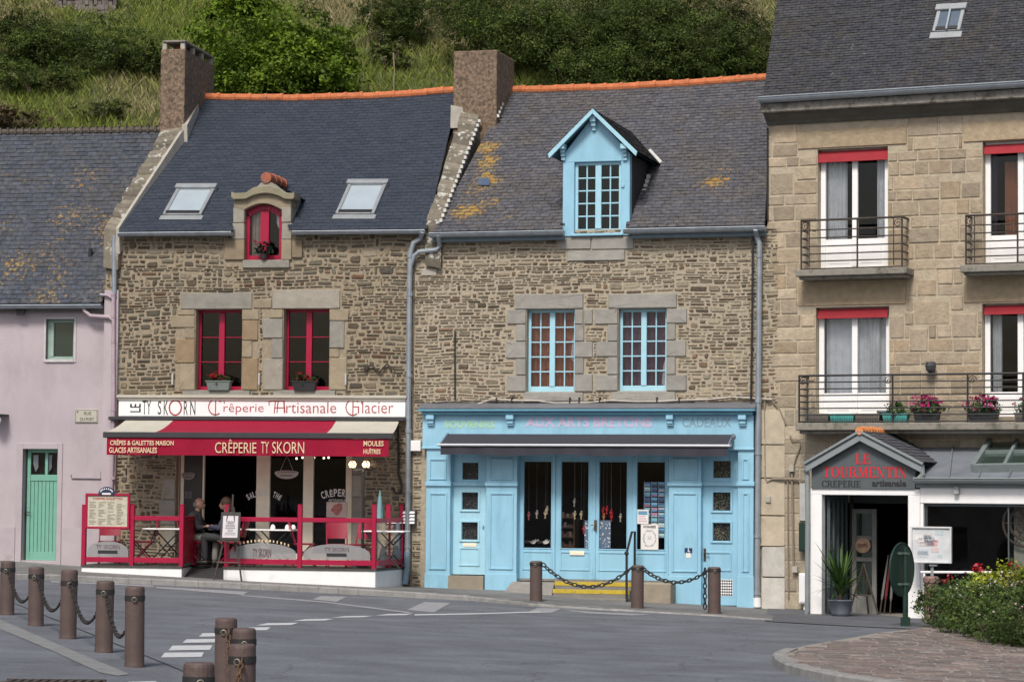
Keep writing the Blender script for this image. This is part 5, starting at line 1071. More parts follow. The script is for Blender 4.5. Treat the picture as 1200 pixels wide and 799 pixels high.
def serif(mb, body, u0, u1, z0, z1, y, ext=.006):
    gl = [glyph(c) for c in body]; sp = .05; W = sum(g[0] + sp for g in gl) - sp; k = (u1 - u0) / W; x = 0; i = 0
    for w, polys in gl:
        for p in polys: i += 1; mb.prism([(u0 + (x + a) * k, z0 + b * (z1 - z0)) for a, b in p], 'y', y - ext - .0004 * (i % 3), y)
        x += w + sp
# ================================================================== CREPERIE ANNEX (right)
def annex():
    f = Q; y = -1.75; rc = lambda *q: f.rect(*q, y)
    a, b, c, d = rc(949, 573, 1078, 727); zb = c - .25
    t = f.thing('cafe_annex', 'low white cafe annex with a grey gabled porch and zinc roof', 'cafe', (a + b) / 2, c, y)
    u = lambda px, yy=None: f.hit(px, 640, y if yy is None else yy)[0]; z = lambda py, px=1010: f.hit(px, py, y)[1]
    u9 = u(1330)
    zl0, zl1 = z(580), z(572.5); zh0 = f.hit(1140, 590, y)[1]; zh1 = f.hit(1140, 561.5, y)[1]
    mb = MB(); mb.box(u(949.5), u(963), y, y + .2, zb, zl0); mb.box(u(1064), u(1078), y, y + .2, zb, zl0); mb.box(u(949.5), u(1078), y, y + .2, zl0, zl1)
    mb.box(u(1078), u9, y + .02, y + .24, zh0, zh1); mb.box(u(1078), u(1081.5), y + .03, y + .24, zb, zh0)
    mb.box(u(949.5), u(953), y + .2, -.05, zb, zl1); mb.box(u(1081), u9, y + .04, y + .24, zb, z(694, 1100)); mb.build('wall', WHITE, t, .008)
    mb = MB(); mb.box(u(949) - .01, u(963.5), y - .012, y + .22, zb, z(718.5, 956)); mb.build('post_base', LIME, t, .006)
    # gable panel, bargeboards, slated porch roof
    ap = f.hit(1009.5, 507, y - .05); eL = f.hit(945, 546.5, y - .05); eR = f.hit(1083, 543, y - .05); ze = (eL[1] + eR[1]) / 2; ul, ur = u(951.5), u(1073)
    pz = lambda q: ap[1] - .10 - (ap[1] - ze) * abs(q - ap[0]) / (ap[0] - eL[0])
    mb = MB(); mb.prism([(ul, zl1), (ur, zl1), (ur, pz(ur)), (ap[0], ap[1] - .1), (ul, pz(ul))], 'y', y - .03, y + .05); gp = mb.build('gable_panel', DARKGREY, t)
    yf = y - .16
    mb = MB()
    for e, s in ((eL, 1), (eR, -1)): mb.prism([(e[0], ze), (ap[0], ap[1]), (ap[0], ap[1] - .15), (e[0] + s * .03, ze - .13)], 'y', yf, yf + .03); mb.prism([(e[0] - s * .02, ze + .045), (ap[0], ap[1] + .05), (ap[0], ap[1]), (e[0], ze)], 'y', yf - .03, yf + .04)
    mb.build('bargeboard', MIDGREY, t, .005)
    yb = -.03; mb = MB()
    for e, s in ((eL, 1), (eR, -1)):
        Pq = lambda p, q, e=e: Vector((e[0] + (ap[0] - e[0]) * q, yf - .02 + p * (yb - yf + .02), ze + .05 + (ap[1] - ze + .0) * q))
        nv = Vector((-s * (ap[1] - ze), 0, abs(ap[0] - e[0]))).normalized(); slates(mb, Pq, nv, 10, .16, [(.12, .125, .14), (.10, .105, .12), (.14, .14, .15)], 5); sheet(mb, Pq, 1, 1, (.06, .06, .07, 0)); sheet(mb, lambda p, q, Pq=Pq, nv=nv: Pq(p, q) - nv * .06, 1, 1, (.10, .11, .12, 0))
    rf = mb.build('porch_roof', SLATE, t)
    ridge_tiles(rf, [(ap[0], yf - .03, ap[1] + .03), (ap[0], yb, ap[1] + .05)], .078, .17, mat('bright_tile', (.60, .22, .07), .7, .2, 8, .3))
    yl = y - .031; mb = MB()
    for body, q in (('LE', (1002.5, 531.5, 1020.5, 543.5)), ('TOURMENTIN', (964.5, 547, 1063, 559.5))):
        mb = MB(); p, q_, c_, d_ = f.rect(*q, yl); serif(mb, body, p, q_, c_, d_, yl); mb.build('red_lettering', mat('bright_red_lettering', (.62, .015, .03), .5), gp)
    mb = MB(); p, q_, c_, d_ = f.rect(963, 563, 1008.5, 570.2, yl); serif(mb, 'CREPERIE', p, q_, c_, d_, yl); mb.build('black_lettering', INKBLK, gp); mb = MB()
    p, q_, c_, d_ = f.rect(1022, 562, 1062, 570.0, yl); text_mb(mb, 'artisanale', p, q_, c_, d_, yl, .035, .005); mb.build('black_lettering', INKBLK, gp)
    # zinc lean-to roof with standing seams, gutter
    zt = f.hit(1140, 524, -.05)[1]; zg = f.hit(1140, 561, y - .1)[1]; ug = u(1074)
    P, n = bil((ug + .10, y - .12, zg), (u9, y - .12, zg), (ug - .4, -.05, zt), (u9, -.05, zt)); mb = MB(); sheet(mb, P, 1); L = u9 - ug
    mb.quad((ug + .10, y - .1, zg - .03), (u9, y - .1, zg - .03), (u9, -.05, zt - .03), (ug - .4, -.05, zt - .03))
    for i in range(1, int(L / .55)):
        s = i * .55 / L; q0, q1 = P(s, 0), P(s, 1); mb.hull([q0 + Vector((-.018, 0, 0)), q0 + Vector((.018, 0, 0)), q0 + n * .045 + Vector((.010, 0, 0)), q0 + n * .045 - Vector((.010, 0, 0))], [q1 + Vector((-.018, 0, 0)), q1 + Vector((.018, 0, 0)), q1 + n * .045 + Vector((.010, 0, 0)), q1 + n * .045 - Vector((.010, 0, 0))])
    mb.build('lean_to_roof', ZINCROOF, t)
    mb = MB(); g0 = Vector((ug, y - .13, zg + .01)); gutter_mb(mb, g0, Vector((u9, y - .13, zg + .01)), .095); mb.box(ug, u9, y - .02, y + .02, zg - .16, zg + .02); mb.build('gutter', MIDGREY, t)
    mb = MB(); D = lambda *q: [f.P3(a_, b_, y - .06) for a_, b_ in q]; mb.tube([f.P3(944, 549, y - .12)] + D((946, 556), (946.5, 600), (946, 716), (944, 724), (940, 724)), .045, 10); mb.build('drainpipe', MIDGREY, t)
    mb = MB(); mb.tube([f.P3(1080, 545, y - .1), f.P3(1081, 556, y - .1), f.P3(1076, 562, y - .1)], .05, 8); mb.build('gutter_outlet', MIDGREY, t)
    # roof lights
    q = [f.plane_hit(x, yy, (ug, y - .12, zg), n) for x, yy in ((1141, 553), (1252, 551), (1262, 514), (1165, 515.5))]; c_ = sum(q, Vector()) / 4; mb = MB()
    def bar(p0, p1, w, h): 
        dv = (p1 - p0).normalized(); sd = n.cross(dv) * w / 2; mb.hull([p0 - sd, p0 + sd, p0 + sd + n * h, p0 - sd + n * h], [p1 - sd, p1 + sd, p1 + sd + n * h, p1 - sd + n * h])
    bar(q[0], q[3], .09, .15); bar(q[1], q[2], .09, .15); bar(q[0], q[1], .09, .145); bar(q[3], q[2], .09, .155)
    for k in (.33, .66): bar(q[0].lerp(q[1], k), q[3].lerp(q[2], k), .06, .14)
    bar(q[0].lerp(q[3], .45), q[1].lerp(q[2], .45), .03, .13); rl = mb.build('roof_light', mat('grey_green_frame', (.17, .205, .205), .5), t)
    mb = MB(); mb.hull([p + n * .06 for p in q], [p + n * .075 for p in q]); mb.build('pane', GLASSG, rl)
    # big window
    mb = MB(); wy = y + .10; frame_mb(mb, (u(1081.5), u9 - .1, z(694, 1100), zh0), wy, wy + .06, .05); mb.box(u(1084, wy), u(1086.5, wy), wy, wy + .05, z(694, 1100), zh0 - .05); mb.box(u(1181, wy), u(1182.5, wy), wy, wy + .05, z(694, 1100), zh0 - .05); w_ = mb.build('shop_window', DARKGREY, t, .004)
    mb = MB(); mb.box(u(1082), u9 - .15, wy + .025, wy + .033, z(694, 1100), zh0); mb.build('pane', GLASSS, w_)
    mb = MB(); mb.box(u(1182), u9, wy + .3, wy + .34, zb, zh0 + .05); mb.box(u(1182), u9, wy + .28, wy + .3, zb, z(641, 1190)); mb.build('inner_wall', mat('sage_wall', (.20, .21, .18), .8), t)
    # porch interior: left glazed side, back wall, open grey door, ceiling, step
    yb = -.45; zf = f.hit(1010, 722, y)[1]
    mb = MB(); mb.box(u(963), u(1064) + .1, y + .2, yb, zl0 + .0, zl0 + .03); mb.build('ceiling', MIDGREY, t)
    mb = MB(); uw = u(963) + .03
    for k in range(5): yy = y + .25 + (yb - y - .25) * k / 4; mb.box(uw, uw + .05, yy - .03, yy + .03, zf, zl0)
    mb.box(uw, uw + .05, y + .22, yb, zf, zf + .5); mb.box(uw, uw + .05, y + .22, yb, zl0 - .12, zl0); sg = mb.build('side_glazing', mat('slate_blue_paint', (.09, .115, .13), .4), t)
    mb = MB(); mb.box(uw + .02, uw + .028, y + .22, yb, zf + .5, zl0 - .12); mb.build('pane', GLASSG, sg)
    a2, b2, c2, d2 = f.rect(998, 596, 1027, 720, yb - .1); mb = MB(); frame_mb(mb, (a2, b2, c2, d2), yb - .1, yb - .05, .09, .35); zz = f.hit(1012, 630, yb)[1]; mb.box(a2 + .09, b2 - .09, yb - .1, yb - .05, zz - .04, zz + .04); zz2 = f.hit(1012, 655, yb)[1]; mb.box(a2 + .09, b2 - .09, yb - .1, yb - .05, zz2 - .04, zz2 + .04); dr = mb.build('door', mat('grey_door', (.20, .20, .19), .5), t, .008)
    mb = MB(); mb.box(a2 + .08, b2 - .08, yb - .08, yb - .07, c2 + .3, d2 - .08); mb.build('pane', GLASSG, dr)
    p = f.P3(1011, 639, yb - .12); mb = MB(); mb.rings([[(p.x + r * math.cos(k * math.pi / 9), yb - .105 - h, p.z + r * .95 * math.sin(k * math.pi / 9)) for k in range(18)] for r, h in ((.15, 0), (.15, .02), (.13, .03), (.01, .032))]); bd = mb.build('round_badge', mat('copper_badge', (.50, .33, .22), .45, .3, 12), dr)
    mb = MB(); text_mb(mb, 'CREPES', p.x - .1, p.x + .1, p.z - .03, p.z + .035, yb - .138, .03); mb.build('badge_lettering', mat('brown_lettering', (.16, .07, .04), .6), bd)
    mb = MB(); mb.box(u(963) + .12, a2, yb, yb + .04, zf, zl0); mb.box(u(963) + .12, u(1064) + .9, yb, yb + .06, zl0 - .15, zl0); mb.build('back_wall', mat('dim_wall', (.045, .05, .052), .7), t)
    mb = MB(); mb.box(u(963), u(1064), y - .02, -.3, zf - .4, zf + .0); mb.box(u(960), u(1064), y - .14, y - .02, zf - .4, zf - .12); mb.build('door_step', CONCR, t, .01)
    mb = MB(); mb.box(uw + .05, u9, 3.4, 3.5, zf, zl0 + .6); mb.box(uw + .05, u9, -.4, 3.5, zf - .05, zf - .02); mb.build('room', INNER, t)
    # small square wall light
    a_, b_, c_, d_ = f.rect(1119, 570, 1124.5, 579, y); mb = MB(); mb.box(a_, b_, y - .08, y + .02, c_, d_); mb.build('wall_light', mat('brushed_grey', (.34, .35, .36), .4), t, .008)
    return dict(f=f, y=y, zf=zf, yb=yb, uw=uw)
AX = annex()
def annex_extras():
    f = Q; y = AX['y']
    # round wicker piece on the inner wall
    p = f.P3(1203, 613, y + .3); t = f.thing('wicker_basket', 'round dark wicker basket hanging inside the cafe window at the right edge', 'basket', p.x, p.z, p.y); mb = MB()
    for r in (.42, .30, .17): mb.tube([(p.x + r * math.cos(k * math.pi / 12), p.y, p.z + r * math.sin(k * math.pi / 12)) for k in range(24)], .022, 6, True)
    for k in range(6): a = k * math.pi / 6; mb.tube([(p.x - .42 * math.cos(a), p.y + .01, p.z - .42 * math.sin(a)), (p.x + .42 * math.cos(a), p.y + .01, p.z + .42 * math.sin(a))], .012, 5)
    mb.build('weave', WOODDK, t)
    # menu board
    yy = y - .45; a, b, c, d = f.rect(1067, 616.8, 1114.6, 659.6, yy); zg = f.gz(a, yy); t = f.thing('menu_board', 'white framed menu board on a post in front of the cafe window', 'menu board', (a + b) / 2, zg, yy)
    mb = MB(); frame_mb(mb, (a, b, c, d), yy, yy + .06, .03); mb.box(a, b, yy + .05, yy + .07, c, d); fr = mb.build('frame', mat('grey_white_frame', (.62, .62, .62), .4), t, .005)
    mb = MB(); mb.box(a + .03, b - .03, yy + .03, yy + .04, c + .03, d - .03); pg = mb.build('page', mat('pale_page', (.58, .60, .62), .6), t)
    mb = MB(); rr = random.Random(3); pal = [(.62, .36, .36, 0), (.46, .54, .56, 0), (.70, .70, .70, 0), (.50, .55, .60, 0), (.60, .50, .50, 0)]
    for k in range(16): cu, cz = rr.uniform(a + .1, b - .15), rr.uniform(c + .08, d - .1); s = rr.uniform(.04, .1); mb.box(cu - s, cu + s, yy + .026, yy + .031, cz - s * .5, cz + s * .6, rr.choice(pal))
    mb.build('menu_print', mat('menu_print', (1, 1, 1), .6, .1, 20, tint=True), pg)
    mb = MB(); um = (a + b) / 2; mb.tube([(um, yy + .09, zg - .1), (um, yy + .09, d - .1)], .03, 8); mb.box(um - .04, um + .1, yy + .03, yy + .12, c - .05, c - .02); mb.build('post', MIDGREY, t)
    # white rail and wooden bollard behind the planting
    yy = y - .35; a = f.P3(1079, 670, yy); b = f.P3(1290, 671, yy); t = f.thing('guard_rail', 'slim white guard rail below the cafe window', 'rail', a.x, f.gz(a.x, yy), yy); mb = MB(); mb.tube([a, b], .022, 8); mb.build('bar', WHITE, t)
    mb = MB()
    for k in (0.02, .45, .98): p = a.lerp(b, k); mb.tube([(p.x, yy, f.gz(p.x, yy) - .1), (p.x, yy, p.z - .02)], .02, 8)
    mb.build('post', WHITE, t)
    # poles leaning in the porch
    for i, (x0, y0, x1, y1, m, lab) in enumerate(((1031, 712, 1041, 650, mat('dull_white_fabric', (.15, .145, .135), .8), 'folded white parasol leaning in the porch doorway, leftmost'), (1036, 714, 1044, 648, mat('dull_red_fabric', (.14, .012, .018), .8), 'folded red parasol leaning in the porch doorway'), (1043, 714, 1047, 655, mat('dull_white_fabric', (0, 0, 0)), 'folded white parasol leaning in the porch doorway, beside the red one'))):
        p0, p1 = f.P3(x0, y0, -.75 + .06 * i), f.P3(x1, y1, -.55 + .06 * i); t = f.thing('folded_parasol', lab, 'parasol', p0.x, AX['zf'], p0.y); p0.z = AX['zf'] + .01; mb = MB(); mb.tube([p0, p0.lerp(p1, .25)], .014, 6); mb.build('pole', WOODDK, t); mb = MB(); mb.tube([p0.lerp(p1, .22), p0.lerp(p1, .3), p0.lerp(p1, .6), p1], [.012, .026, .022, .010], 8); mb.build('canopy', m, t)
    # wooden easel frame in the porch
    p = f.P3(1012, 715, -.95); t = f.thing('easel', 'dark folded wooden easel standing beside the potted palm', 'easel', p.x, AX['zf'], -.95); mb = MB(); z = AX['zf']
    zt = f.hit(1011, 660, -.95)[1]
    for du, dy in ((-.28, 0), (.28, 0), (0, .3)): mb.tube([(p.x + du, -.95 + dy, z), (p.x, -.95, zt)], .018, 6)
    mb.tube([(p.x - .2, -.96, z + .35), (p.x + .2, -.96, z + .35)], .015, 6); mb.build('legs', WOODDK, t)
    # palm in a zinc pot
    yy = y - .02; a, b, c, d = f.rect(971, 710.5, 999, 728.5, y - .40); um = (a + b) / 2; yc = y - .40; zb = c = f.gz(um, yc) + .013; d = c + .29; t = f.thing('potted_palm', 'green spiky palm in a grey zinc pot at the porch entrance', 'potted plant', um, zb, yc); R = (b - a) / 2
    mb = MB(); H = d - c; mb.lathe([(R * .70, 0), (R * .78, H * .2), (R * .98, H * .93), (R * 1.04, H * .95), (R * 1.04, H), (R * .92, H), (R * .88, H * .85)], (um, yc, zb), 18); pt = mb.build('pot', mat('zinc_pot', (.15, .17, .20), .5, .15, 6), t, 0, True)
    mb = MB(); mb.lathe([(R * .9, 0), (.01, .02)], (um, yc, zb + H * .85), 14); mb.build('soil', mat('soil', (.05, .035, .025), .95), t)
    mb = MB(); rr = random.Random(17); ztop = zb + H
    for k in range(3): mb.tube([(um, yc, ztop - .05), (um + .03 * (k - 1), yc, ztop + .25)], [.03, .035], 7)
    mb.build('stem', BARK, t)
    vs = []; cols = []; g = np.random.default_rng(5)
    for k in range(58):
        az = rr.uniform(0, 2 * math.pi); el = rr.uniform(.15, 1.35); L = rr.uniform(.62, 1.05); base = Vector((um + rr.uniform(-.05, .05), yc, ztop + rr.uniform(.05, .3))); dh = Vector((math.cos(az), math.sin(az), 0)); n = 6; prev = None
        for i in range(n + 1):
            q = i / n; e = el - q * q * 1.1; p = base + dh * (L * q * math.cos(el * .8)) * 0.72 + Vector((0, 0, L * (q * math.sin(el) - .35 * q * q * (1.2 - math.sin(el))))); w = .026 * math.sin(math.pi * min(.97, q * .8 + .18)); sd = dh.cross(Vector((0, 0, 1))) * w
            cur = (p - sd, p + sd)
            if prev: vs += [prev[0], prev[1], cur[1], cur[0]]; cols.append(np.array([(.035, .085, .02), (.055, .115, .026), (.025, .06, .018), (.085, .135, .035)][k % 4]) * rr.uniform(.8, 1.2))
            prev = cur
    raw_mesh('fronds', t, np.array([tuple(v) for v in vs]), len(cols), 4, np.array(cols), LEAF)
    # gas and meter boxes
    for x0, y0, x1, y1, m, lab, nm in ((935.5, 612, 946.5, 646, DGREEN, 'dark green meter box on the wall left of the porch', 'letter_box'), (935.5, 671.5, 947, 707, WHITE, 'white meter box low on the wall left of the porch', 'meter_box')):
        a, b, c, d = f.rect(x0, y0, x1, y1, -.2); t = f.thing(nm, lab, 'box', (a + b) / 2, c, 0); mb = MB(); mb.box(a, b, -.18, 0, c, d); bx = mb.build('casing', m, t, .012); mb = MB(); mb.box(a + .03, b - .03, -.19, -.178, c + .03, d - .03); mb.build('lid', m, bx, .004)
        if nm == 'meter_box':
            mb = MB(); mb.tube([((a + b) / 2, -.09, c), ((a + b) / 2, -.09, c - .18), ((a + b) / 2 - .06, -.09, c - .24)], .03, 8); mb.build('pipe', WHITE, bx)
    a, b, c, d = f.rect(937, 566, 947, 610, -.05); t = f.thing('shutter_panel', 'narrow pale panel on the wall behind the porch gutter pipe', 'panel', (a + b) / 2, c, 0); mb = MB(); mb.box(a, b, -.06, 0, c, d); mb.build('board', mat('pale_board', (.42, .42, .40), .7), t, .006)
    # balcony planters
    yf = -.36; zs = (f.hit(932, 497, -.63)[1] + f.hit(1199, 493, -.63)[1]) / 2
    def trough(x0, x1, h, m, lab, flowers=None, nf=0, ribs=True, spread=1.0):
        a, b = f.hit(x0, 490, yf)[0], f.hit(x1, 490, yf)[0]; t = f.thing('planter', lab, 'planter', (a + b) / 2, zs, yf); mb = MB(); i = .03
        mb.hull([(a + i, yf - .09, zs), (b - i, yf - .09, zs), (b - i, yf + .09, zs), (a + i, yf + .09, zs)], [(a, yf - .11, zs + h), (b, yf - .11, zs + h), (b, yf + .11, zs + h), (a, yf + .11, zs + h)]); mb.box(a - .01, b + .01, yf - .125, yf + .125, zs + h, zs + h + .02)
        if ribs:
            n = int((b - a) / .05)
            for k in range(n): u = a + .03 + (b - a - .06) * (k + .5) / n; mb.box(u - .012, u + .012, yf - .122, yf - .09, zs + .01, zs + h)
        mb.build('trough', m, t, .004)
        if flowers is not None:
            um = (a + b) / 2; w = (b - a) / 2 * spread
            leaf_cloud('leaves', t, [(um, yf - .02, zs + h + .08, w * .95, .16, .13), (um + w * .3, yf, zs + h + .13, w * .5, .14, .12)], int(900 * w / .3), .028, [(.045, .11, .03), (.06, .14, .04), (.09, .17, .06)], LEAF, len(lab), .6)
            if nf: leaf_cloud('flowers', t, [(um - w * .15, yf - .06, zs + h + .16, w * 1.0, .18, .13), (um + w * .15, yf - .05, zs + h + .24, w * .6, .14, .09)], nf, .022, flowers, PETAL, len(lab) + 3, .85, .3, .8)
        return t
    gb = mat('grey_brown_plastic', (.16, .145, .13), .6); tq = mat('turquoise_plastic', (.08, .36, .34), .5); dk = mat('dark_plastic', (.028, .03, .032), .5)
    MAG = [(.50, .03, .19), (.58, .06, .26), (.40, .015, .12), (.62, .12, .34)]
    trough(944, 973, .16, gb, 'grey brown ribbed planter at the left end of the long balcony'); trough(974, 1002.5, .16, tq, 'empty turquoise ribbed planter between two brown ones on the balcony'); trough(1003.5, 1033, .16, gb, 'grey brown ribbed planter under the white window panel, right of the turquoise one')
    trough(1035.5, 1065, .16, tq, 'turquoise ribbed planter with a few pale pink flowers on the balcony', [(.6, .25, .3), (.65, .4, .4)], 26, True, .7); trough(1072, 1101, .19, dk, 'black planter bursting with magenta geraniums, left one on the balcony', MAG, 420, False, 1.3); trough(1136, 1170, .19, dk, 'black planter with magenta geraniums in front of the open balcony window', MAG, 380, False, 1.25); trough(1190, 1222, .16, gb, 'grey planter with pink flowers at the right edge of the balcony', [(.55, .08, .18), (.62, .3, .35)], 150, True, 1.1)
    p = f.P3(1034.5, 487, yf + .12); t = f.thing('plant_pot', 'empty grey plant pot standing behind the balcony planters', 'pot', p.x, zs, yf + .2); mb = MB(); mb.lathe([(.08, 0), (.13, .2), (.14, .2), (.14, .24), (.12, .24), (.1, .1)], (p.x, yf + .2, zs), 12); mb.build('pot', MIDGREY, t, 0, True)
annex_extras()
# ================================================================== CREPERIE SIGN, AWNING, TERRACE (left)
def creperie():
    f = T
    ys = -.13; u0, u1, z0, z1 = f.rect(139, 468, 475, 490, ys); zt = (f.hit(139, 468, ys)[1] + f.hit(475, 465, ys)[1]) / 2; zb = (f.hit(139, 489.5, ys)[1] + f.hit(475, 486.5, ys)[1]) / 2
    t = f.thing('shop_sign', 'long white sign board with black and dark red lettering above the red awning', 'sign', (u0 + u1) / 2, zb, 0)
    mb = MB(); mb.box(u0, u1, ys, 0, zb, zt); bd = mb.build('board', WHITE, t, .004)
    mb = MB(); mb.box(u0 - .03, u1 + .03, ys - .06, 0, zt + .002, zt + .06); mb.box(u0 - .015, u1 + .015, ys - .03, ys, zt - .045, zt); mb.build('moulding', CREAMFAB, t, .006)
    X = lambda x: f.hit(x, 478, ys)[0]; dz = zt - zb; Z = lambda k: zb + dz * k
    mb = MB(); text_mb(mb, 'LE', X(152.5), X(165), Z(.22), Z(.68), ys, .01, .004, 0, 1); text_mb(mb, 'TY', X(167), X(177), Z(.10), Z(.86), ys); text_mb(mb, 'S', X(185), X(189), Z(.10), Z(.84), ys); text_mb(mb, 'K', X(192), X(197), Z(.08), Z(.84), ys); text_mb(mb, 'R', X(215.5), X(220), Z(.08), Z(.84), ys); text_mb(mb, 'N', X(223), X(229), Z(.08), Z(.84), ys); mb.build('black_lettering', INKBLK, bd)
    mb = MB(); cu, cz = X(205.5), Z(.47); ru, rz = X(212.5) - X(205.5), dz * .40
    mb.rings([[(cu + (ru + q * .016) * math.cos(k * math.pi / 14), ys - .003 * h, cz + (rz + q * .016) * math.sin(k * math.pi / 14)) for k in range(28)] for q, h in ((1, 0), (1, 1), (-1, 1), (-1, 0))], False)
    # large swash initials and flowing small letters
    def initial(x, w, ch):
        a, b = X(x), X(x + w)
        if ch in 'CG':
            mb.tube([((a + b) / 2 + (b - a) * .62 * math.cos(q) , ys - .003, Z(.52) + dz * .42 * math.sin(q)) for q in [.75 + k * .21 for k in range(23)]], .012, 5); mb.box((a + b) / 2 - .008, (a + b) / 2 + .012, ys - .006, ys, Z(.04), Z(.94)); mb.tube([((a + b) / 2, ys - .003, Z(.9)), (b + (b - a) * .25, ys - .003, Z(.92)), (b + (b - a) * .3, ys - .003, Z(.72))], .011, 5)
            if ch == 'G': mb.box(b - .01, b + .015, ys - .006, ys, Z(.2), Z(.55)); mb.box((a + b) / 2, b + .015, ys - .005, ys, Z(.52), Z(.57))
        else:
            mb.tube([(a - (b - a) * .9, ys - .003, Z(.62)), (a - (b - a) * .95, ys - .003, Z(.82)), (a - (b - a) * .4, ys - .003, Z(.86)), (b + (b - a) * .1, ys - .003, Z(.86))], .011, 5)
            for q in (a - (b - a) * .1, a + (b - a) * .25): mb.tube([(q, ys - .003, Z(.84)), (q - .02, ys - .003, Z(.2))], .010, 5)
            mb.tube([(b, ys - .003, Z(.88)), (b + .02, ys - .003, Z(.22))], .015, 5); mb.box(a - .02, b + .02, ys - .006, ys, Z(.46), Z(.51))
    initial(246, 13, 'C'); text_mb(mb, 'rêperie', X(262), X(309), Z(.10), Z(.70), ys, -.008); initial(323.5, 9, 'A'); text_mb(mb, 'rtisanale', X(335.5), X(394), Z(.20), Z(.80), ys, -.008); initial(407, 13, 'G'); text_mb(mb, 'lacier', X(424.5), X(461), Z(.20), Z(.84), ys, -.008)
    mb.build('red_lettering', mat('sign_red', (.36, .05, .06), .6, .05), bd)
    # awning
    yf = -1.3; A0, A1 = f.P3(148, 494, -.16), f.P3(468, 491.5, -.16); zc = (A0.z + A1.z) / 2; F0, F1 = f.P3(122.5, 510, yf), f.P3(460, 507.5, yf); zf = (F0.z + F1.z) / 2
    t = f.thing('awning', 'red canvas awning with cream ends and a lettered red valance over the terrace', 'awning', (A0.x + A1.x) / 2, zc, 0)
    mb = MB(); mb.box(X(129), X(476), -.24, 0, zc, zb - .01); mb.build('cassette', mat('dark_cassette', (.05, .05, .055), .4, .08, 5, metal=.2), t, .01)
    k0, k1 = (205 - 148) / (470 - 148.), (397 - 148) / (470 - 148.)
    def Sg(a, b, name, m):
        mb = MB(); n = 10; P = lambda s, q: Vector(((A0.x + (A1.x - A0.x) * s) * (1 - q) + (F0.x + (F1.x - F0.x) * s) * q, -.20 + (yf + .20) * q, zc + (zf + .03 - zc) * q - .035 * math.sin(math.pi * q)))
        for i in range(n):
            for j in range(6): s0, s1 = a + (b - a) * i / n, a + (b - a) * (i + 1) / n; mb.quad(P(s0, j / 6), P(s1, j / 6), P(s1, (j + 1) / 6), P(s0, (j + 1) / 6))
        return mb.build(name, m, t, 0, True)
    Sg(k0, k1, 'canopy', REDFAB); Sg(0, k0, 'canopy_end', CREAMFAB); Sg(k1, 1, 'canopy_end', CREAMFAB)
    mb = MB(); mb.box(F0.x - .02, F1.x + .02, yf - .05, yf + .05, zf - .08, zf + .035); mb.build('front_bar', mat('dark_cassette', (0, 0, 0)), t, .012)
    mb = MB()
    for s in (.04, .5, .96): p = Vector((A0.x + (A1.x - A0.x) * s, -.2, zc - .05)); q = Vector((F0.x + (F1.x - F0.x) * s, yf, zf - .03)); m_ = p.lerp(q, .5) + Vector((.35 if s < .5 else -.35, 0, -.02)); mb.tube([p, m_, q], .025, 6)
    mb.build('arm', mat('dark_cassette', (0, 0, 0)), t)
    va, vb = f.hit(125, 524, yf - .02)[0], f.hit(455.5, 524, yf - .02)[0]; zv = (f.hit(125, 534.5, yf)[1] + f.hit(455, 533, yf)[1]) / 2; n = 80; zt_ = zf - .075
    row = lambda z, k: [Vector((va + (vb - va) * i / n, yf - .02 + k * .016 * math.sin(i * .55) + k * .01 * noise.noise((i * .2, 1, 1)), z)) for i in range(n + 1)]
    mb = MB(); r0, r1 = row(zt_, 0), row(zv, 1)
    for i in range(n): mb.quad(r0[i], r0[i + 1], r1[i + 1], r1[i])
    vl = mb.build('valance', REDFAB, t, 0, True)
    yl = yf - .045; V = lambda x: f.hit(x, 524, yl)[0]; hz = zt_ - zv; z_ = lambda k: zv + hz * k; mb = MB()
    text_mb(mb, 'CRÊPES & GALETTES MAISON', V(129), V(203.5), z_(.56), z_(.90), yl, .018); text_mb(mb, 'GLACES ARTISANALES', V(128), V(184), z_(.12), z_(.44), yl, .018); text_mb(mb, 'CRÊPERIE', V(252), V(300.5), z_(.14), z_(.92), yl, -.004); text_mb(mb, 'TY', V(306), V(315), z_(.14), z_(.80), yl, -.004); text_mb(mb, 'SKORN', V(319), V(356.5), z_(.14), z_(.80), yl, -.004)
    text_mb(mb, 'MOULES', V(426), V(449.5), z_(.58), z_(.88), yl, .018); text_mb(mb, 'HUÎTRES', V(426), V(446), z_(.14), z_(.48), yl, .018); mb.build('cream_lettering', INKCRM, vl)
    # lettering on the panes
    y = LH['y'] - .024; t = f.thing('window_lettering', 'white arched lettering on the creperie panes under the awning', 'lettering', f.hit(350, 580, y)[0], f.hit(350, 580, y)[1], y); mb = MB()
    def arcw(s, x0, x1, zmid, sag, h, squash=1.0):
        n = len(s); ua, ub = f.hit(x0, 580, y)[0], f.hit(x1, 580, y)[0]; zm = f.hit((x0 + x1) / 2, zmid, y)[1]
        for i, ch in enumerate(s):
            if ch == ' ': continue
            q = (i + .5) / n * 2 - 1; w = (ub - ua) / n * .8; uc = (ua + ub) / 2 + q * (ub - ua) / 2; z0 = zm - sag * q * q; k = len(mb.v)
            text_mb(mb, ch, uc - w / 2 * (.35 if ch in 'I' else 1), uc + w / 2 * (.35 if ch in 'I' else 1), z0 - h / 2, z0 + h / 2, y, .02, .003)
            an = -math.atan(2 * sag * q / ((ub - ua) / 2)); ca, sa = math.cos(an), math.sin(an)
            for j in range(k, len(mb.v)): du, dz_ = mb.v[j][0] - uc, mb.v[j][2] - z0; mb.v[j] = (uc + du * ca - dz_ * sa, mb.v[j][1], z0 + du * sa + dz_ * ca)
    arcw('SALON DE THÉ', 289, 330, 577, .11, .12); arcw('CRÊPERIE', 376, 415, 577, .07, .15)
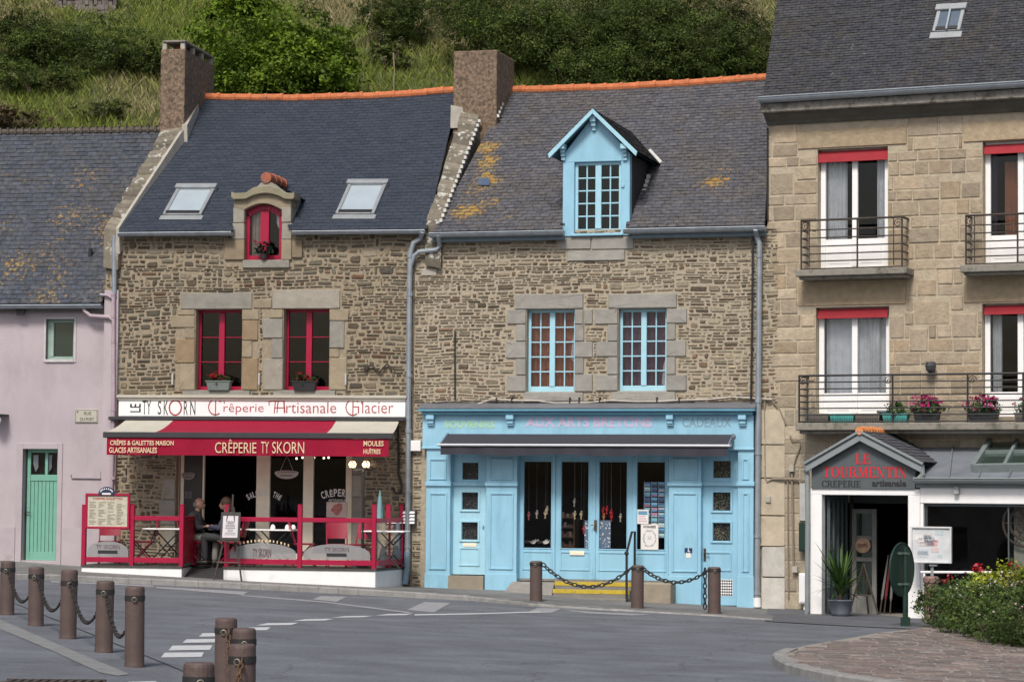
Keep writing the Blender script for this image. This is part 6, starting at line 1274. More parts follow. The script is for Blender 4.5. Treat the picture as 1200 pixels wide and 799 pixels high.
    a, b, c, d = f.rect(385, 584.5, 405, 587.5, y); text_mb(mb, 'ARTISANALE', a, b, c, d, y); mb.build('letters', INKWHT, t)
    # ice cream picture, oval signs
    a, b, c, d = f.rect(382.5, 588, 407, 606, y - .01); t = f.thing('poster', 'pale poster with a pink ice cream dish on the right creperie pane', 'poster', (a + b) / 2, c, y); mb = MB(); mb.box(a, b, y - .012, y - .004, c, d); s = mb.build('sheet', mat('pale_pink_paper', (.62, .50, .45), .6), t); mb = MB(); cu, cz = (a + b) / 2, (c + d) / 2; 
    for k in range(7): mb.ball((cu + .07 * math.cos(k), y - .012, cz + .03 + .05 * math.sin(k * 1.3)), .05, 8, 6, (1, .08, 1))
    mb.prism([(cu - .11, cz), (cu + .11, cz), (cu + .03, cz - .11), (cu - .03, cz - .11)], 'y', y - .016, y - .012); mb.build('picture', mat('ice_pink', (.45, .16, .14), .6, .3, 30), s)
    for x0, x1, y0_, y1_, lab in ((322, 350, 546, 561, 'white oval sign hanging inside the middle creperie pane'), (213, 229, 549, 562, 'pale oval sign on the dark door left of the entrance')):
        yy = y - .02 if x0 > 300 else LH['y'] - .03; a, b, c, d = f.rect(x0, y0_, x1, y1_, yy); t = f.thing('oval_sign', lab, 'sign', (a + b) / 2, c, yy); mb = MB(); cu, cz = (a + b) / 2, (c + d) / 2; o = [(cu + (b - a) / 2 * math.cos(k * math.pi / 12), cz + (d - c) / 2 * (1 if math.sin(k * math.pi / 12) < 0 else .35) * math.sin(k * math.pi / 12)) for k in range(24)]; mb.prism(o, 'y', yy - .012, yy); s = mb.build('plate', mat('grey_plate', (.24, .23, .21), .6) if x0 < 300 else mat('oval_white', (.52, .50, .46), .5), t)
        mb = MB(); text_mb(mb, 'CRÊPERIE', cu - (b - a) * .36, cu + (b - a) * .36, cz - .01, cz + (d - c) * .14, yy - .012); mb.box(cu - (b - a) * .25, cu + (b - a) * .25, yy - .015, yy - .012, cz - .07, cz - .05); mb.build('lettering', mat('brown_ink', (.12, .08, .06), .7), s)
        if x0 > 300: mb = MB(); mb.tube([(a + .1, yy, cz), (cu, yy, d + .22), (b - .1, yy, cz)], .004, 4); mb.build('string', WHITE, s)
    a, b, c, d = f.rect(216, 575, 225, 584, LH['y'] - .02); t = f.thing('notice', 'small grey notices stuck on the dark door under the oval sign', 'notice', (a + b) / 2, c, LH['y']); mb = MB(); yy = LH['y'] - .012
    for i in range(2):
        for j in range(2): mb.box(a + (b - a) * i / 2 + .005, a + (b - a) * (i + 1) / 2 - .005, yy, yy + .008, c + (d - c) * j / 2 + .005, c + (d - c) * (j + 1) / 2 - .005)
    mb.build('sheet', mat('dull_paper', (.12, .12, .12), .7), t)
    # spot lamps lit under the awning
    m = mat('lit_bulb', (1, .85, .6), .3, 0, 1, emit=1.6); proto = None
    for x, yy in ((347.5, 537), (354.5, 536), (368, 536), (379.5, 536.5), (385, 536)):
        p = f.P3(x, yy, .9)
        if proto is None:
            t = f.thing('spot_lamp', 'small lit spot lamp on the creperie ceiling behind the panes', 'lamp', p.x, p.z, .9, 'lit spot lamps on the ceiling'); mb = MB(); mb.ball((p.x, .9, p.z), .024, 8, 6); mb.build('bulb', m, t, 0, True); mb = MB(); mb.tube([(p.x, .9, p.z + .03), (p.x, .9, p.z + .35)], .02, 6); mb.build('stem', BLACK, t); proto = t
        else: c = copy_tree(proto); c.location = f.pt(p.x, .9, p.z)
creperie()
PF = dict(yf=-1.7)
def terrace():
    f = T; yf = -1.7; zt = (f.hit(150, 664, yf)[1] + f.hit(430, 663.5, yf)[1]) / 2; zw = zt - .02
    P = lambda x, y: f.hit(x, 664, y)[0]
    t = f.thing('terrace_deck', 'low white terrace plinth with a dark entrance ramp in front of the creperie', 'terrace', P(260, yf), f.gz(P(260, yf), yf), yf)
    mb = MB(); zb = -.2
    def blk(poly): mb.prism(poly, 'z', zb, zw - .03)
    L0 = P(95.5, yf); R0 = P(440, yf); LB = P(118, .0); RB = P(473, -.02); a, b = P(213, yf), P(262, yf); a2, b2 = P(226, -.3), P(275, -.3)
    blk([(L0, yf), (a, yf), (a2, -.3), (a2, -.02), (LB, -.02)]); blk([(b, yf), (R0, yf), (RB, -.02), (b2, -.02), (b2, -.3)]); mb.box(a2, b2, -.29, .3, zb, zw - .04); mb.build('plinth', WHITE, t, .008)
    mb = MB(); mb.prism([(L0 - .01, yf - .02), (a + .01, yf - .02), (a2, -.3), (a2, .2), (LB, -.0)], 'z', zw - .028, zw + .01); mb.prism([(b - .01, yf - .02), (R0 + .02, yf - .02), (RB + .02, 0), (b2, .2), (b2, -.3)], 'z', zw - .028, zw + .01); mb.build('deck', mat('dark_deck', (.06, .055, .05), .7, .2, 8), t)
    zg0 = f.gz((a + b) / 2, yf) + .105; mb = MB(); mb.hull([(a + .01, yf - .0, zb), (b - .01, yf, zb), (b2 - .01, -.3, zb), (a2 + .01, -.3, zb)], [(a + .01, yf, zg0), (b - .01, yf, zg0), (b2 - .01, -.3, zw - .02), (a2 + .01, -.3, zw - .02)]); mb.build('ramp', mat('ramp_rubber', (.035, .035, .038), .75, .2, 10, .3, 80), t)
    PF.update(zt=zw + .01, P=P)
    z = lambda py, yy=yf: f.hit(260, py, yy)[1]
    z_post, z_rail1, z_rail0, z_b1, z_b0 = z(591.5), z(605.3), z(610.6), z(654.3), z(660.5)
    yr = yf + .05
    def bay(root, x0, x1, rail=True, post0=True, post1=True, w=.085, arc=True, txt=True, ya=yr, yb=yr):
        ua, ub = f.hit(x0, 630, ya)[0], f.hit(x1, 630, yb)[0]; 
        if ya == yb:
            if rail: mb = MB(); mb.box(ua, ub, ya - .03, ya + .03, z_rail0, z_rail1); mb.build('top_rail', RED, root, .006)
            mb = MB(); mb.box(ua, ub, ya - .03, ya + .03, z_b0, z_b1); mb.build('bottom_rail', RED, root, .006)
            mb = MB(); mb.box(ua + .01, ub - .01, ya - .004, ya + .004, z_b1, z_rail0); mb.build('glass', GLASSS, root)
            if arc:
                cu, ru = (ua + ub) / 2, (ub - ua) / 2 - .03; zh = z(635.5) - z_b1; mb = MB(); mb.prism([(cu - ru, z_b1 + .005), (cu + ru, z_b1 + .005)] + [(cu + ru * math.cos(k * math.pi / 16), z_b1 + zh * (.35 + .65 * math.sin(k * math.pi / 16))) for k in range(17)], 'y', ya - .010, ya - .005); ar = mb.build('frosted_arc', GLASSF, root)
                if txt:
                    mb = MB(); text_mb(mb, 'TY SKORN', cu - .24, cu + .24, z_b1 + zh * .52, z_b1 + zh * .78, ya - .011, .0, .003); mb.build('lettering', mat('dim_ink', (.10, .06, .07), .6), ar)
                    mb = MB(); mb.box(cu - .2, cu + .2, ya - .015, ya - .010, z_b1 + zh * .22, z_b1 + zh * .42); mb.build('black_bar', INKBLK, ar)
        return ua, ub
    def post(root, x, yy=yr, w=.085, top=None, bot=None):
        u = f.hit(x, 630, yy)[0]; mb = MB(); zz = f.hit(x, 591.5, yy)[1] if top is None else top; mb.box(u - w / 2, u + w / 2, yy - w / 2, yy + w / 2, zw, zz); mb.box(u - w / 2 - .004, u + w / 2 + .004, yy - w / 2 - .004, yy + w / 2 + .004, zz, zz + .012); mb.build('post', RED, root, .006); return u
    base = lambda x: f.hit(x, 664, yf)[0]
    t = f.thing('terrace_railing', 'red timber railing with glass panes left of the entrance ramp', 'railing', base(155), zw, yr)
    bay(t, 101, 152.5, rail=False); bay(t, 157.5, 210.5, arc=False); [post(t, x) for x in (98.5, 155, 213)]
    # return along the ramp, solid red lattice
    ua = f.hit(214, 630, yr + .05)[0]; ub = f.hit(228.5, 630, -.45)[0]; mb = MB()
    for zl, zh in ((z_b0, z_b1), (z_rail0, z_rail1)): mb.hull([(ua - .03, yr, zl), (ua + .03, yr, zl), (ua + .03, yr, zh), (ua - .03, yr, zh)], [(ub - .03, -.45, zl), (ub + .03, -.45, zl), (ub + .03, -.45, zh), (ub - .03, -.45, zh)])
    n = 7
    for i in range(n): k = (i + .6) / n; u_, y_ = ua + (ub - ua) * k, yr + (-.45 - yr) * k; mb.box(u_ - .015, u_ + .015, y_ - .07, y_ + .07, z_b1, z_rail0)
    mb.build('return_panel', mat('lattice_red', (.33, .008, .025), .45), t, .004); post(t, 228.5, -.45, top=f.hit(228.5, 604, -.45)[1])  # return panel in one even red, close to the railing paint
    t = f.thing('terrace_railing', 'red timber railing with frosted arcs right of the entrance ramp', 'railing', base(350), zw, yr)
    bay(t, 268, 349, txt=False); bay(t, 354, 436); [post(t, x) for x in (266, 351.5, 438.5)]
    # coloured wordmark and cream letters on the first arc
    cu = f.hit(308, 640, yr)[0]; mb = MB()
    for k in range(15): q = (k / 14. - .5) * 2; x = cu + q * .52; zz = z(632.5) - .085 * q * q; s = .017; mb.box(x - s, x + s * (.4 if k % 3 else .9), yr - .016, yr - .010, zz - .022, zz + .022)
    mb.build('cream_letters', INKCRM, t); mb = MB(); text_mb(mb, 'TY SKORN', cu - .2, cu + .17, z(652), z(642), yr - .011, .02, .003, 0); mb.build('lettering', mat('dim_ink', (0, 0, 0)), t)
    # glazed side return to the wall
    pts = [(440.5, yr), (455, -.85), (470.5, -.10)]
    for (xa, ya), (xb, yb) in zip(pts, pts[1:]):
        a_, b_ = f.hit(xa, 630, ya)[0], f.hit(xb, 630, yb)[0]; mb = MB(); g = MB()
        for nm_, zl, zh in (('bottom_rail', z_b0, z_b1), ('top_rail', z_rail0, z_rail1)): mb = MB(); mb.hull([(a_, ya, zl), (a_ + .05, ya, zl), (a_ + .05, ya, zh), (a_, ya, zh)], [(b_, yb, zl), (b_ + .05, yb, zl), (b_ + .05, yb, zh), (b_, yb, zh)]); mb.build(nm_, RED, t, .004)
        g.hull([(a_ + .02, ya, z_b1), (a_ + .028, ya, z_b1), (a_ + .028, ya, z_rail0), (a_ + .02, ya, z_rail0)], [(b_ + .02, yb, z_b1), (b_ + .028, yb, z_b1), (b_ + .028, yb, z_rail0), (b_ + .02, yb, z_rail0)]); g.build('glass', glass('side_glass', (.85, .9, .95), 1.5, .12, (.3, .35, .4)), t)
        n = 9; lo = [Vector((a_ + (b_ - a_) * (.15 + .7 * k / n) + .035, ya + (yb - ya) * (.15 + .7 * k / n), 0)) for k in range(n + 1)]; g = MB()
        for k in range(n): h0, h1 = (.28 * math.sin(math.pi * (k + q) / n) ** .6 if 0 < k + q < n else .02 for q in (0, 1)); g.quad(lo[k] + Vector((0, 0, z_b1)), lo[k + 1] + Vector((0, 0, z_b1)), lo[k + 1] + Vector((0, 0, z_b1 + h1)), lo[k] + Vector((0, 0, z_b1 + h0)))
        g.build('frosted_arc', GLASSF, t)
    for x, yy in pts[1:]: post(t, x, yy)
    # menu board on the left bay
    yy = yr - .07; a_, b_, c_, d_ = f.rect(100, 578, 152, 619.5, yy); t = f.thing('menu_board', 'red framed menu board with a cream menu fixed on the left railing', 'menu board', (a_ + b_) / 2, c_, yy); mb = MB(); frame_mb(mb, (a_, b_, c_, d_), yy - .02, yy + .03, .045); mb.box(a_, b_, yy + .02, yy + .03, c_, d_); mb.build('frame', RED, t, .005)
    mb = MB(); mb.box(a_ + .04, b_ - .04, yy + .005, yy + .015, c_ + .04, d_ - .04); pg = mb.build('page', mat('menu_page', (.50, .47, .38), .6, .15, 8, stain=((.40, .38, .22), 6, .55, .8)), t)
    mb = MB(); rr = random.Random(9)
    for k in range(4):
        ca = a_ + .08 + k * (b_ - a_ - .16) / 4
        for j in range(15):
            if rr.random() < .85: zz = c_ + .09 + j * (d_ - c_ - .24) / 15; mb.box(ca, ca + rr.uniform(.06, .16), yy + .001, yy + .006, zz, zz + .012)
    mb.build('menu_lines', mat('olive_ink', (.24, .22, .15), .7), pg); mb = MB(); text_mb(mb, 'CRÊPES GALETTES', a_ + .15, b_ - .15, d_ - .12, d_ - .075, yy + .005, .02, .003); mb.build('heading', INKRED, pg)
    a_, b_, c_, d_ = f.rect(115.5, 570, 135, 580, yy - .01); mb = MB(); cu, cz = (a_ + b_) / 2, c_; o = [(cu + (b_ - a_) / 2 * math.cos(k * math.pi / 12), c_ + .02 + (d_ - c_ - .02) * math.sin(k * math.pi / 12)) for k in range(13)] + [(a_ + .02, c_), (b_ - .02, c_)]; mb.prism(o, 'y', yy - .03, yy); bg = mb.build('badge', mat('badge_blue', (.02, .035, .09), .4), t, .004)
    mb = MB(); 
    for k in range(9): q = math.pi * (k + .5) / 9; mb.box(cu - .12 * math.cos(q) - .010, cu - .12 * math.cos(q) + .010, yy - .035, yy - .03, c_ + .05 + .06 * math.sin(q), c_ + .08 + .06 * math.sin(q))
    mb.box(cu - .09, cu + .09, yy - .035, yy - .03, c_ + .01, c_ + .045); mb.build('badge_mark', PAPER, bg)
    return t
terrace()
def furniture():
    f = T; zt = PF['zt']
    def chair(u, y, rz, lab, group='red terrace chairs', proto=[None]):
        if proto[0]:
            c = copy_tree(proto[0]); c.location = f.pt(u, y, zt); c.rotation_euler = (0, 0, rz - f.a); c['label'] = lab; return c
        t = thing('chair', lab, 'chair', f.pt(u, y, zt), rz - f.a, group); proto[0] = t
        mb = MB(); mb.box(-.21, .21, -.21, .21, .43, .46); mb.build('seat', CHAIRRED, t, .012)
        mb = MB(); n = 8
        for i in range(n):
            a, b = -.21 + .42 * i / n, -.21 + .42 * (i + 1) / n; k = lambda x: .20 + .03 * (1 - (x / .21) ** 2); mb.hull([(a, k(a), .56), (b, k(b), .56), (b, k(b) + .018, .56), (a, k(a) + .018, .56)], [(a, k(a) + .08, .86 + .03 * (1 - (a / .21) ** 2)), (b, k(b) + .08, .86 + .03 * (1 - (b / .21) ** 2)), (b, k(b) + .098, .86 + .03 * (1 - (b / .21) ** 2)), (a, k(a) + .098, .86 + .03 * (1 - (a / .21) ** 2))])
        mb.build('backrest', CHAIRRED, t)
        for sx in (-1, 1):
            mb = MB(); mb.tube([(sx * .2, -.24, 0), (sx * .2, .17, .45)], .014, 6); mb.build('leg', CHAIRRED, t); mb = MB(); mb.tube([(sx * .2, .24, 0), (sx * .2, -.18, .45)], .014, 6); mb.build('leg', CHAIRRED, t); mb = MB(); mb.tube([(sx * .2, .17, .45), (sx * .2, .26, .72)], .014, 6); mb.build('back_post', CHAIRRED, t)
        return t
    def table(u, y, lab, proto=[None]):
        if proto[0]: c = copy_tree(proto[0]); c.location = f.pt(u, y, zt); c['label'] = lab; return c
        t = thing('table', lab, 'table', f.pt(u, y, zt), -f.a, 'white topped terrace tables'); proto[0] = t
        mb = MB(); mb.box(-.42, .42, -.32, .32, .695, .725); mb.build('tabletop', WHITE, t, .01)
        for sy in (-.26, .26):
            for s in (-1, 1): mb = MB(); mb.tube([(-.34 * s, sy, 0), (.34 * s, sy, .695)], .014, 6); mb.build('leg', BLACK, t)
        return t
    U = lambda px, y: f.hit(px, 640, y)[0]
    table(U(196, -.95), -.95, 'white topped folding table behind the left railing'); table(U(321, -.85), -.85, 'white topped folding table with cups behind the middle railing'); table(U(452, -.9), -.9, 'white topped folding table at the right end of the terrace'); table(U(263, -.5) + .1, -.25, 'white topped folding table between the two seated people')
    for px, y, rz, lab in ((168, -.9, -math.pi / 2 + .2, 'red chair behind the menu board, facing the left table'), (128, -.8, .3, 'red chair half hidden under the menu board'), (396, -1.05, .35, 'red chair with its back to the street, left of the lamp post'), (422, -.95, -.3, 'red chair beside the lamp post foot'), (356, -.8, 1.9, 'red chair left of the ice cream poster'), (227, -.36, math.pi / 2, 'red chair under the man in grey trousers'), (272, -.5, -math.pi / 2, 'red chair behind the easel, under the second guest')): chair(U(px, y), y, rz, lab)
    # cups on the middle table
    proto = None
    for k, px in enumerate((319.5, 336.5, 343.5)):
        u = U(px, -.85)
        if proto is None:
            t = f.thing('cup', 'upturned white cup on the middle terrace table', 'cup', u, zt + .726, -.85, 'upturned white cups'); mb = MB(); mb.lathe([(.055, 0), (.052, .02), (.042, .07), (.025, .085), (.022, .095)], (u, -.85, zt + .726), 12); mb.build('bowl', WHITE, t, 0, True); proto = t
        else: c = copy_tree(proto); c.location = f.pt(u, -.85, zt + .726)
    # lamp post with three globes
    y = -1.2; u = U(425, y); ztop = f.hit(425, 549, y)[1]; t = f.thing('lamp_post', 'black terrace lamp post with three glass globes under the awning', 'lamp', u, zt, y); mb = MB(); mb.lathe([(.09, 0), (.09, .05), (.04, .1), (.028, .3), (.024, ztop - zt - .1), (.035, ztop - zt - .06), (.02, ztop - zt)], (u, y, zt), 10); mb.build('post', BLACK, t)
    bulb = mat('lit_bulb', (0, 0, 0))
    for px, dy in ((413, 0), (429, -.05), (437, .1)):
        p = f.P3(px, 544, y + dy); mb = MB(); mb.tube([(u, y, ztop - .02), (p.x, y + dy, ztop - .03), (p.x, y + dy, p.z - .06)], .014, 6); mb.lathe([(.03, -.09), (.04, -.06)], p, 8); ar = mb.build('arm', BLACK, t); mb = MB(); mb.ball(p, .082, 14, 10); mb.build('globe', glass('globe_glass', (.9, .8, .65), 2.0, .12, (.6, .5, .35)), ar, 0, True)
        if px < 435:
            mb = MB(); mb.ball(p, .035, 8, 6); mb.build('bulb', bulb, ar, 0, True)
            ld = bpy.data.lights.new('bulb_light', 'POINT'); ld.energy = 2.5; ld.color = (1, .82, .58); ld.shadow_soft_size = .05; lo_ = bpy.data.objects.new('bulb_light', ld); COL.objects.link(lo_); lo_.parent = t; lo_.location = Vector(p) + Vector((0, -.09, .0)) - ORG[t.name]
    # folded teal parasol
    y = -.75; u = U(444.5, y); zp = f.hit(444, 574, y)[1]; t = f.thing('folded_parasol', 'folded teal parasol standing by the side glass of the terrace', 'parasol', u, zt, y); mb = MB(); mb.lathe([(.16, 0), (.16, .05), (.03, .08), (.018, .1), (.018, .5)], (u, y, zt), 10); mb.build('pole', MIDGREY, t); mb = MB(); rr = random.Random(1)
    mb.rings([[(u + r * (1 + .18 * math.cos(6 * k * math.pi / 9)) * math.cos(k * math.pi / 9), y + r * (1 + .18 * math.cos(6 * k * math.pi / 9)) * math.sin(k * math.pi / 9), zt + q * (zp - zt)) for k in range(18)] for q, r in ((.30, .05), (.33, .08), (.55, .07), (.7, .065), (.85, .04), (1, .008))]); mb.build('canopy', mat('teal_canvas', (.17, .33, .35), .8, .1, 6), t, 0, True)
    # easel with menu
    y = -2.0; zg = f.gz(U(264, y), y) + .1; a, b, c, d = f.rect(257, 600, 280, 632.5, y); um = (a + b) / 2; t = f.thing('easel_sign', 'dark wooden easel holding a framed menu at the foot of the ramp', 'easel', um, zg, y)
    tilt = lambda z_: y + .10 * (z_ - zg) ; mb = MB()
    for s in (-1, 1): mb.tube([(um + s * .28, y - .05, zg), (um + s * .12, tilt(c), c), (um + s * .05, tilt(d), d + .1)], .019, 6)
    mb.tube([(um + .03, y + .5, zg), (um + .02, tilt(d) + .03, d)], .017, 6); mb.tube([(um + .02, tilt(d), d - .1), (um + .03, tilt(d), f.hit(270, 579, y)[1])], .02, 6); zc = f.hit(265, 659, y)[1]; mb.tube([(um - .22, y, zc), (um + .22, y, zc)], .014, 6); mb.box(a - .03, b + .03, y - .02, y + .06, c - .035, c - .005); mb.build('legs', WOODDK, t)
    mb = MB(); q = [(a, tilt(c) - .02, c), (b, tilt(c) - .02, c), (b, tilt(d) - .02, d), (a, tilt(d) - .02, d)]; mb.hull([Vector(p) + Vector((0, .02, 0)) for p in q], q); fr = mb.build('frame', mat('grey_frame', (.045, .042, .042), .5), t, .004)
    mb = MB(); i = .045; q2 = [(a + i, tilt(c) - .024, c + i), (b - i, tilt(c) - .024, c + i), (b - i, tilt(d) - .024, d - i), (a + i, tilt(d) - .024, d - i)]; mb.hull([Vector(p) + Vector((0, .004, 0)) for p in q2], q2); mb.build('page', mat('menu_white', (.62, .58, .62), .5, .05, 5, stain=((.62, .28, .32), 7, .56, .72)), fr)
    mb = MB(); rr = random.Random(2)
    for j in range(9): zz = c + .1 + j * (d - c - .25) / 9; w = rr.uniform(.05, .11); mb.box(um - w, um + w, tilt(zz) - .032, tilt(zz) - .022, zz, zz + .012)
    mb.build('menu_lines', mat('grey_ink', (.33, .34, .34), .8), fr)
    # louvred box, hanging cable
    y = -.12; a, b, c, d = f.rect(470.5, 597, 487, 615, y); t = f.thing('vent_box', 'grey louvred vent box fixed beside the down pipe', 'vent', (a + b) / 2, c, 0); mb = MB(); mb.box(a, b, y, 0, c, d); s = mb.build('casing', mat('dark_vent', (.06, .06, .06), .6), t, .006); mb = MB()
    for k in range(4): zz = c + .03 + k * (d - c - .04) / 4; mb.hull([(a + .02, y - .005, zz), (b - .02, y - .005, zz), (b - .02, y - .03, zz), (a + .02, y - .03, zz)], [(a + .02, y - .005, zz + .045), (b - .02, y - .005, zz + .045), (b - .02, y - .01, zz + .04), (a + .02, y - .01, zz + .04)])
    mb.build('louvre', WHITE, s)
    t = f.thing('hanging_cable', 'black cable hanging in a loop on the stone wall below the awning end', 'cable', f.hit(467, 560, -.06)[0], f.hit(467, 580, -.06)[1], -.06); mb = MB(); mb.tube([f.P3(x, yy, -.06) for x, yy in ((466, 498), (467, 530), (467, 555), (471, 570), (470, 576), (464, 578), (460, 572))], .022, 6); mb.build('cable', BLACK, t)
    # wrought iron wave on the wall
    t = f.thing('iron_ornament', 'small wrought iron wave ornament on the stone wall above the sign', 'ornament', f.hit(445, 432, -.05)[0], f.hit(445, 438, -.05)[1], -.05); mb = MB(); mb.tube([f.P3(x, yy, -.06) for x, yy in ((427, 432), (431, 429), (436, 428), (441, 433), (445, 436), (449, 431), (454, 426), (459, 433), (462, 432))], .022, 6); mb.tube([f.P3(427, 432, -.06), f.P3(429, 434, -.05), f.P3(432, 430, -.05)], .03, 6); mb.build('wave', RUST, t)
    # window boxes
    dk = mat('dark_plastic', (.028, .03, .032), .5)
    for x0, x1, yy, m, lab in ((243, 271, 456.5, mat('grey_green_plastic', (.17, .21, .20), .5), 'grey green flower box with red geraniums on the left red window'), (343.5, 371.5, 457, dk, 'black flower box with red geraniums on the right red window')):
        y = -.06; a, b, _, _ = f.rect(x0, 440, x1, 450, y); z0 = f.hit((x0 + x1) / 2, yy + .8, y)[1]; t = f.thing('flower_box', lab, 'planter', (a + b) / 2, z0, y); h = .17; mb = MB(); mb.hull([(a + .04, y - .07, z0), (b - .04, y - .07, z0), (b - .04, y + .08, z0), (a + .04, y + .08, z0)], [(a, y - .1, z0 + h), (b, y - .1, z0 + h), (b, y + .1, z0 + h), (a, y + .1, z0 + h)]); mb.box(a - .012, b + .012, y - .112, y + .112, z0 + h, z0 + h + .022); mb.build('trough', m, t, .005)
        um = (a + b) / 2; leaf_cloud('leaves', t, [(um, y, z0 + h + .05, .2, .1, .09)], 420, .028, [(.03, .06, .02), (.045, .09, .03)], LEAF, 4); leaf_cloud('flowers', t, [(um - .03, y, z0 + h + .13, .15, .1, .08), (um + .1, y, z0 + h + .09, .14, .1, .06)], 170 if x0 < 300 else 90, .022, [(.42, .02, .03), (.30, .01, .02), (.5, .05, .05)], PETAL, 5, .8)
    y = -.07; p = f.P3(309, 303, y); t = f.thing('potted_flower', 'small pot of pink flowers on the sill of the arched red window', 'potted plant', p.x, p.z, y); mb = MB(); mb.lathe([(.06, 0), (.08, .1), (.085, .1), (.07, .1)], (p.x, y, p.z), 10); mb.build('pot', dk, t); leaf_cloud('leaves', t, [(p.x + .03, y, p.z + .18, .17, .09, .13)], 320, .035, [(.012, .035, .025), (.02, .05, .03), (.06, .10, .07)], LEAF, 6); leaf_cloud('flowers', t, [(p.x - .06, y - .02, p.z + .34, .14, .07, .07)], 80, .026, [(.55, .06, .10), (.6, .16, .2)], PETAL, 7, .8)
furniture()
# ================================================================== PEOPLE (two seated guests)
def person(u, y, z, fx, lab, top, legs, hairm, bald):
    f = T; t = f.thing('person', lab, 'person', u, z, y); SK = mat('skin', (.33, .19, .14), .55, .08, 20)
    g = lambda a, s, h: (u + fx * a, y + s, z + h)
    def rem(mb, name, m, vox, parent=t):
        o = mb.build(name, m, parent, 0, True); r = o.modifiers.new('remesh', 'REMESH'); r.mode = 'VOXEL'; r.voxel_size = vox; r.use_smooth_shade = True; s = o.modifiers.new('smooth', 'SMOOTH'); s.iterations = 3; s.factor = .5; return o
    mb = MB(); C = mb.capsule
    C(g(0, 0, .55), g(-.03, 0, .92), .13, .14); C(g(-.03, -.1, .95), g(-.03, .1, .95), .085, .085); C(g(-.01, 0, 1.0), g(.03, 0, 1.12), .058, .055)
    mb.ball(g(.05, 0, 1.21), .105, 16, 12, (.98, .8, 1.16)); mb.ball(g(.10, 0, 1.15), .055, 10, 8, (1, .8, 1)); C(g(.14, 0, 1.215), g(.165, 0, 1.18), .012, .017)
    for s in (-1, 1):
        mb.ball(g(.04, s * .088, 1.19), .028, 8, 6, (.8, .4, 1.2)); mb.ball(g(.135, s * .032, 1.222), .016, 8, 6)
        C(g(-.03, s * .18, .98), g(.10, s * .23, .73), .055, .042); C(g(.10, s * .23, .73), g(.33, s * .13, .76), .042, .03)
        h = g(.37, s * .12, .765); C(g(.34, s * .125, .762), h, .032, .036)
        for k in range(4): q = (k - 1.5) * .019; L = (.06, .07, .066, .05)[k]; C(g(.385, s * .12 + q, .768), g(.385 + L * .6, s * .12 + q * 1.1, .765), .0095, .009); C(g(.385 + L * .6, s * .12 + q * 1.1, .765), g(.385 + L, s * .12 + q * 1.1, .748), .009, .008)
        C(g(.36, s * .09, .77), g(.40, s * .065, .76), .012, .010)
        C(g(.0, s * .09, .54), g(.44, s * .11, .55), .085, .06); C(g(.44, s * .11, .55), g(.42, s * .11, .10), .055, .038); C(g(.42, s * .11, .06), g(.57, s * .12, .04), .042, .032)
    b = rem(mb, 'body', SK, .009)
    mb = MB(); C = mb.capsule; C(g(0, 0, .56), g(-.03, 0, .92), .155, .16); C(g(-.03, -.12, .95), g(-.03, .12, .95), .095, .095); C(g(-.02, 0, .98), g(0, 0, 1.04), .075, .07)
    for s in (-1, 1): C(g(-.03, s * .185, .975), g(.10, s * .235, .73), .07, .058); C(g(.10, s * .235, .73), g(.31, s * .14, .757), .056, .042)
    rem(mb, 'jacket', top, .014)
    mb = MB(); C = mb.capsule
    C(g(-.02, -.06, .53), g(-.02, .06, .53), .13, .13)
    for s in (-1, 1): C(g(.0, s * .09, .535), g(.44, s * .11, .55), .105, .078); C(g(.44, s * .11, .55), g(.42, s * .11, .13), .074, .062)
    rem(mb, 'trousers', legs, .014)
    mb = MB()
    for s in (-1, 1): mb.capsule(g(.40, s * .11, .055), g(.58, s * .12, .045), .052, .042)
    rem(mb, 'shoes', mat('shoe', (.03, .025, .022), .5), .012)
    mb = MB()
    if bald: mb.ball(g(.0, 0, 1.195), .108, 14, 10, (.75, .86, .8))
    else: mb.ball(g(.03, 0, 1.24), .118, 14, 10, (1.0, .9, 1.05)); mb.ball(g(-.03, 0, 1.13), .09, 12, 8, (.8, .95, 1.3))
    rem(mb, 'hair', hairm, .012)
    mb = MB()
    for s in (-1, 1): mb.ball(g(.146, s * .032, 1.224), .010, 8, 6)
    mb.build('eyes', BLACK, b); mb = MB(); mb.capsule(g(.148, -.02, 1.145), g(.148, .02, 1.145), .007, .007); mb.build('mouth', mat('lips', (.32, .12, .10), .5), b)
U_ = lambda px, y: T.hit(px, 640, y)[0]
person(U_(230, -.36), -.36, PF['zt'] + .0, 1, 'balding man in a dark jacket and pale grey trousers seated by the entrance', mat('dark_jacket', (.014, .014, .017), .9), mat('grey_trousers', (.20, .195, .175), .85, .1, 8), mat('grey_hair', (.14, .12, .11), .8), True)
person(U_(266, -.5), -.5, PF['zt'] + .0, -1, 'guest in dark blue seated behind the easel, facing the man', mat('navy_top', (.03, .035, .065), .85, .3, 20), mat('dark_trousers', (.03, .03, .035), .85), mat('brown_hair', (.06, .035, .02), .7), False)
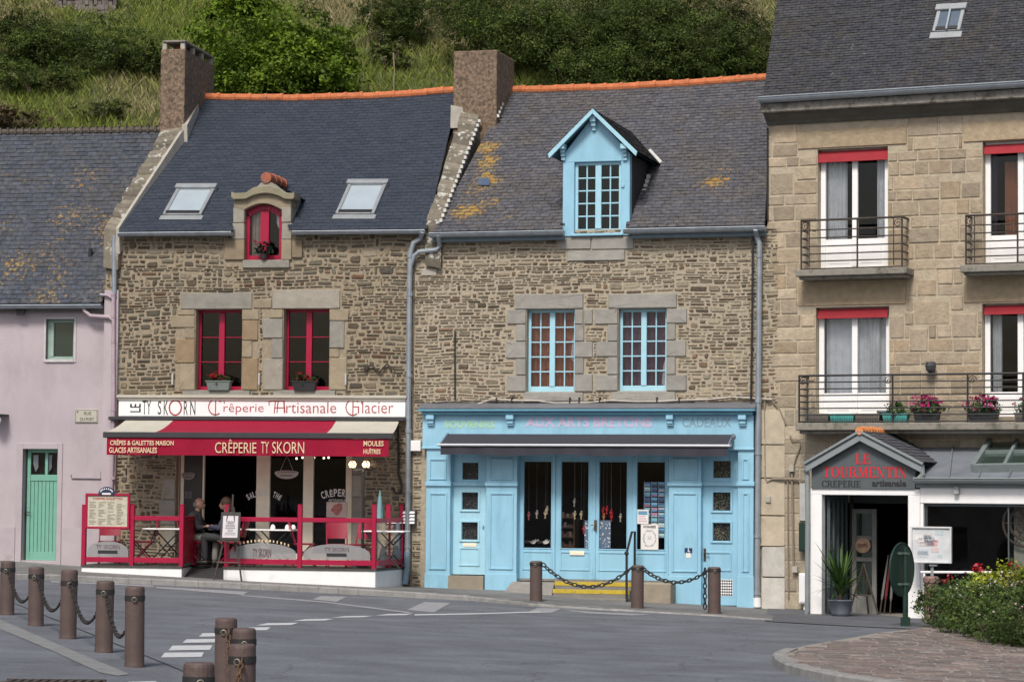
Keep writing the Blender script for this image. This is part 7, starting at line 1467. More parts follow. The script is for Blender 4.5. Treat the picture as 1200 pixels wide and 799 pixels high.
# ================================================================== STREET
def asphalt(name, col, var=.1, agg=.16):
    m = mat(name, col, .85, var, .35, .35, 90)
    nt = m.node_tree; N = nt.nodes; L = nt.links; bs = N['Principled BSDF']; src = bs.inputs['Base Color'].links[0].from_socket; tc = [n for n in N if n.type == 'TEX_COORD'][0]
    def nz(sc, det=3):
        n = N.new('ShaderNodeTexNoise'); n.inputs['Scale'].default_value = sc; n.inputs['Detail'].default_value = det; L.new(tc.outputs['Object'], n.inputs['Vector']); return n
    def mul(src, fac, lo, hi, a, b):
        r = N.new('ShaderNodeMapRange'); r.inputs['From Min'].default_value = lo; r.inputs['From Max'].default_value = hi; r.inputs['To Min'].default_value = a; r.inputs['To Max'].default_value = b; L.new(fac, r.inputs['Value'])
        x = N.new('ShaderNodeMix'); x.data_type = 'RGBA'; x.blend_type = 'MULTIPLY'; x.inputs['Factor'].default_value = 1; L.new(src, x.inputs[6]); L.new(r.outputs['Result'], x.inputs[7]); return x.outputs[2]
    src = mul(src, nz(45, 2).outputs['Fac'], .3, .7, 1 - agg, 1 + agg)          # aggregate
    src = mul(src, nz(11, 4).outputs['Fac'], .3, .7, .90, 1.10)
    src = mul(src, nz(1.1, 7).outputs['Fac'], .32, .7, .78, 1.16)               # worn and oily areas
    mp = N.new('ShaderNodeMapping'); mp.inputs['Scale'].default_value = (.12, 1.1, 1); mp.inputs['Rotation'].default_value = (0, 0, R_(10)); L.new(tc.outputs['Object'], mp.inputs['Vector'])
    n = nz(1.2, 4); L.new(mp.outputs['Vector'], n.inputs['Vector']); src = mul(src, n.outputs['Fac'], .35, .65, .97, 1.03)   # wheel tracks along the street
    v = N.new('ShaderNodeTexVoronoi'); v.feature = 'DISTANCE_TO_EDGE'; v.inputs['Scale'].default_value = .42; w = nz(1.1, 5); ad = N.new('ShaderNodeMix'); ad.data_type = 'RGBA'; ad.blend_type = 'LINEAR_LIGHT'; ad.inputs['Factor'].default_value = .5; L.new(tc.outputs['Object'], ad.inputs[6]); L.new(w.outputs['Color'], ad.inputs[7]); L.new(ad.outputs[2], v.inputs['Vector'])
    src = mul(src, v.outputs['Distance'], .0, .008, .55, 1.0)                   # hairline cracks
    L.new(src, bs.inputs['Base Color']); return m
ROAD = asphalt('asphalt', (.128, .138, .155), .12, .24); PAVE = asphalt('pavement_asphalt', (.165, .165, .162), .12, .22); PAVE2 = asphalt('dark_pavement', (.105, .11, .122), .12, .2)
GRANITE = mat('granite_kerb', (.26, .255, .245), .85, .2, 6, .5, 40, stain=((.13, .125, .11), 3, .55, .8))
def street():
    xs = [-200, -100, -60, -40] + [-30 + .75 * i for i in range(81)] + [40, 60, 100, 200]; ys = [-150, -60, -20, -5] + [2 + 1.5 * i for i in range(40)] + [64, 80, 120, 200, 400]
    mb = MB(); nx = len(xs); v = [(x, y, gz(x, y) - (0 if y < 59 else .3)) for y in ys for x in xs]; fs = [(j * nx + i, j * nx + i + 1, (j + 1) * nx + i + 1, (j + 1) * nx + i) for j in range(len(ys) - 1) for i in range(nx - 1)]; mb.add(v, fs); structure(mb.build('road', ROAD, None, 0, True))
    # pavement along the houses with its kerb
    kb = [(-170, 673, .11), (-80, 676, .11), (0, 678, .11), (75, 680, .11), (150, 683.5, .11), (260, 688.5, .11), (350, 693, .11), (443, 698, .11), (500, 701, .10), (550, 703.5, .085), (590, 707, .07), (620, 710, .055), (660, 712.5, .04), (700, 714.5, .03), (760, 717.5, .025), (840, 722, .02), (905, 727, .02)]
    pts = []
    for i in range(len(kb) - 1):
        (xa, ya, ha), (xb, yb, hb) = kb[i], kb[i + 1]
        for k in range(4): q = k / 4; pts.append((xa + (xb - xa) * q, ya + (yb - ya) * q, ha + (hb - ha) * q))
    pts.append(kb[-1]); ib_ = [(-171, 652), (0, 656), (75, 661.5), (128, 665), (300, 677), (489, 687.5), (600, 691), (760, 704), (885, 712), (940, 716)]; mbp = MB(); mbk = MB(); O, I, Hs = [], [], []
    for x, y, h in pts:
        o = ground(x, y); O.append(o); Hs.append(h); f = K if x < 128 else (T if x < 489 else B); j = max(i for i in range(len(ib_) - 1) if ib_[i][0] <= x); yb_ = ib_[j][1] + (ib_[j + 1][1] - ib_[j][1]) * (x - ib_[j][0]) / (ib_[j + 1][0] - ib_[j][0]); u, zi = f.hit(x, yb_); w_ = f.pt(u, .25, 0); w_.z = zi - gz(w_.x, w_.y); I.append(w_); o.z = h
    kw = .16; up = lambda p, h: Vector((p.x, p.y, gz(p.x, p.y) + h))
    for i in range(len(O) - 1):
        a, b = O[i], O[i + 1]; ia, ib = I[i], I[i + 1]; na = (ia - a).normalized(); nb = (ib - b).normalized(); a2, b2 = a + na * kw, b + nb * kw; ha, hb = Hs[i], Hs[i + 1]
        m = 5
        for j in range(m): 
            p0, p1, p2, p3 = a2.lerp(ia, j / m), b2.lerp(ib, j / m), b2.lerp(ib, (j + 1) / m), a2.lerp(ia, (j + 1) / m); mbp.quad(*[up(p, p.z) for p in (p0, p1, p2, p3)])
        g = (b - a) * .012; r = rnd.uniform(-.006, .006)
        lo0, lo1 = up(a + g, -.05), up(b, -.05); t0, t1 = up(a + g + na * .015, ha + .004 + r), up(b + nb * .015, hb + .004 + r); s0, s1 = up(a2 + g, ha + .004 + r), up(b2, hb + .004 + r); e0, e1 = up(a + g, ha - .02), up(b, hb - .02)
        mbk.add([lo0, lo1, e1, e0, t0, t1, s1, s0, up(a2 + g, -.05), up(b2, -.05)], [(0, 1, 2, 3), (3, 2, 5, 4), (4, 5, 6, 7), (0, 3, 4, 7, 8), (1, 9, 6, 5, 2), (7, 6, 9, 8)])
    structure(mbp.build('pavement', PAVE)); structure(mbk.build('kerb', GRANITE))
    # apron before the cafe annex
    q = [(896, 728), (945, 731), (1000, 734), (1083, 738), (1250, 745)]; mb = MB()
    for (xa, ya), (xb, yb) in zip(q, q[1:]):
        a, b = ground(xa, ya), ground(xb, yb); c, d = (Q.pt(Q.hit(x, 700)[0], .2, 0) for x in (xb, xa)); n = 5
        for j in range(n): P = [a.lerp(d, j / n), b.lerp(c, j / n), b.lerp(c, (j + 1) / n), a.lerp(d, (j + 1) / n)]; mb.quad(*[up(p, .012) for p in P])
    structure(mb.build('forecourt', PAVE2))
    # foreground footway on the left: pale strip, gutter line, grating
    def sheet_px(name, poly, m, h): 
        mb = MB(); P = [up(ground(x, y), h) for x, y in poly]; mb.add(P, [tuple(range(len(P)))][:1]); return structure(mb.build(name, m))
    sheet_px('pavement_strip', [(-40, 711), (0, 726), (75, 758), (152, 790), (138, 792), (117, 788), (60, 762), (0, 737), (-40, 721)], mat('pale_concrete', (.20, .205, .205), .85, .15, 4, .3, 60, stain=((.13, .13, .135), 5, .55, .8)), .006)
    mb = MB(); pl = [up(ground(x, y), 0) for x, y in ((-40, 690), (15, 706), (75, 730), (150, 760), (212, 785), (245, 800))]
    for a, b in zip(pl, pl[1:]): d = (b - a).normalized(); s = Vector((-d.y, d.x, 0)) * .014; mb.quad(up(a - s, .005), up(b - s, .005), up(b + s, .005), up(a + s, .005))
    structure(mb.build('gutter_joint', mat('joint', (.035, .036, .04), .9)))
    mb = MB(); mk = lambda poly: mb.add([up(ground(x, y), .005) for x, y in poly], [tuple(range(len(poly)))])
    for (x0, x1, y, y2, s) in ((188.5, 239, 770.3, 764.3, 3), (197.5, 249, 762, 756, 3), (214, 256, 753.2, 748.6, 3), (233, 262, 746, 741.5, 3), (286, 317, 738.8, 734.8, 4), (300, 350, 732.8, 729.6, 9), (343, 391, 727.6, 725, 10), (389, 437, 723.6, 721.4, 10), (440, 485, 721.2, 718.8, 10)): mk([(x0, y), (x1 - s, y - .6), (x1, y2), (x0 + s * 1.5, y2 + .4)])
    mk([(486, 719.6), (560, 718.4), (640, 716), (640, 717), (560, 719.6), (486, 721)]); mk([(150, 799), (182, 798), (186, 800.5), (150, 801.5)]); structure(mb.build('road_marking', MARK))
    mb = MB(); mk([(183, 687.5), (240, 690.5), (291, 693.4), (285, 697), (240, 693.5), (183, 689)]); mk([(283, 697), (380, 704.5), (483, 717.3), (478, 718.3), (380, 706), (283, 698.2)]); mk([(366, 702), (376, 698.3), (406, 699), (394, 705.3)]); mk([(477, 714.5), (497, 705.2), (528, 706.4), (508, 717.6)]); mk([(617, 718), (629, 712.3), (658, 713), (646, 718)]); mk([(654, 714), (700, 717), (766, 720), (740, 721), (690, 718.6)]); mk([(60, 680.5), (120, 683), (180, 686), (180, 687.5), (120, 684.5), (60, 682)]); structure(mb.build('road_marking', MARKOLD))
    t = thing('drain_grate', 'cast iron drain grating in the pavement at the bottom left corner', 'drain', up(ground(62, 800), 0)); o = t.location; mb = MB()
    for i in range(11): mb.box(-.40 + i * .08 - .025, -.40 + i * .08 + .025, -.17, .17, .004, .022)
    mb.box(-.46, .46, -.21, -.17, .003, .024); mb.box(-.46, .46, .17, .21, .003, .024); mb.build('grating', RUST, t); mb = MB(); mb.box(-.44, .44, -.17, .17, .0025, .004); mb.build('gully', BLACK, t)
    # paved island at the right
    front = [(911, 765.5), (914, 771), (925, 777), (945, 782.5), (985, 790.5), (1050, 800), (1120, 809), (1260, 826)]; back = [(1260, 735), (1160, 733), (1083, 735), (1030, 741), (1000, 746.5), (955, 754), (925, 760)]; h = .10
    poly = [ground(x, y, h) for x, y in front + back]; mb = MB(); ns = len(front)
    flat = [(p.x, p.y) for p in poly]
    mb.add([up(p, h) for p in poly], [tuple(range(len(poly)))]); structure(mb.build('island_bed', mat('sandy_mortar', (.27, .245, .21), .9, .15, 8, .3, 50)))
    def inside(x, y):
        c = False; n = len(flat)
        for i in range(n):
            (xa, ya), (xb, yb) = flat[i], flat[i - 1]
            if (ya > y) != (yb > y) and x < (xb - xa) * (y - ya) / (yb - ya) + xa: c = not c
        return c
    mb = MB(); r = random.Random(4); y = min(p[1] for p in flat); pal = [(.165, .13, .115), (.185, .15, .132), (.14, .118, .108), (.205, .172, .15), (.155, .138, .125), (.175, .13, .118)]
    while y < max(p[1] for p in flat):
        d = r.uniform(.17, .32); x = min(p[0] for p in flat) - r.uniform(0, .3)
        while x < max(p[0] for p in flat):
            w = r.uniform(.16, .40); g = .013
            c = [(x + g, y + g), (x + w - g, y + g), (x + w - g, y + d - g), (x + g, y + d - g)]
            if all(inside(*q) for q in c):
                cc = [(a + r.uniform(-.022, .022), b + r.uniform(-.022, .022)) for a, b in c]; cut = []
                for i in range(4): a, b, e = Vector(cc[i - 1]), Vector(cc[i]), Vector(cc[(i + 1) % 4]); k = r.uniform(.12, .3); cut += [b.lerp(a, k), b.lerp(e, k)]
                cx, cy = sum(q.x for q in cut) / 8, sum(q.y for q in cut) / 8; hh = h + r.uniform(.006, .016); lo = [Vector((q.x, q.y, gz(q.x, q.y) + h + .001)) for q in cut]; hi = [Vector((cx + (q.x - cx) * .92, cy + (q.y - cy) * .92, gz(q.x, q.y) + hh)) for q in cut]
                mb.add(lo + hi, [(i, (i + 1) % 8, 8 + (i + 1) % 8, 8 + i) for i in range(8)] + [tuple(range(8, 16))], jit(r.choice(pal), .2, r))
            x += w
        y += d
    structure(mb.build('island_paving', mat('paving_stone', (1, 1, 1), .8, .2, 9, .5, 40, tint=True)))
    mb = MB(); fr = poly[:ns]; P = []
    for a, b in zip(fr, fr[1:]): P += [a.lerp(b, k / 3) for k in range(3)]
    P = [poly[-1], poly[-1].lerp(fr[0], .6)] + P + [fr[-1]]; cen = Vector((sum(p[0] for p in flat) / len(flat), sum(p[1] for p in flat) / len(flat), 0))
    N_ = []
    for i, p in enumerate(P): a, b = P[max(0, i - 1)], P[min(len(P) - 1, i + 1)]; d = (b - a); n = Vector((d.y, -d.x, 0)).normalized(); N_.append(n if n.dot(p - cen) > 0 else -n)
    for i in range(len(P) - 1):
        a, b = P[i], P[i + 1]; g = (b - a) * .015; na, nb = N_[i], N_[i + 1]; r_ = rnd.uniform(-.006, .006)
        A = [up(a + g + na * .07, -.1), up(a + g + na * .06, h - .01), up(a + g + na * .035, h + .014 + r_), up(a + g - na * .11, h + .014 + r_), up(a + g - na * .11, -.1)]; Bq = [up(b + nb * .07, -.1), up(b + nb * .06, h - .01), up(b + nb * .035, h + .014 + r_), up(b - nb * .11, h + .014 + r_), up(b - nb * .11, -.1)]; mb.hull(A, Bq)
    structure(mb.build('kerb', GRANITE))
street()
# ================================================================== BOLLARDS AND CHAINS
def bollards():
    near = [(8, 657, 720, 16.5), (42, 664, 733, 18.5), (79.5, 667, 748, 20), (121.5, 680, 764, 21.5), (157.5, 686.5, 781, 23)]
    labs = ['brown bollard at the left edge of the picture, first of the chained row', 'second brown bollard from the left edge in the chained row', 'brown bollard in the middle of the chained row on the left', 'brown bollard next to the last in the chained row on the left', 'last brown bollard at the near end of the chained row on the left']
    R = .10; tops = []
    def make(x, yt, yb, lab, r, base=None, band=.10, seed=0, grp='brown bollards', Y=None):
        p = ground(x, yb) if base is None else base
        H = (at(x, yt, p.y).z - p.z) + .0
        t = thing('bollard', lab, 'bollard', p, 0, grp); mb = MB(); rr = random.Random(seed + 3); t.rotation_euler = (rr.uniform(-.015, .015), rr.uniform(-.015, .015), rr.uniform(-.3, .3))
        mb.lathe([(r * 1.04, -.1), (r * 1.03, .01), (r, .05), (r * .995, H - .03), (r * .96, H - .012), (r * .86, H - .002), (.005, H + .004)], (0, 0, 0), 22); mb.build('shaft', BOLL, t, 0, False)
        mb = MB(); z = H - band; mb.rings([[(q * math.cos(k * math.pi / 11), q * math.sin(k * math.pi / 11), zz) for k in range(22)] for q, zz in ((r * 1.0, z - .028), (r * 1.045, z - .026), (r * 1.045, z + .026), (r * 1.0, z + .028))], False); mb.box(-.02, .02, -r * 1.15, -r * .9, z - .02, z + .02); bd = mb.build('band', mat('black_band', (.022, .021, .02), .6, .2, 12), t)
        mb = MB(); mb.tube([(.022 * math.cos(k * math.pi / 5) , -r * 1.16, z - .012 + .022 * math.sin(k * math.pi / 5)) for k in range(10)], .006, 5, True); mb.build('ring', mat('worn_steel', (.22, .20, .16), .45, .2, 12, metal=.5), bd)
        return p, H
    P5 = [make(x, yt, yb, lab, R, None, .12 if i != 2 else .16, i, 'brown bollards of the left chained row') for i, ((x, yt, yb, w), lab) in enumerate(zip(near, labs))]
    CH = mat('chain_iron', (.030, .026, .024), .55, .3, 14, metal=.3); CHR = mat('rusty_chain', (.10, .055, .03), .6, .3, 14, metal=.3)
    def chain(p0, p1, sag, lab, m, grp=None, **k): 
        t = thing('chain', lab, 'chain', ((p0 + p1) / 2) - Vector((0, 0, sag)), 0, grp); mb = MB(); ORG[t.name] = Vector(t.location); chain_mb(mb, p0, p1, sag, **k); mb.build('links', m, t, 0, True)
    nm = ['black chain sagging between the first and second bollards from the left edge', 'black chain sagging between the second and middle bollards on the left', 'black chain sagging from the middle bollard to the next one nearer', 'black chain sagging to the nearest bollard of the left row']
    for i in range(4):
        (a, ha), (b, hb) = P5[i], P5[i + 1]; d = (b - a); d.z = 0; d.normalize(); p0 = a + Vector((0, 0, ha - .14)) + d * R * 1.1; p1 = b + Vector((0, 0, hb - .18)) - d * R * 1.1; chain(p0, p1, .34 + .02 * i, nm[i], CH)
    # near group, cut by the lower edge of the picture
    def base(x, w): Y = 2 * R * F / w; p = at(x, 800, Y); return Vector((p.x, p.y, gz(p.x, p.y)))
    G = []
    for x, yt, w, lab in ((264, 723.5, 25.8, 'tallest brown bollard of the near cluster, chain hanging down its front'), (286, 735.5, 27.6, 'brown bollard of the near cluster mostly hidden by the one in front'), (284, 754, 31.5, 'brown bollard in front of the near cluster with a slanting rusty chain'), (231.5, 775.5, 36.5, 'nearest brown bollard at the bottom edge, only its top showing')):
        G.append(make(x, yt, 0, lab, R, base(x, w), .115, int(x), 'brown bollards of the near cluster'))
    (a, ha), (b, hb), (c, hc), (d, hd) = G
    chain(a + Vector((.03, -.115, ha - .12)), b + Vector((-.06, .09, hb - .12)), .5, 'rusty chain hanging down between the tall bollard and the one behind', CHR)
    chain(c + Vector((.0, -.115, hc - .12)), d + Vector((.03, .10, hd - .12)), .45, 'rusty chain slanting down from the front bollard of the near cluster', CHR)
    # far trio in front of the blue shop
    P3 = []
    for x, yt, yb, lab in ((628.2, 657, 708.3, 'dark brown bollard left of the yellow edged steps'), (746.8, 662, 714.5, 'brown bollard in front of the black handrail'), (837, 664, 720, 'brown bollard in front of the right blue door')):
        P3.append(make(x, yt, yb, lab, .115, None, .06, int(x), 'brown bollards before the blue shop'))
        p, H = P3[-1]; 
    for i, lab in enumerate(('black chain sagging across the yellow edged steps', 'black chain sagging before the right blue pilaster')):
        (a, ha), (b, hb) = P3[i], P3[i + 1]; d = (b - a); d.z = 0; d.normalize(); chain(a + Vector((0, 0, ha - .07)) + d * .14, b + Vector((0, 0, hb - .07)) - d * .14, .36 if i == 0 else .22, lab, BLACK, None, pitch=.085, wire=.013, half=.056, wid=.03)
    a, ha = P3[2]; p = a + Vector((-.17, -.05, ha - .07)); chain(p, p + Vector((.001, 0, -.62)), 0.0, 'short loose chain end hanging beside the bollard before the right blue door', BLACK, None, pitch=.085, wire=.013, half=.056, wid=.03)
    # pins carrying the chains
    p = Q.P3(1091, 675, -2.2); u = p.x; w = Q.pt(u, -2.2, 0); w.z = gz(w.x, w.y); t = thing('bollard', 'pinkish brown bollard between the white porch post and the planting', 'bollard', w); H = p.z - w.z; mb = MB(); r = .125; mb.lathe([(r, -.1), (r, H - .12), (r * 1.12, H - .11), (r * 1.12, H - .03), (r * .95, H), (.01, H + .005)], (0, 0, 0), 18); mb.build('shaft', mat('pinkish_bollard', (.21, .13, .11), .6, .12, 6, .2), t)
bollards()
# ================================================================== ROUND SIGN, PLANTING
def sign_and_plants():
    p = ground(1061, 734); t = thing('road_sign', 'back of a round dark green road sign on a low post before the porch', 'road sign', p); z0 = at(1061, 648, p.y).z - p.z
    mb = MB(); mb.tube([(0, 0, -.1), (0, 0, z0 + .1)], .042, 12); mb.box(-.07, .07, -.07, .07, -.05, .16); mb.build('post', DGREEN, t)
    zc = at(1057, 667, p.y).z - p.z; r = (698 - 635) / 2 / F * p.y; uc = (1057.5 - 1061) / F * p.y; an = R_(55); ca, sa = math.cos(an), math.sin(an)
    def W(a, b, h): return (uc + a * ca + h * sa * -1, .09 + a * sa + h * ca, zc + b)
    n = 40; ring = lambda rr, h: [W(rr * math.cos(2 * math.pi * k / n), rr * math.sin(2 * math.pi * k / n), h) for k in range(n)]
    mb = MB(); mb.rings([ring(r * .94, -.005), ring(r * .97, -.022), ring(r, -.02), ring(r, .012), ring(r * .5, .015)]); mb.rings([ring(r * .94, -.012), ring(.002, -.013)]); mb.build('disc', DGREEN, t)
    mb = MB()
    for dz in (.27, -.24): mb.box(-.16, .07, -.055, -.045, zc + dz - .018, zc + dz + .018); mb.box(.045, .055, -.055, .1, zc + dz - .018, zc + dz + .018); mb.box(-.055, -.045, -.055, .1, zc + dz - .018, zc + dz + .018)
    mb.build('clamp', mat('green_grey_clamp', (.06, .10, .085), .5), t)
    # low dark hedge with small pale flowers
    g0 = ground(1140, 742, .1); t = thing('bush', 'low dense dark green shrub spilling over the paved island', 'shrub', g0); ORG[t.name] = Vector(g0)
    lob = []
    for x, yb, yt, r in ((1103, 729, 692, .34), (1118, 737, 684, .42), (1140, 744, 683, .46), (1166, 750, 686, .5), (1195, 756, 688, .55), (1225, 760, 690, .6), (1260, 763, 690, .6), (1150, 733, 680, .5), (1185, 738, 680, .5), (1215, 742, 682, .5), (1128, 728, 684, .4)):
        b = ground(x, yb, .1); b.y += r * .8; topz = at(x, yt, b.y).z; hh = (topz - b.z) / 2; lob.append((b.x, b.y, b.z + hh * .92, r * 1.1, r, hh * 1.08))
    leaf_cloud('foliage', t, lob, 26000, .026, [(.06, .095, .026), (.08, .125, .032), (.05, .08, .026), (.105, .145, .036), (.065, .10, .036)], LEAF, 3, .75, .4, .6)
    leaf_cloud('flowers', t, [(a, b - .03, c + .02, d * 1.02, e * 1.02, f * 1.02) for a, b, c, d, e, f in lob], 420, .018, [(.5, .42, .42), (.55, .5, .48), (.45, .3, .33)], PETAL, 4, .95, .3, .9)
    mb = MB(); rr = random.Random(6)
    for a, b, c, d, e, f_ in lob:
        for k in range(7): mb.tube([(a + rr.uniform(-.08, .08), b + rr.uniform(-.08, .08), c - f_), (a + rr.uniform(-d, d) * .5, b + rr.uniform(-e, e) * .5, c + f_ * .2), (a + rr.uniform(-d, d) * .8, b + rr.uniform(-e, e) * .8, c + f_ * .6)], [.012, .008, .004], 5)
    mb.build('stems', BARK, t)
    b = ground(1180, 741, .1); b.y += 1.5; t = thing('bush', 'bright yellow green shrub behind the dark low shrub', 'shrub', b); ORG[t.name] = Vector(b); lob = []
    for x, yt, r in ((1125, 683, .30), (1140, 678, .36), (1155, 671, .42), (1175, 665, .46), (1198, 661, .48), (1222, 660, .48)): q = at(x, yt, b.y); zb = gz(q.x, q.y) + .1; hh = (q.z - zb) / 2; lob.append((q.x, q.y, zb + hh, r, r, hh))
    leaf_cloud('foliage', t, lob, 8500, .036, [(.32, .36, .035), (.40, .42, .06), (.22, .29, .035), (.12, .19, .03)], LEAF, 9, .7, .5, .55); mb = MB()
    for a, bb, c, d, e, f_ in lob:
        for k in range(5): mb.tube([(a, bb, c - f_), (a + rr.uniform(-d, d), bb + rr.uniform(-e, e), c + f_ * .9)], [.012, .004], 5)
    mb.build('stems', BARK, t)
    for x, y, lab, n in ((1147, 665, 'red geranium head above the yellow green shrub', 130), (1188, 664, 'red flower head right of the geranium at the cafe window', 110), (1111, 679, 'small red flower between the bollard and the shrub', 50)):
        q = at(x, y, b.y + .25); t = thing('flowering_plant', lab, 'flower', (q.x, q.y, gz(q.x, q.y))); ORG[t.name] = Vector(t.location); leaf_cloud('petals', t, [(q.x, q.y, q.z, .09, .09, .07)], n, .026, [(.5, .02, .04), (.6, .12, .16), (.4, .02, .03)], PETAL, n, .8); mb = MB(); mb.tube([(q.x, q.y, gz(q.x, q.y)), (q.x, q.y, q.z)], .008, 5); mb.build('stem', mat('green_stem', (.06, .12, .03), .6), t); leaf_cloud('leaves', t, [(q.x, q.y, q.z - .16, .12, .12, .1)], 120, .03, [(.05, .10, .03)], LEAF, n + 1)
sign_and_plants()
# ================================================================== HILLSIDE
def hz(x, y):
    base = 3.2 + max(0, y - 60.5) * .60
    return base + .55 * noise.noise((x * .12, y * .12, 1)) + .25 * noise.noise((x * .4, y * .4, 4)) + .02 * x
def hill_hit(px, py):
    r = ray(px, py); lo, hi = 60.0, 140.0
    for _ in range(50):
        t = (lo + hi) / 2; p = EYE + r * t
        if p.z > hz(p.x, p.y): lo = t
        else: hi = t
    return EYE + r * hi
def hillside():
    mb = MB(); xs = [-120, -80, -50] + [-34 + 1.0 * i for i in range(69)] + [50, 80, 120]; ys = [60.5] + [61.5 + 1.1 * i for i in range(34)] + [105, 115, 130]; nx = len(xs)
    v = [(x, y, hz(x, y)) for y in ys for x in xs] ; fs = [(j * nx + i, j * nx + i + 1, (j + 1) * nx + i + 1, (j + 1) * nx + i) for j in range(len(ys) - 1) for i in range(nx - 1)]; mb.add(v, fs)
    lo = len(mb.v); mb.add([(x, 60.5, -1) for x in xs] + [(x, 60.5, hz(x, 60.5)) for x in xs], [(i, i + 1, nx + i + 1, nx + i) for i in range(nx - 1)])
    structure(mb.build('hillside', mat('hill_soil', (.075, .085, .03), .95, .3, .7, .5, 5, stain=((.13, .11, .055), .5, .55, .75)), None, 0, True))
    # rough grass
    g = np.random.default_rng(21); n = 230000; x = g.uniform(-26, 22, n); y = g.uniform(66, 92, n) ; 
    z = np.array([hz(a, b) for a, b in zip(x, y)]); dens = np.array([noise.noise((a * .25, b * .25, 7)) for a, b in zip(x, y)]); dry = np.array([noise.noise((a * .11 + 3, b * .16, 13)) + .35 * noise.noise((a * .6, b * .6, 3)) for a, b in zip(x, y)])
    hgt = (.18 + .22 * g.uniform(size=n) + .20 * np.clip(dens, -.4, 1)) ; az = g.uniform(0, 2 * np.pi, n); lean = g.uniform(.1, .8, n); w = .007 + .010 * g.uniform(size=n)
    b = np.stack([x, y, z - .03], 1); dr = np.stack([np.cos(az), np.sin(az), np.zeros(n)], 1); fz = g.uniform(0, 2 * np.pi, n); sd = np.stack([np.cos(fz) * w, np.sin(fz) * w, np.zeros(n)], 1)
    mid = b + dr * (lean * hgt * .4)[:, None] + np.stack([np.zeros(n), np.zeros(n), hgt * .6], 1); tip = b + dr * (lean * hgt)[:, None] + np.stack([np.zeros(n), np.zeros(n), hgt], 1)
    v = np.stack([b - sd, b + sd, mid + sd * .7, tip], 1).reshape(-1, 3)
    gr = np.array([(.19, .25, .045), (.22, .27, .055), (.14, .20, .035), (.26, .28, .075)])[g.integers(0, 4, n)]; st = np.array([(.36, .31, .17), (.30, .265, .13), (.42, .37, .21)])[g.integers(0, 3, n)]
    k = np.clip((dry - .0 + g.normal(0, .10, n)) * 4, 0, 1)[:, None]; col = (gr * (1 - k) + st * k) * g.uniform(.7, 1.25, n)[:, None]
    o = raw_mesh('grass', None, v, n, 4, col, GRASSM); tag(o, 'rough green and straw coloured grass covering the hillside', 'grass', None, 'stuff')
    DARK = [(.056, .088, .020), (.070, .105, .023), (.086, .122, .028), (.045, .07, .019), (.105, .132, .032), (.062, .08, .025)]; MID = [(.08, .115, .024), (.10, .14, .03), (.065, .095, .022), (.12, .13, .04)]; BRIGHT = [(.10, .165, .014), (.125, .20, .018), (.07, .12, .014), (.15, .225, .024)]; BROWN = [(.09, .065, .035), (.07, .06, .03), (.05, .055, .025), (.11, .08, .045)]; OLIVE = [(.09, .10, .04), (.12, .125, .06), (.07, .08, .03)]
    def bush(name, lab, cat, px, py, wpx, hpx, pal, n, size, seed, lobes=7, group=None, trunk=False, asp=.5, sink=.25):
        p = hill_hit(px, py + hpx * .45); s = p.y / F; rx, rz = wpx * s / 2, hpx * s / 2; r = random.Random(seed); t = thing(name, lab, cat, p, 0, group); ORG[t.name] = Vector(p); lob = []; cz = p.z + rz * (1 - sink)
        for i in range(lobes):
            a = r.uniform(0, 2 * math.pi); q = r.uniform(.25, .72); e = r.uniform(-.4, .62); k = r.uniform(.32, .5); lob.append((p.x + rx * q * math.cos(a), p.y + rx * .6 * q * math.sin(a), cz + rz * e, rx * k, rx * k * .8, rz * k * 1.15))
        lob.append((p.x, p.y, cz, rx * .62, rx * .5, rz * .62))
        leaf_cloud('crown' if trunk else 'foliage', t, lob, n, size, pal, LEAF, seed, .6, .5, asp); mb = MB()
        for i in range(6 if trunk else 5):
            L = r.choice(lob); mb.tube([(p.x + r.uniform(-.1, .1), p.y, p.z - .3), (p.x + (L[0] - p.x) * .4, p.y + (L[1] - p.y) * .4, p.z + (L[2] - p.z) * .5), L[:3], (L[0], L[1], L[2] + L[5] * .7)], [.10 if trunk else .035, .06 if trunk else .02, .02, .006], 6)
        mb.build('trunk' if trunk else 'stem', BARK, t)
    bush('tree', 'bright green leafy tree behind the left slate roof', 'tree', 322, 66, 225, 140, BRIGHT, 30000, .07, 5, 26, None, True)
    bush('tree', 'bright green leafy tree top at the upper edge, above the larger one', 'tree', 278, 6, 90, 60, BRIGHT, 6000, .08, 6, 7, None, True)
    bush('bush', 'small vivid yellow green shrub just left of the middle chimney', 'bush', 556, 32, 42, 40, [(.14, .24, .02), (.18, .3, .03)], 1800, .06, 7, 5)
    D = [(80, 44, 130, 46, 'dark green bush high on the slope at the far left'), (25, 40, 90, 60, 'dark bush at the left edge of the hillside'), (142, 62, 100, 44, 'dark green bush left of the tall chimney'), (42, 88, 90, 38, 'dark bush above the old slate roof on the left'), (470, 20, 90, 55, 'dark green scrub between the bright tree and the middle chimney'), (600, 40, 130, 80, 'dark gorse mass just behind the middle chimney'), (670, 55, 150, 90, 'dark gorse mass left of the blue dormer gable'), (745, 35, 150, 80, 'dark gorse mass above the blue dormer'), (800, 62, 150, 76, 'dark gorse mass over the right half of the tiled ridge'), (865, 70, 90, 60, 'dark gorse bush next to the tall right roof'), (700, 5, 160, 50, 'dark gorse bush at the upper edge, right of the middle'), (850, 20, 100, 50, 'olive grey scrub at the upper right of the slope'), (560, 5, 110, 46, 'dark gorse bush at the upper edge above the middle chimney'), (188, 72, 36, 40, 'dark shrub just left of the tall chimney cap')]
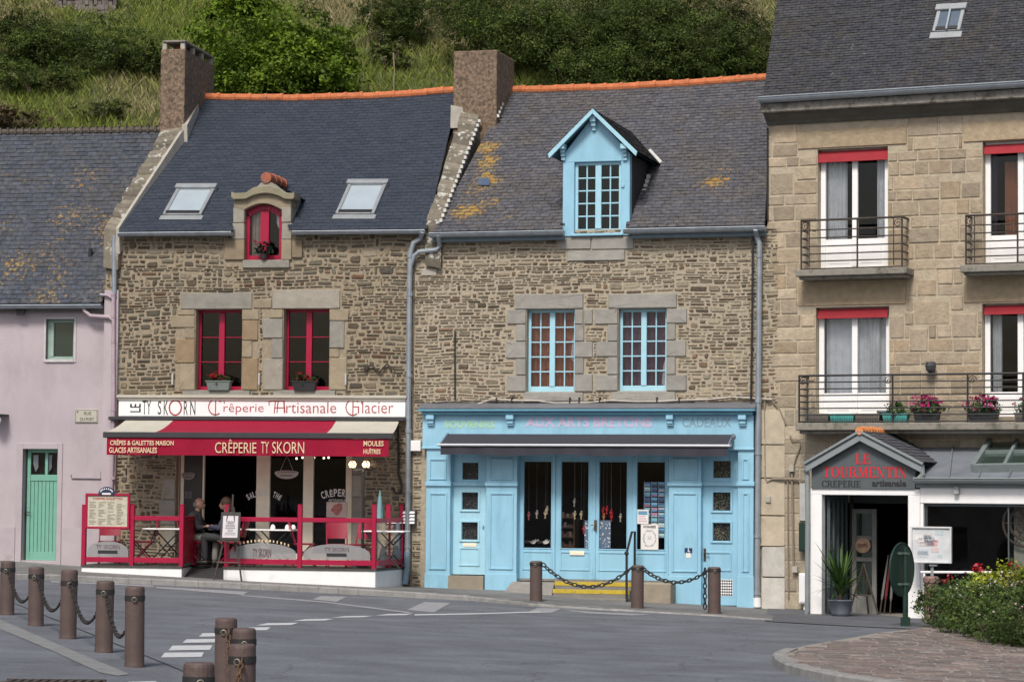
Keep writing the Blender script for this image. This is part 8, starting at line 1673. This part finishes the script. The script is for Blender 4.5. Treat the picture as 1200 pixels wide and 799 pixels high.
    for i, (x, y, w, h, lab) in enumerate(D): bush('bush', lab, 'bush', x, y, w * 1.35, h * 1.35, OLIVE if 'olive' in lab else (DARK if i % 3 else DARK + MID[:1]), int(150 * w * h / 60), .044, 30 + i, 13, 'bushes on the hillside', False, .38)
    bush('bush', 'brownish withered shrub above the old slate roof at the left edge', 'bush', 22, 140, 90, 50, BROWN, 4200, .06, 61, 8, None, False, .35); bush('bush', 'olive green shrub left of the bright tree', 'bush', 235, 58, 80, 70, MID, 4200, .06, 62, 8); bush('bush', 'pale olive bush on the slope right of the bright tree', 'bush', 455, 62, 60, 50, OLIVE + MID, 2600, .05, 63, 7); bush('bush', 'grey green shrub on the grass slope above the left gable', 'bush', 120, 128, 70, 34, MID + OLIVE, 2600, .05, 64, 7, None, False, .35)
    bush('bush', 'feathery straw and olive scrub right of the gorse by the tall roof', 'bush', 893, 45, 60, 70, OLIVE + [(.2, .18, .1)], 2600, .055, 65, 7, None, False, .25)
    # tall stalks
    for x, y0, y1, lab in ((461, 62, 112, 'tall dry flower stalk standing above the tiled ridge'), (51, 15, 60, 'tall pale stalk among the bushes at the upper left')):
        p = hill_hit(x, y1); q = at(x, y0, p.y); t = thing('plant_stalk', lab, 'plant', p); ORG[t.name] = Vector(p); mb = MB(); mb.tube([p, p.lerp(q, .6) + Vector((.03, 0, 0)), q], [.02, .02, .025], 5); mb.build('stalk', mat('dry_stalk', (.24, .22, .12), .8), t)
    # old wall up the slope
    p = hill_hit(100, 12); t = thing('ruined_wall', 'grey remains of a stone wall high on the slope at the upper left', 'wall', p); ORG[t.name] = Vector(p); mb = MB(); r = random.Random(3)
    for i in range(16):
        for j in range(5): x = p.x - 1.0 + i * .13 + r.uniform(-.02, .02) ; mb.box(x, x + .12, p.y - .2 + r.uniform(-.03, .03), p.y + .25, p.z - .2 + j * .17, p.z - .035 + j * .17, jit((.16, .135, .125), .3, r))
    mb.build('stones', STONE, t)
hillside()
# ================================================================== LIGHT, SKY, CAMERA
def light():
    el, az = R_(50), R_(-16)                                   # sun behind the camera, a little to the right, veiled
    d = Vector((math.sin(az) * math.cos(el), -math.cos(az) * math.cos(el), math.sin(el)))
    s = bpy.data.lights.new('sun', 'SUN'); s.energy = 2.3; s.angle = R_(14); s.color = (1, .95, .88); o = bpy.data.objects.new('sun', s); COL.objects.link(o); o.rotation_euler = d.to_track_quat('Z', 'Y').to_euler(); o.location = (8, -10, 25)
    w = bpy.data.worlds.new('World'); scene.world = w; w.use_nodes = True; nt = w.node_tree; bg = nt.nodes['Background']; sk = nt.nodes.new('ShaderNodeTexSky'); sk.sky_type = 'NISHITA'; sk.sun_disc = False; sk.sun_elevation = el; sk.sun_rotation = math.pi - az; sk.air_density = 1.0; sk.dust_density = 4.0; sk.ozone_density = 1.0
    nt.links.new(sk.outputs[0], bg.inputs[0]); bg.inputs[1].default_value = .085
light()
cam = bpy.data.cameras.new('camera'); cam.sensor_width = 36; cam.lens = 36 * F / 1200; cam.clip_end = 2000; cam.clip_start = .5
co = bpy.data.objects.new('camera', cam); COL.objects.link(co); M = Matrix((RT, UP, -FWD)).transposed().to_4x4(); M.translation = EYE; co.matrix_world = M; scene.camera = co
scene.view_settings.view_transform = 'Standard'; scene.view_settings.look = 'None'; scene.view_settings.gamma = 1; scene.view_settings.exposure = .40
scene.render.engine = 'CYCLES'; scene.cycles.use_denoising = True; scene.cycles.max_bounces = 8; scene.cycles.transparent_max_bounces = 16
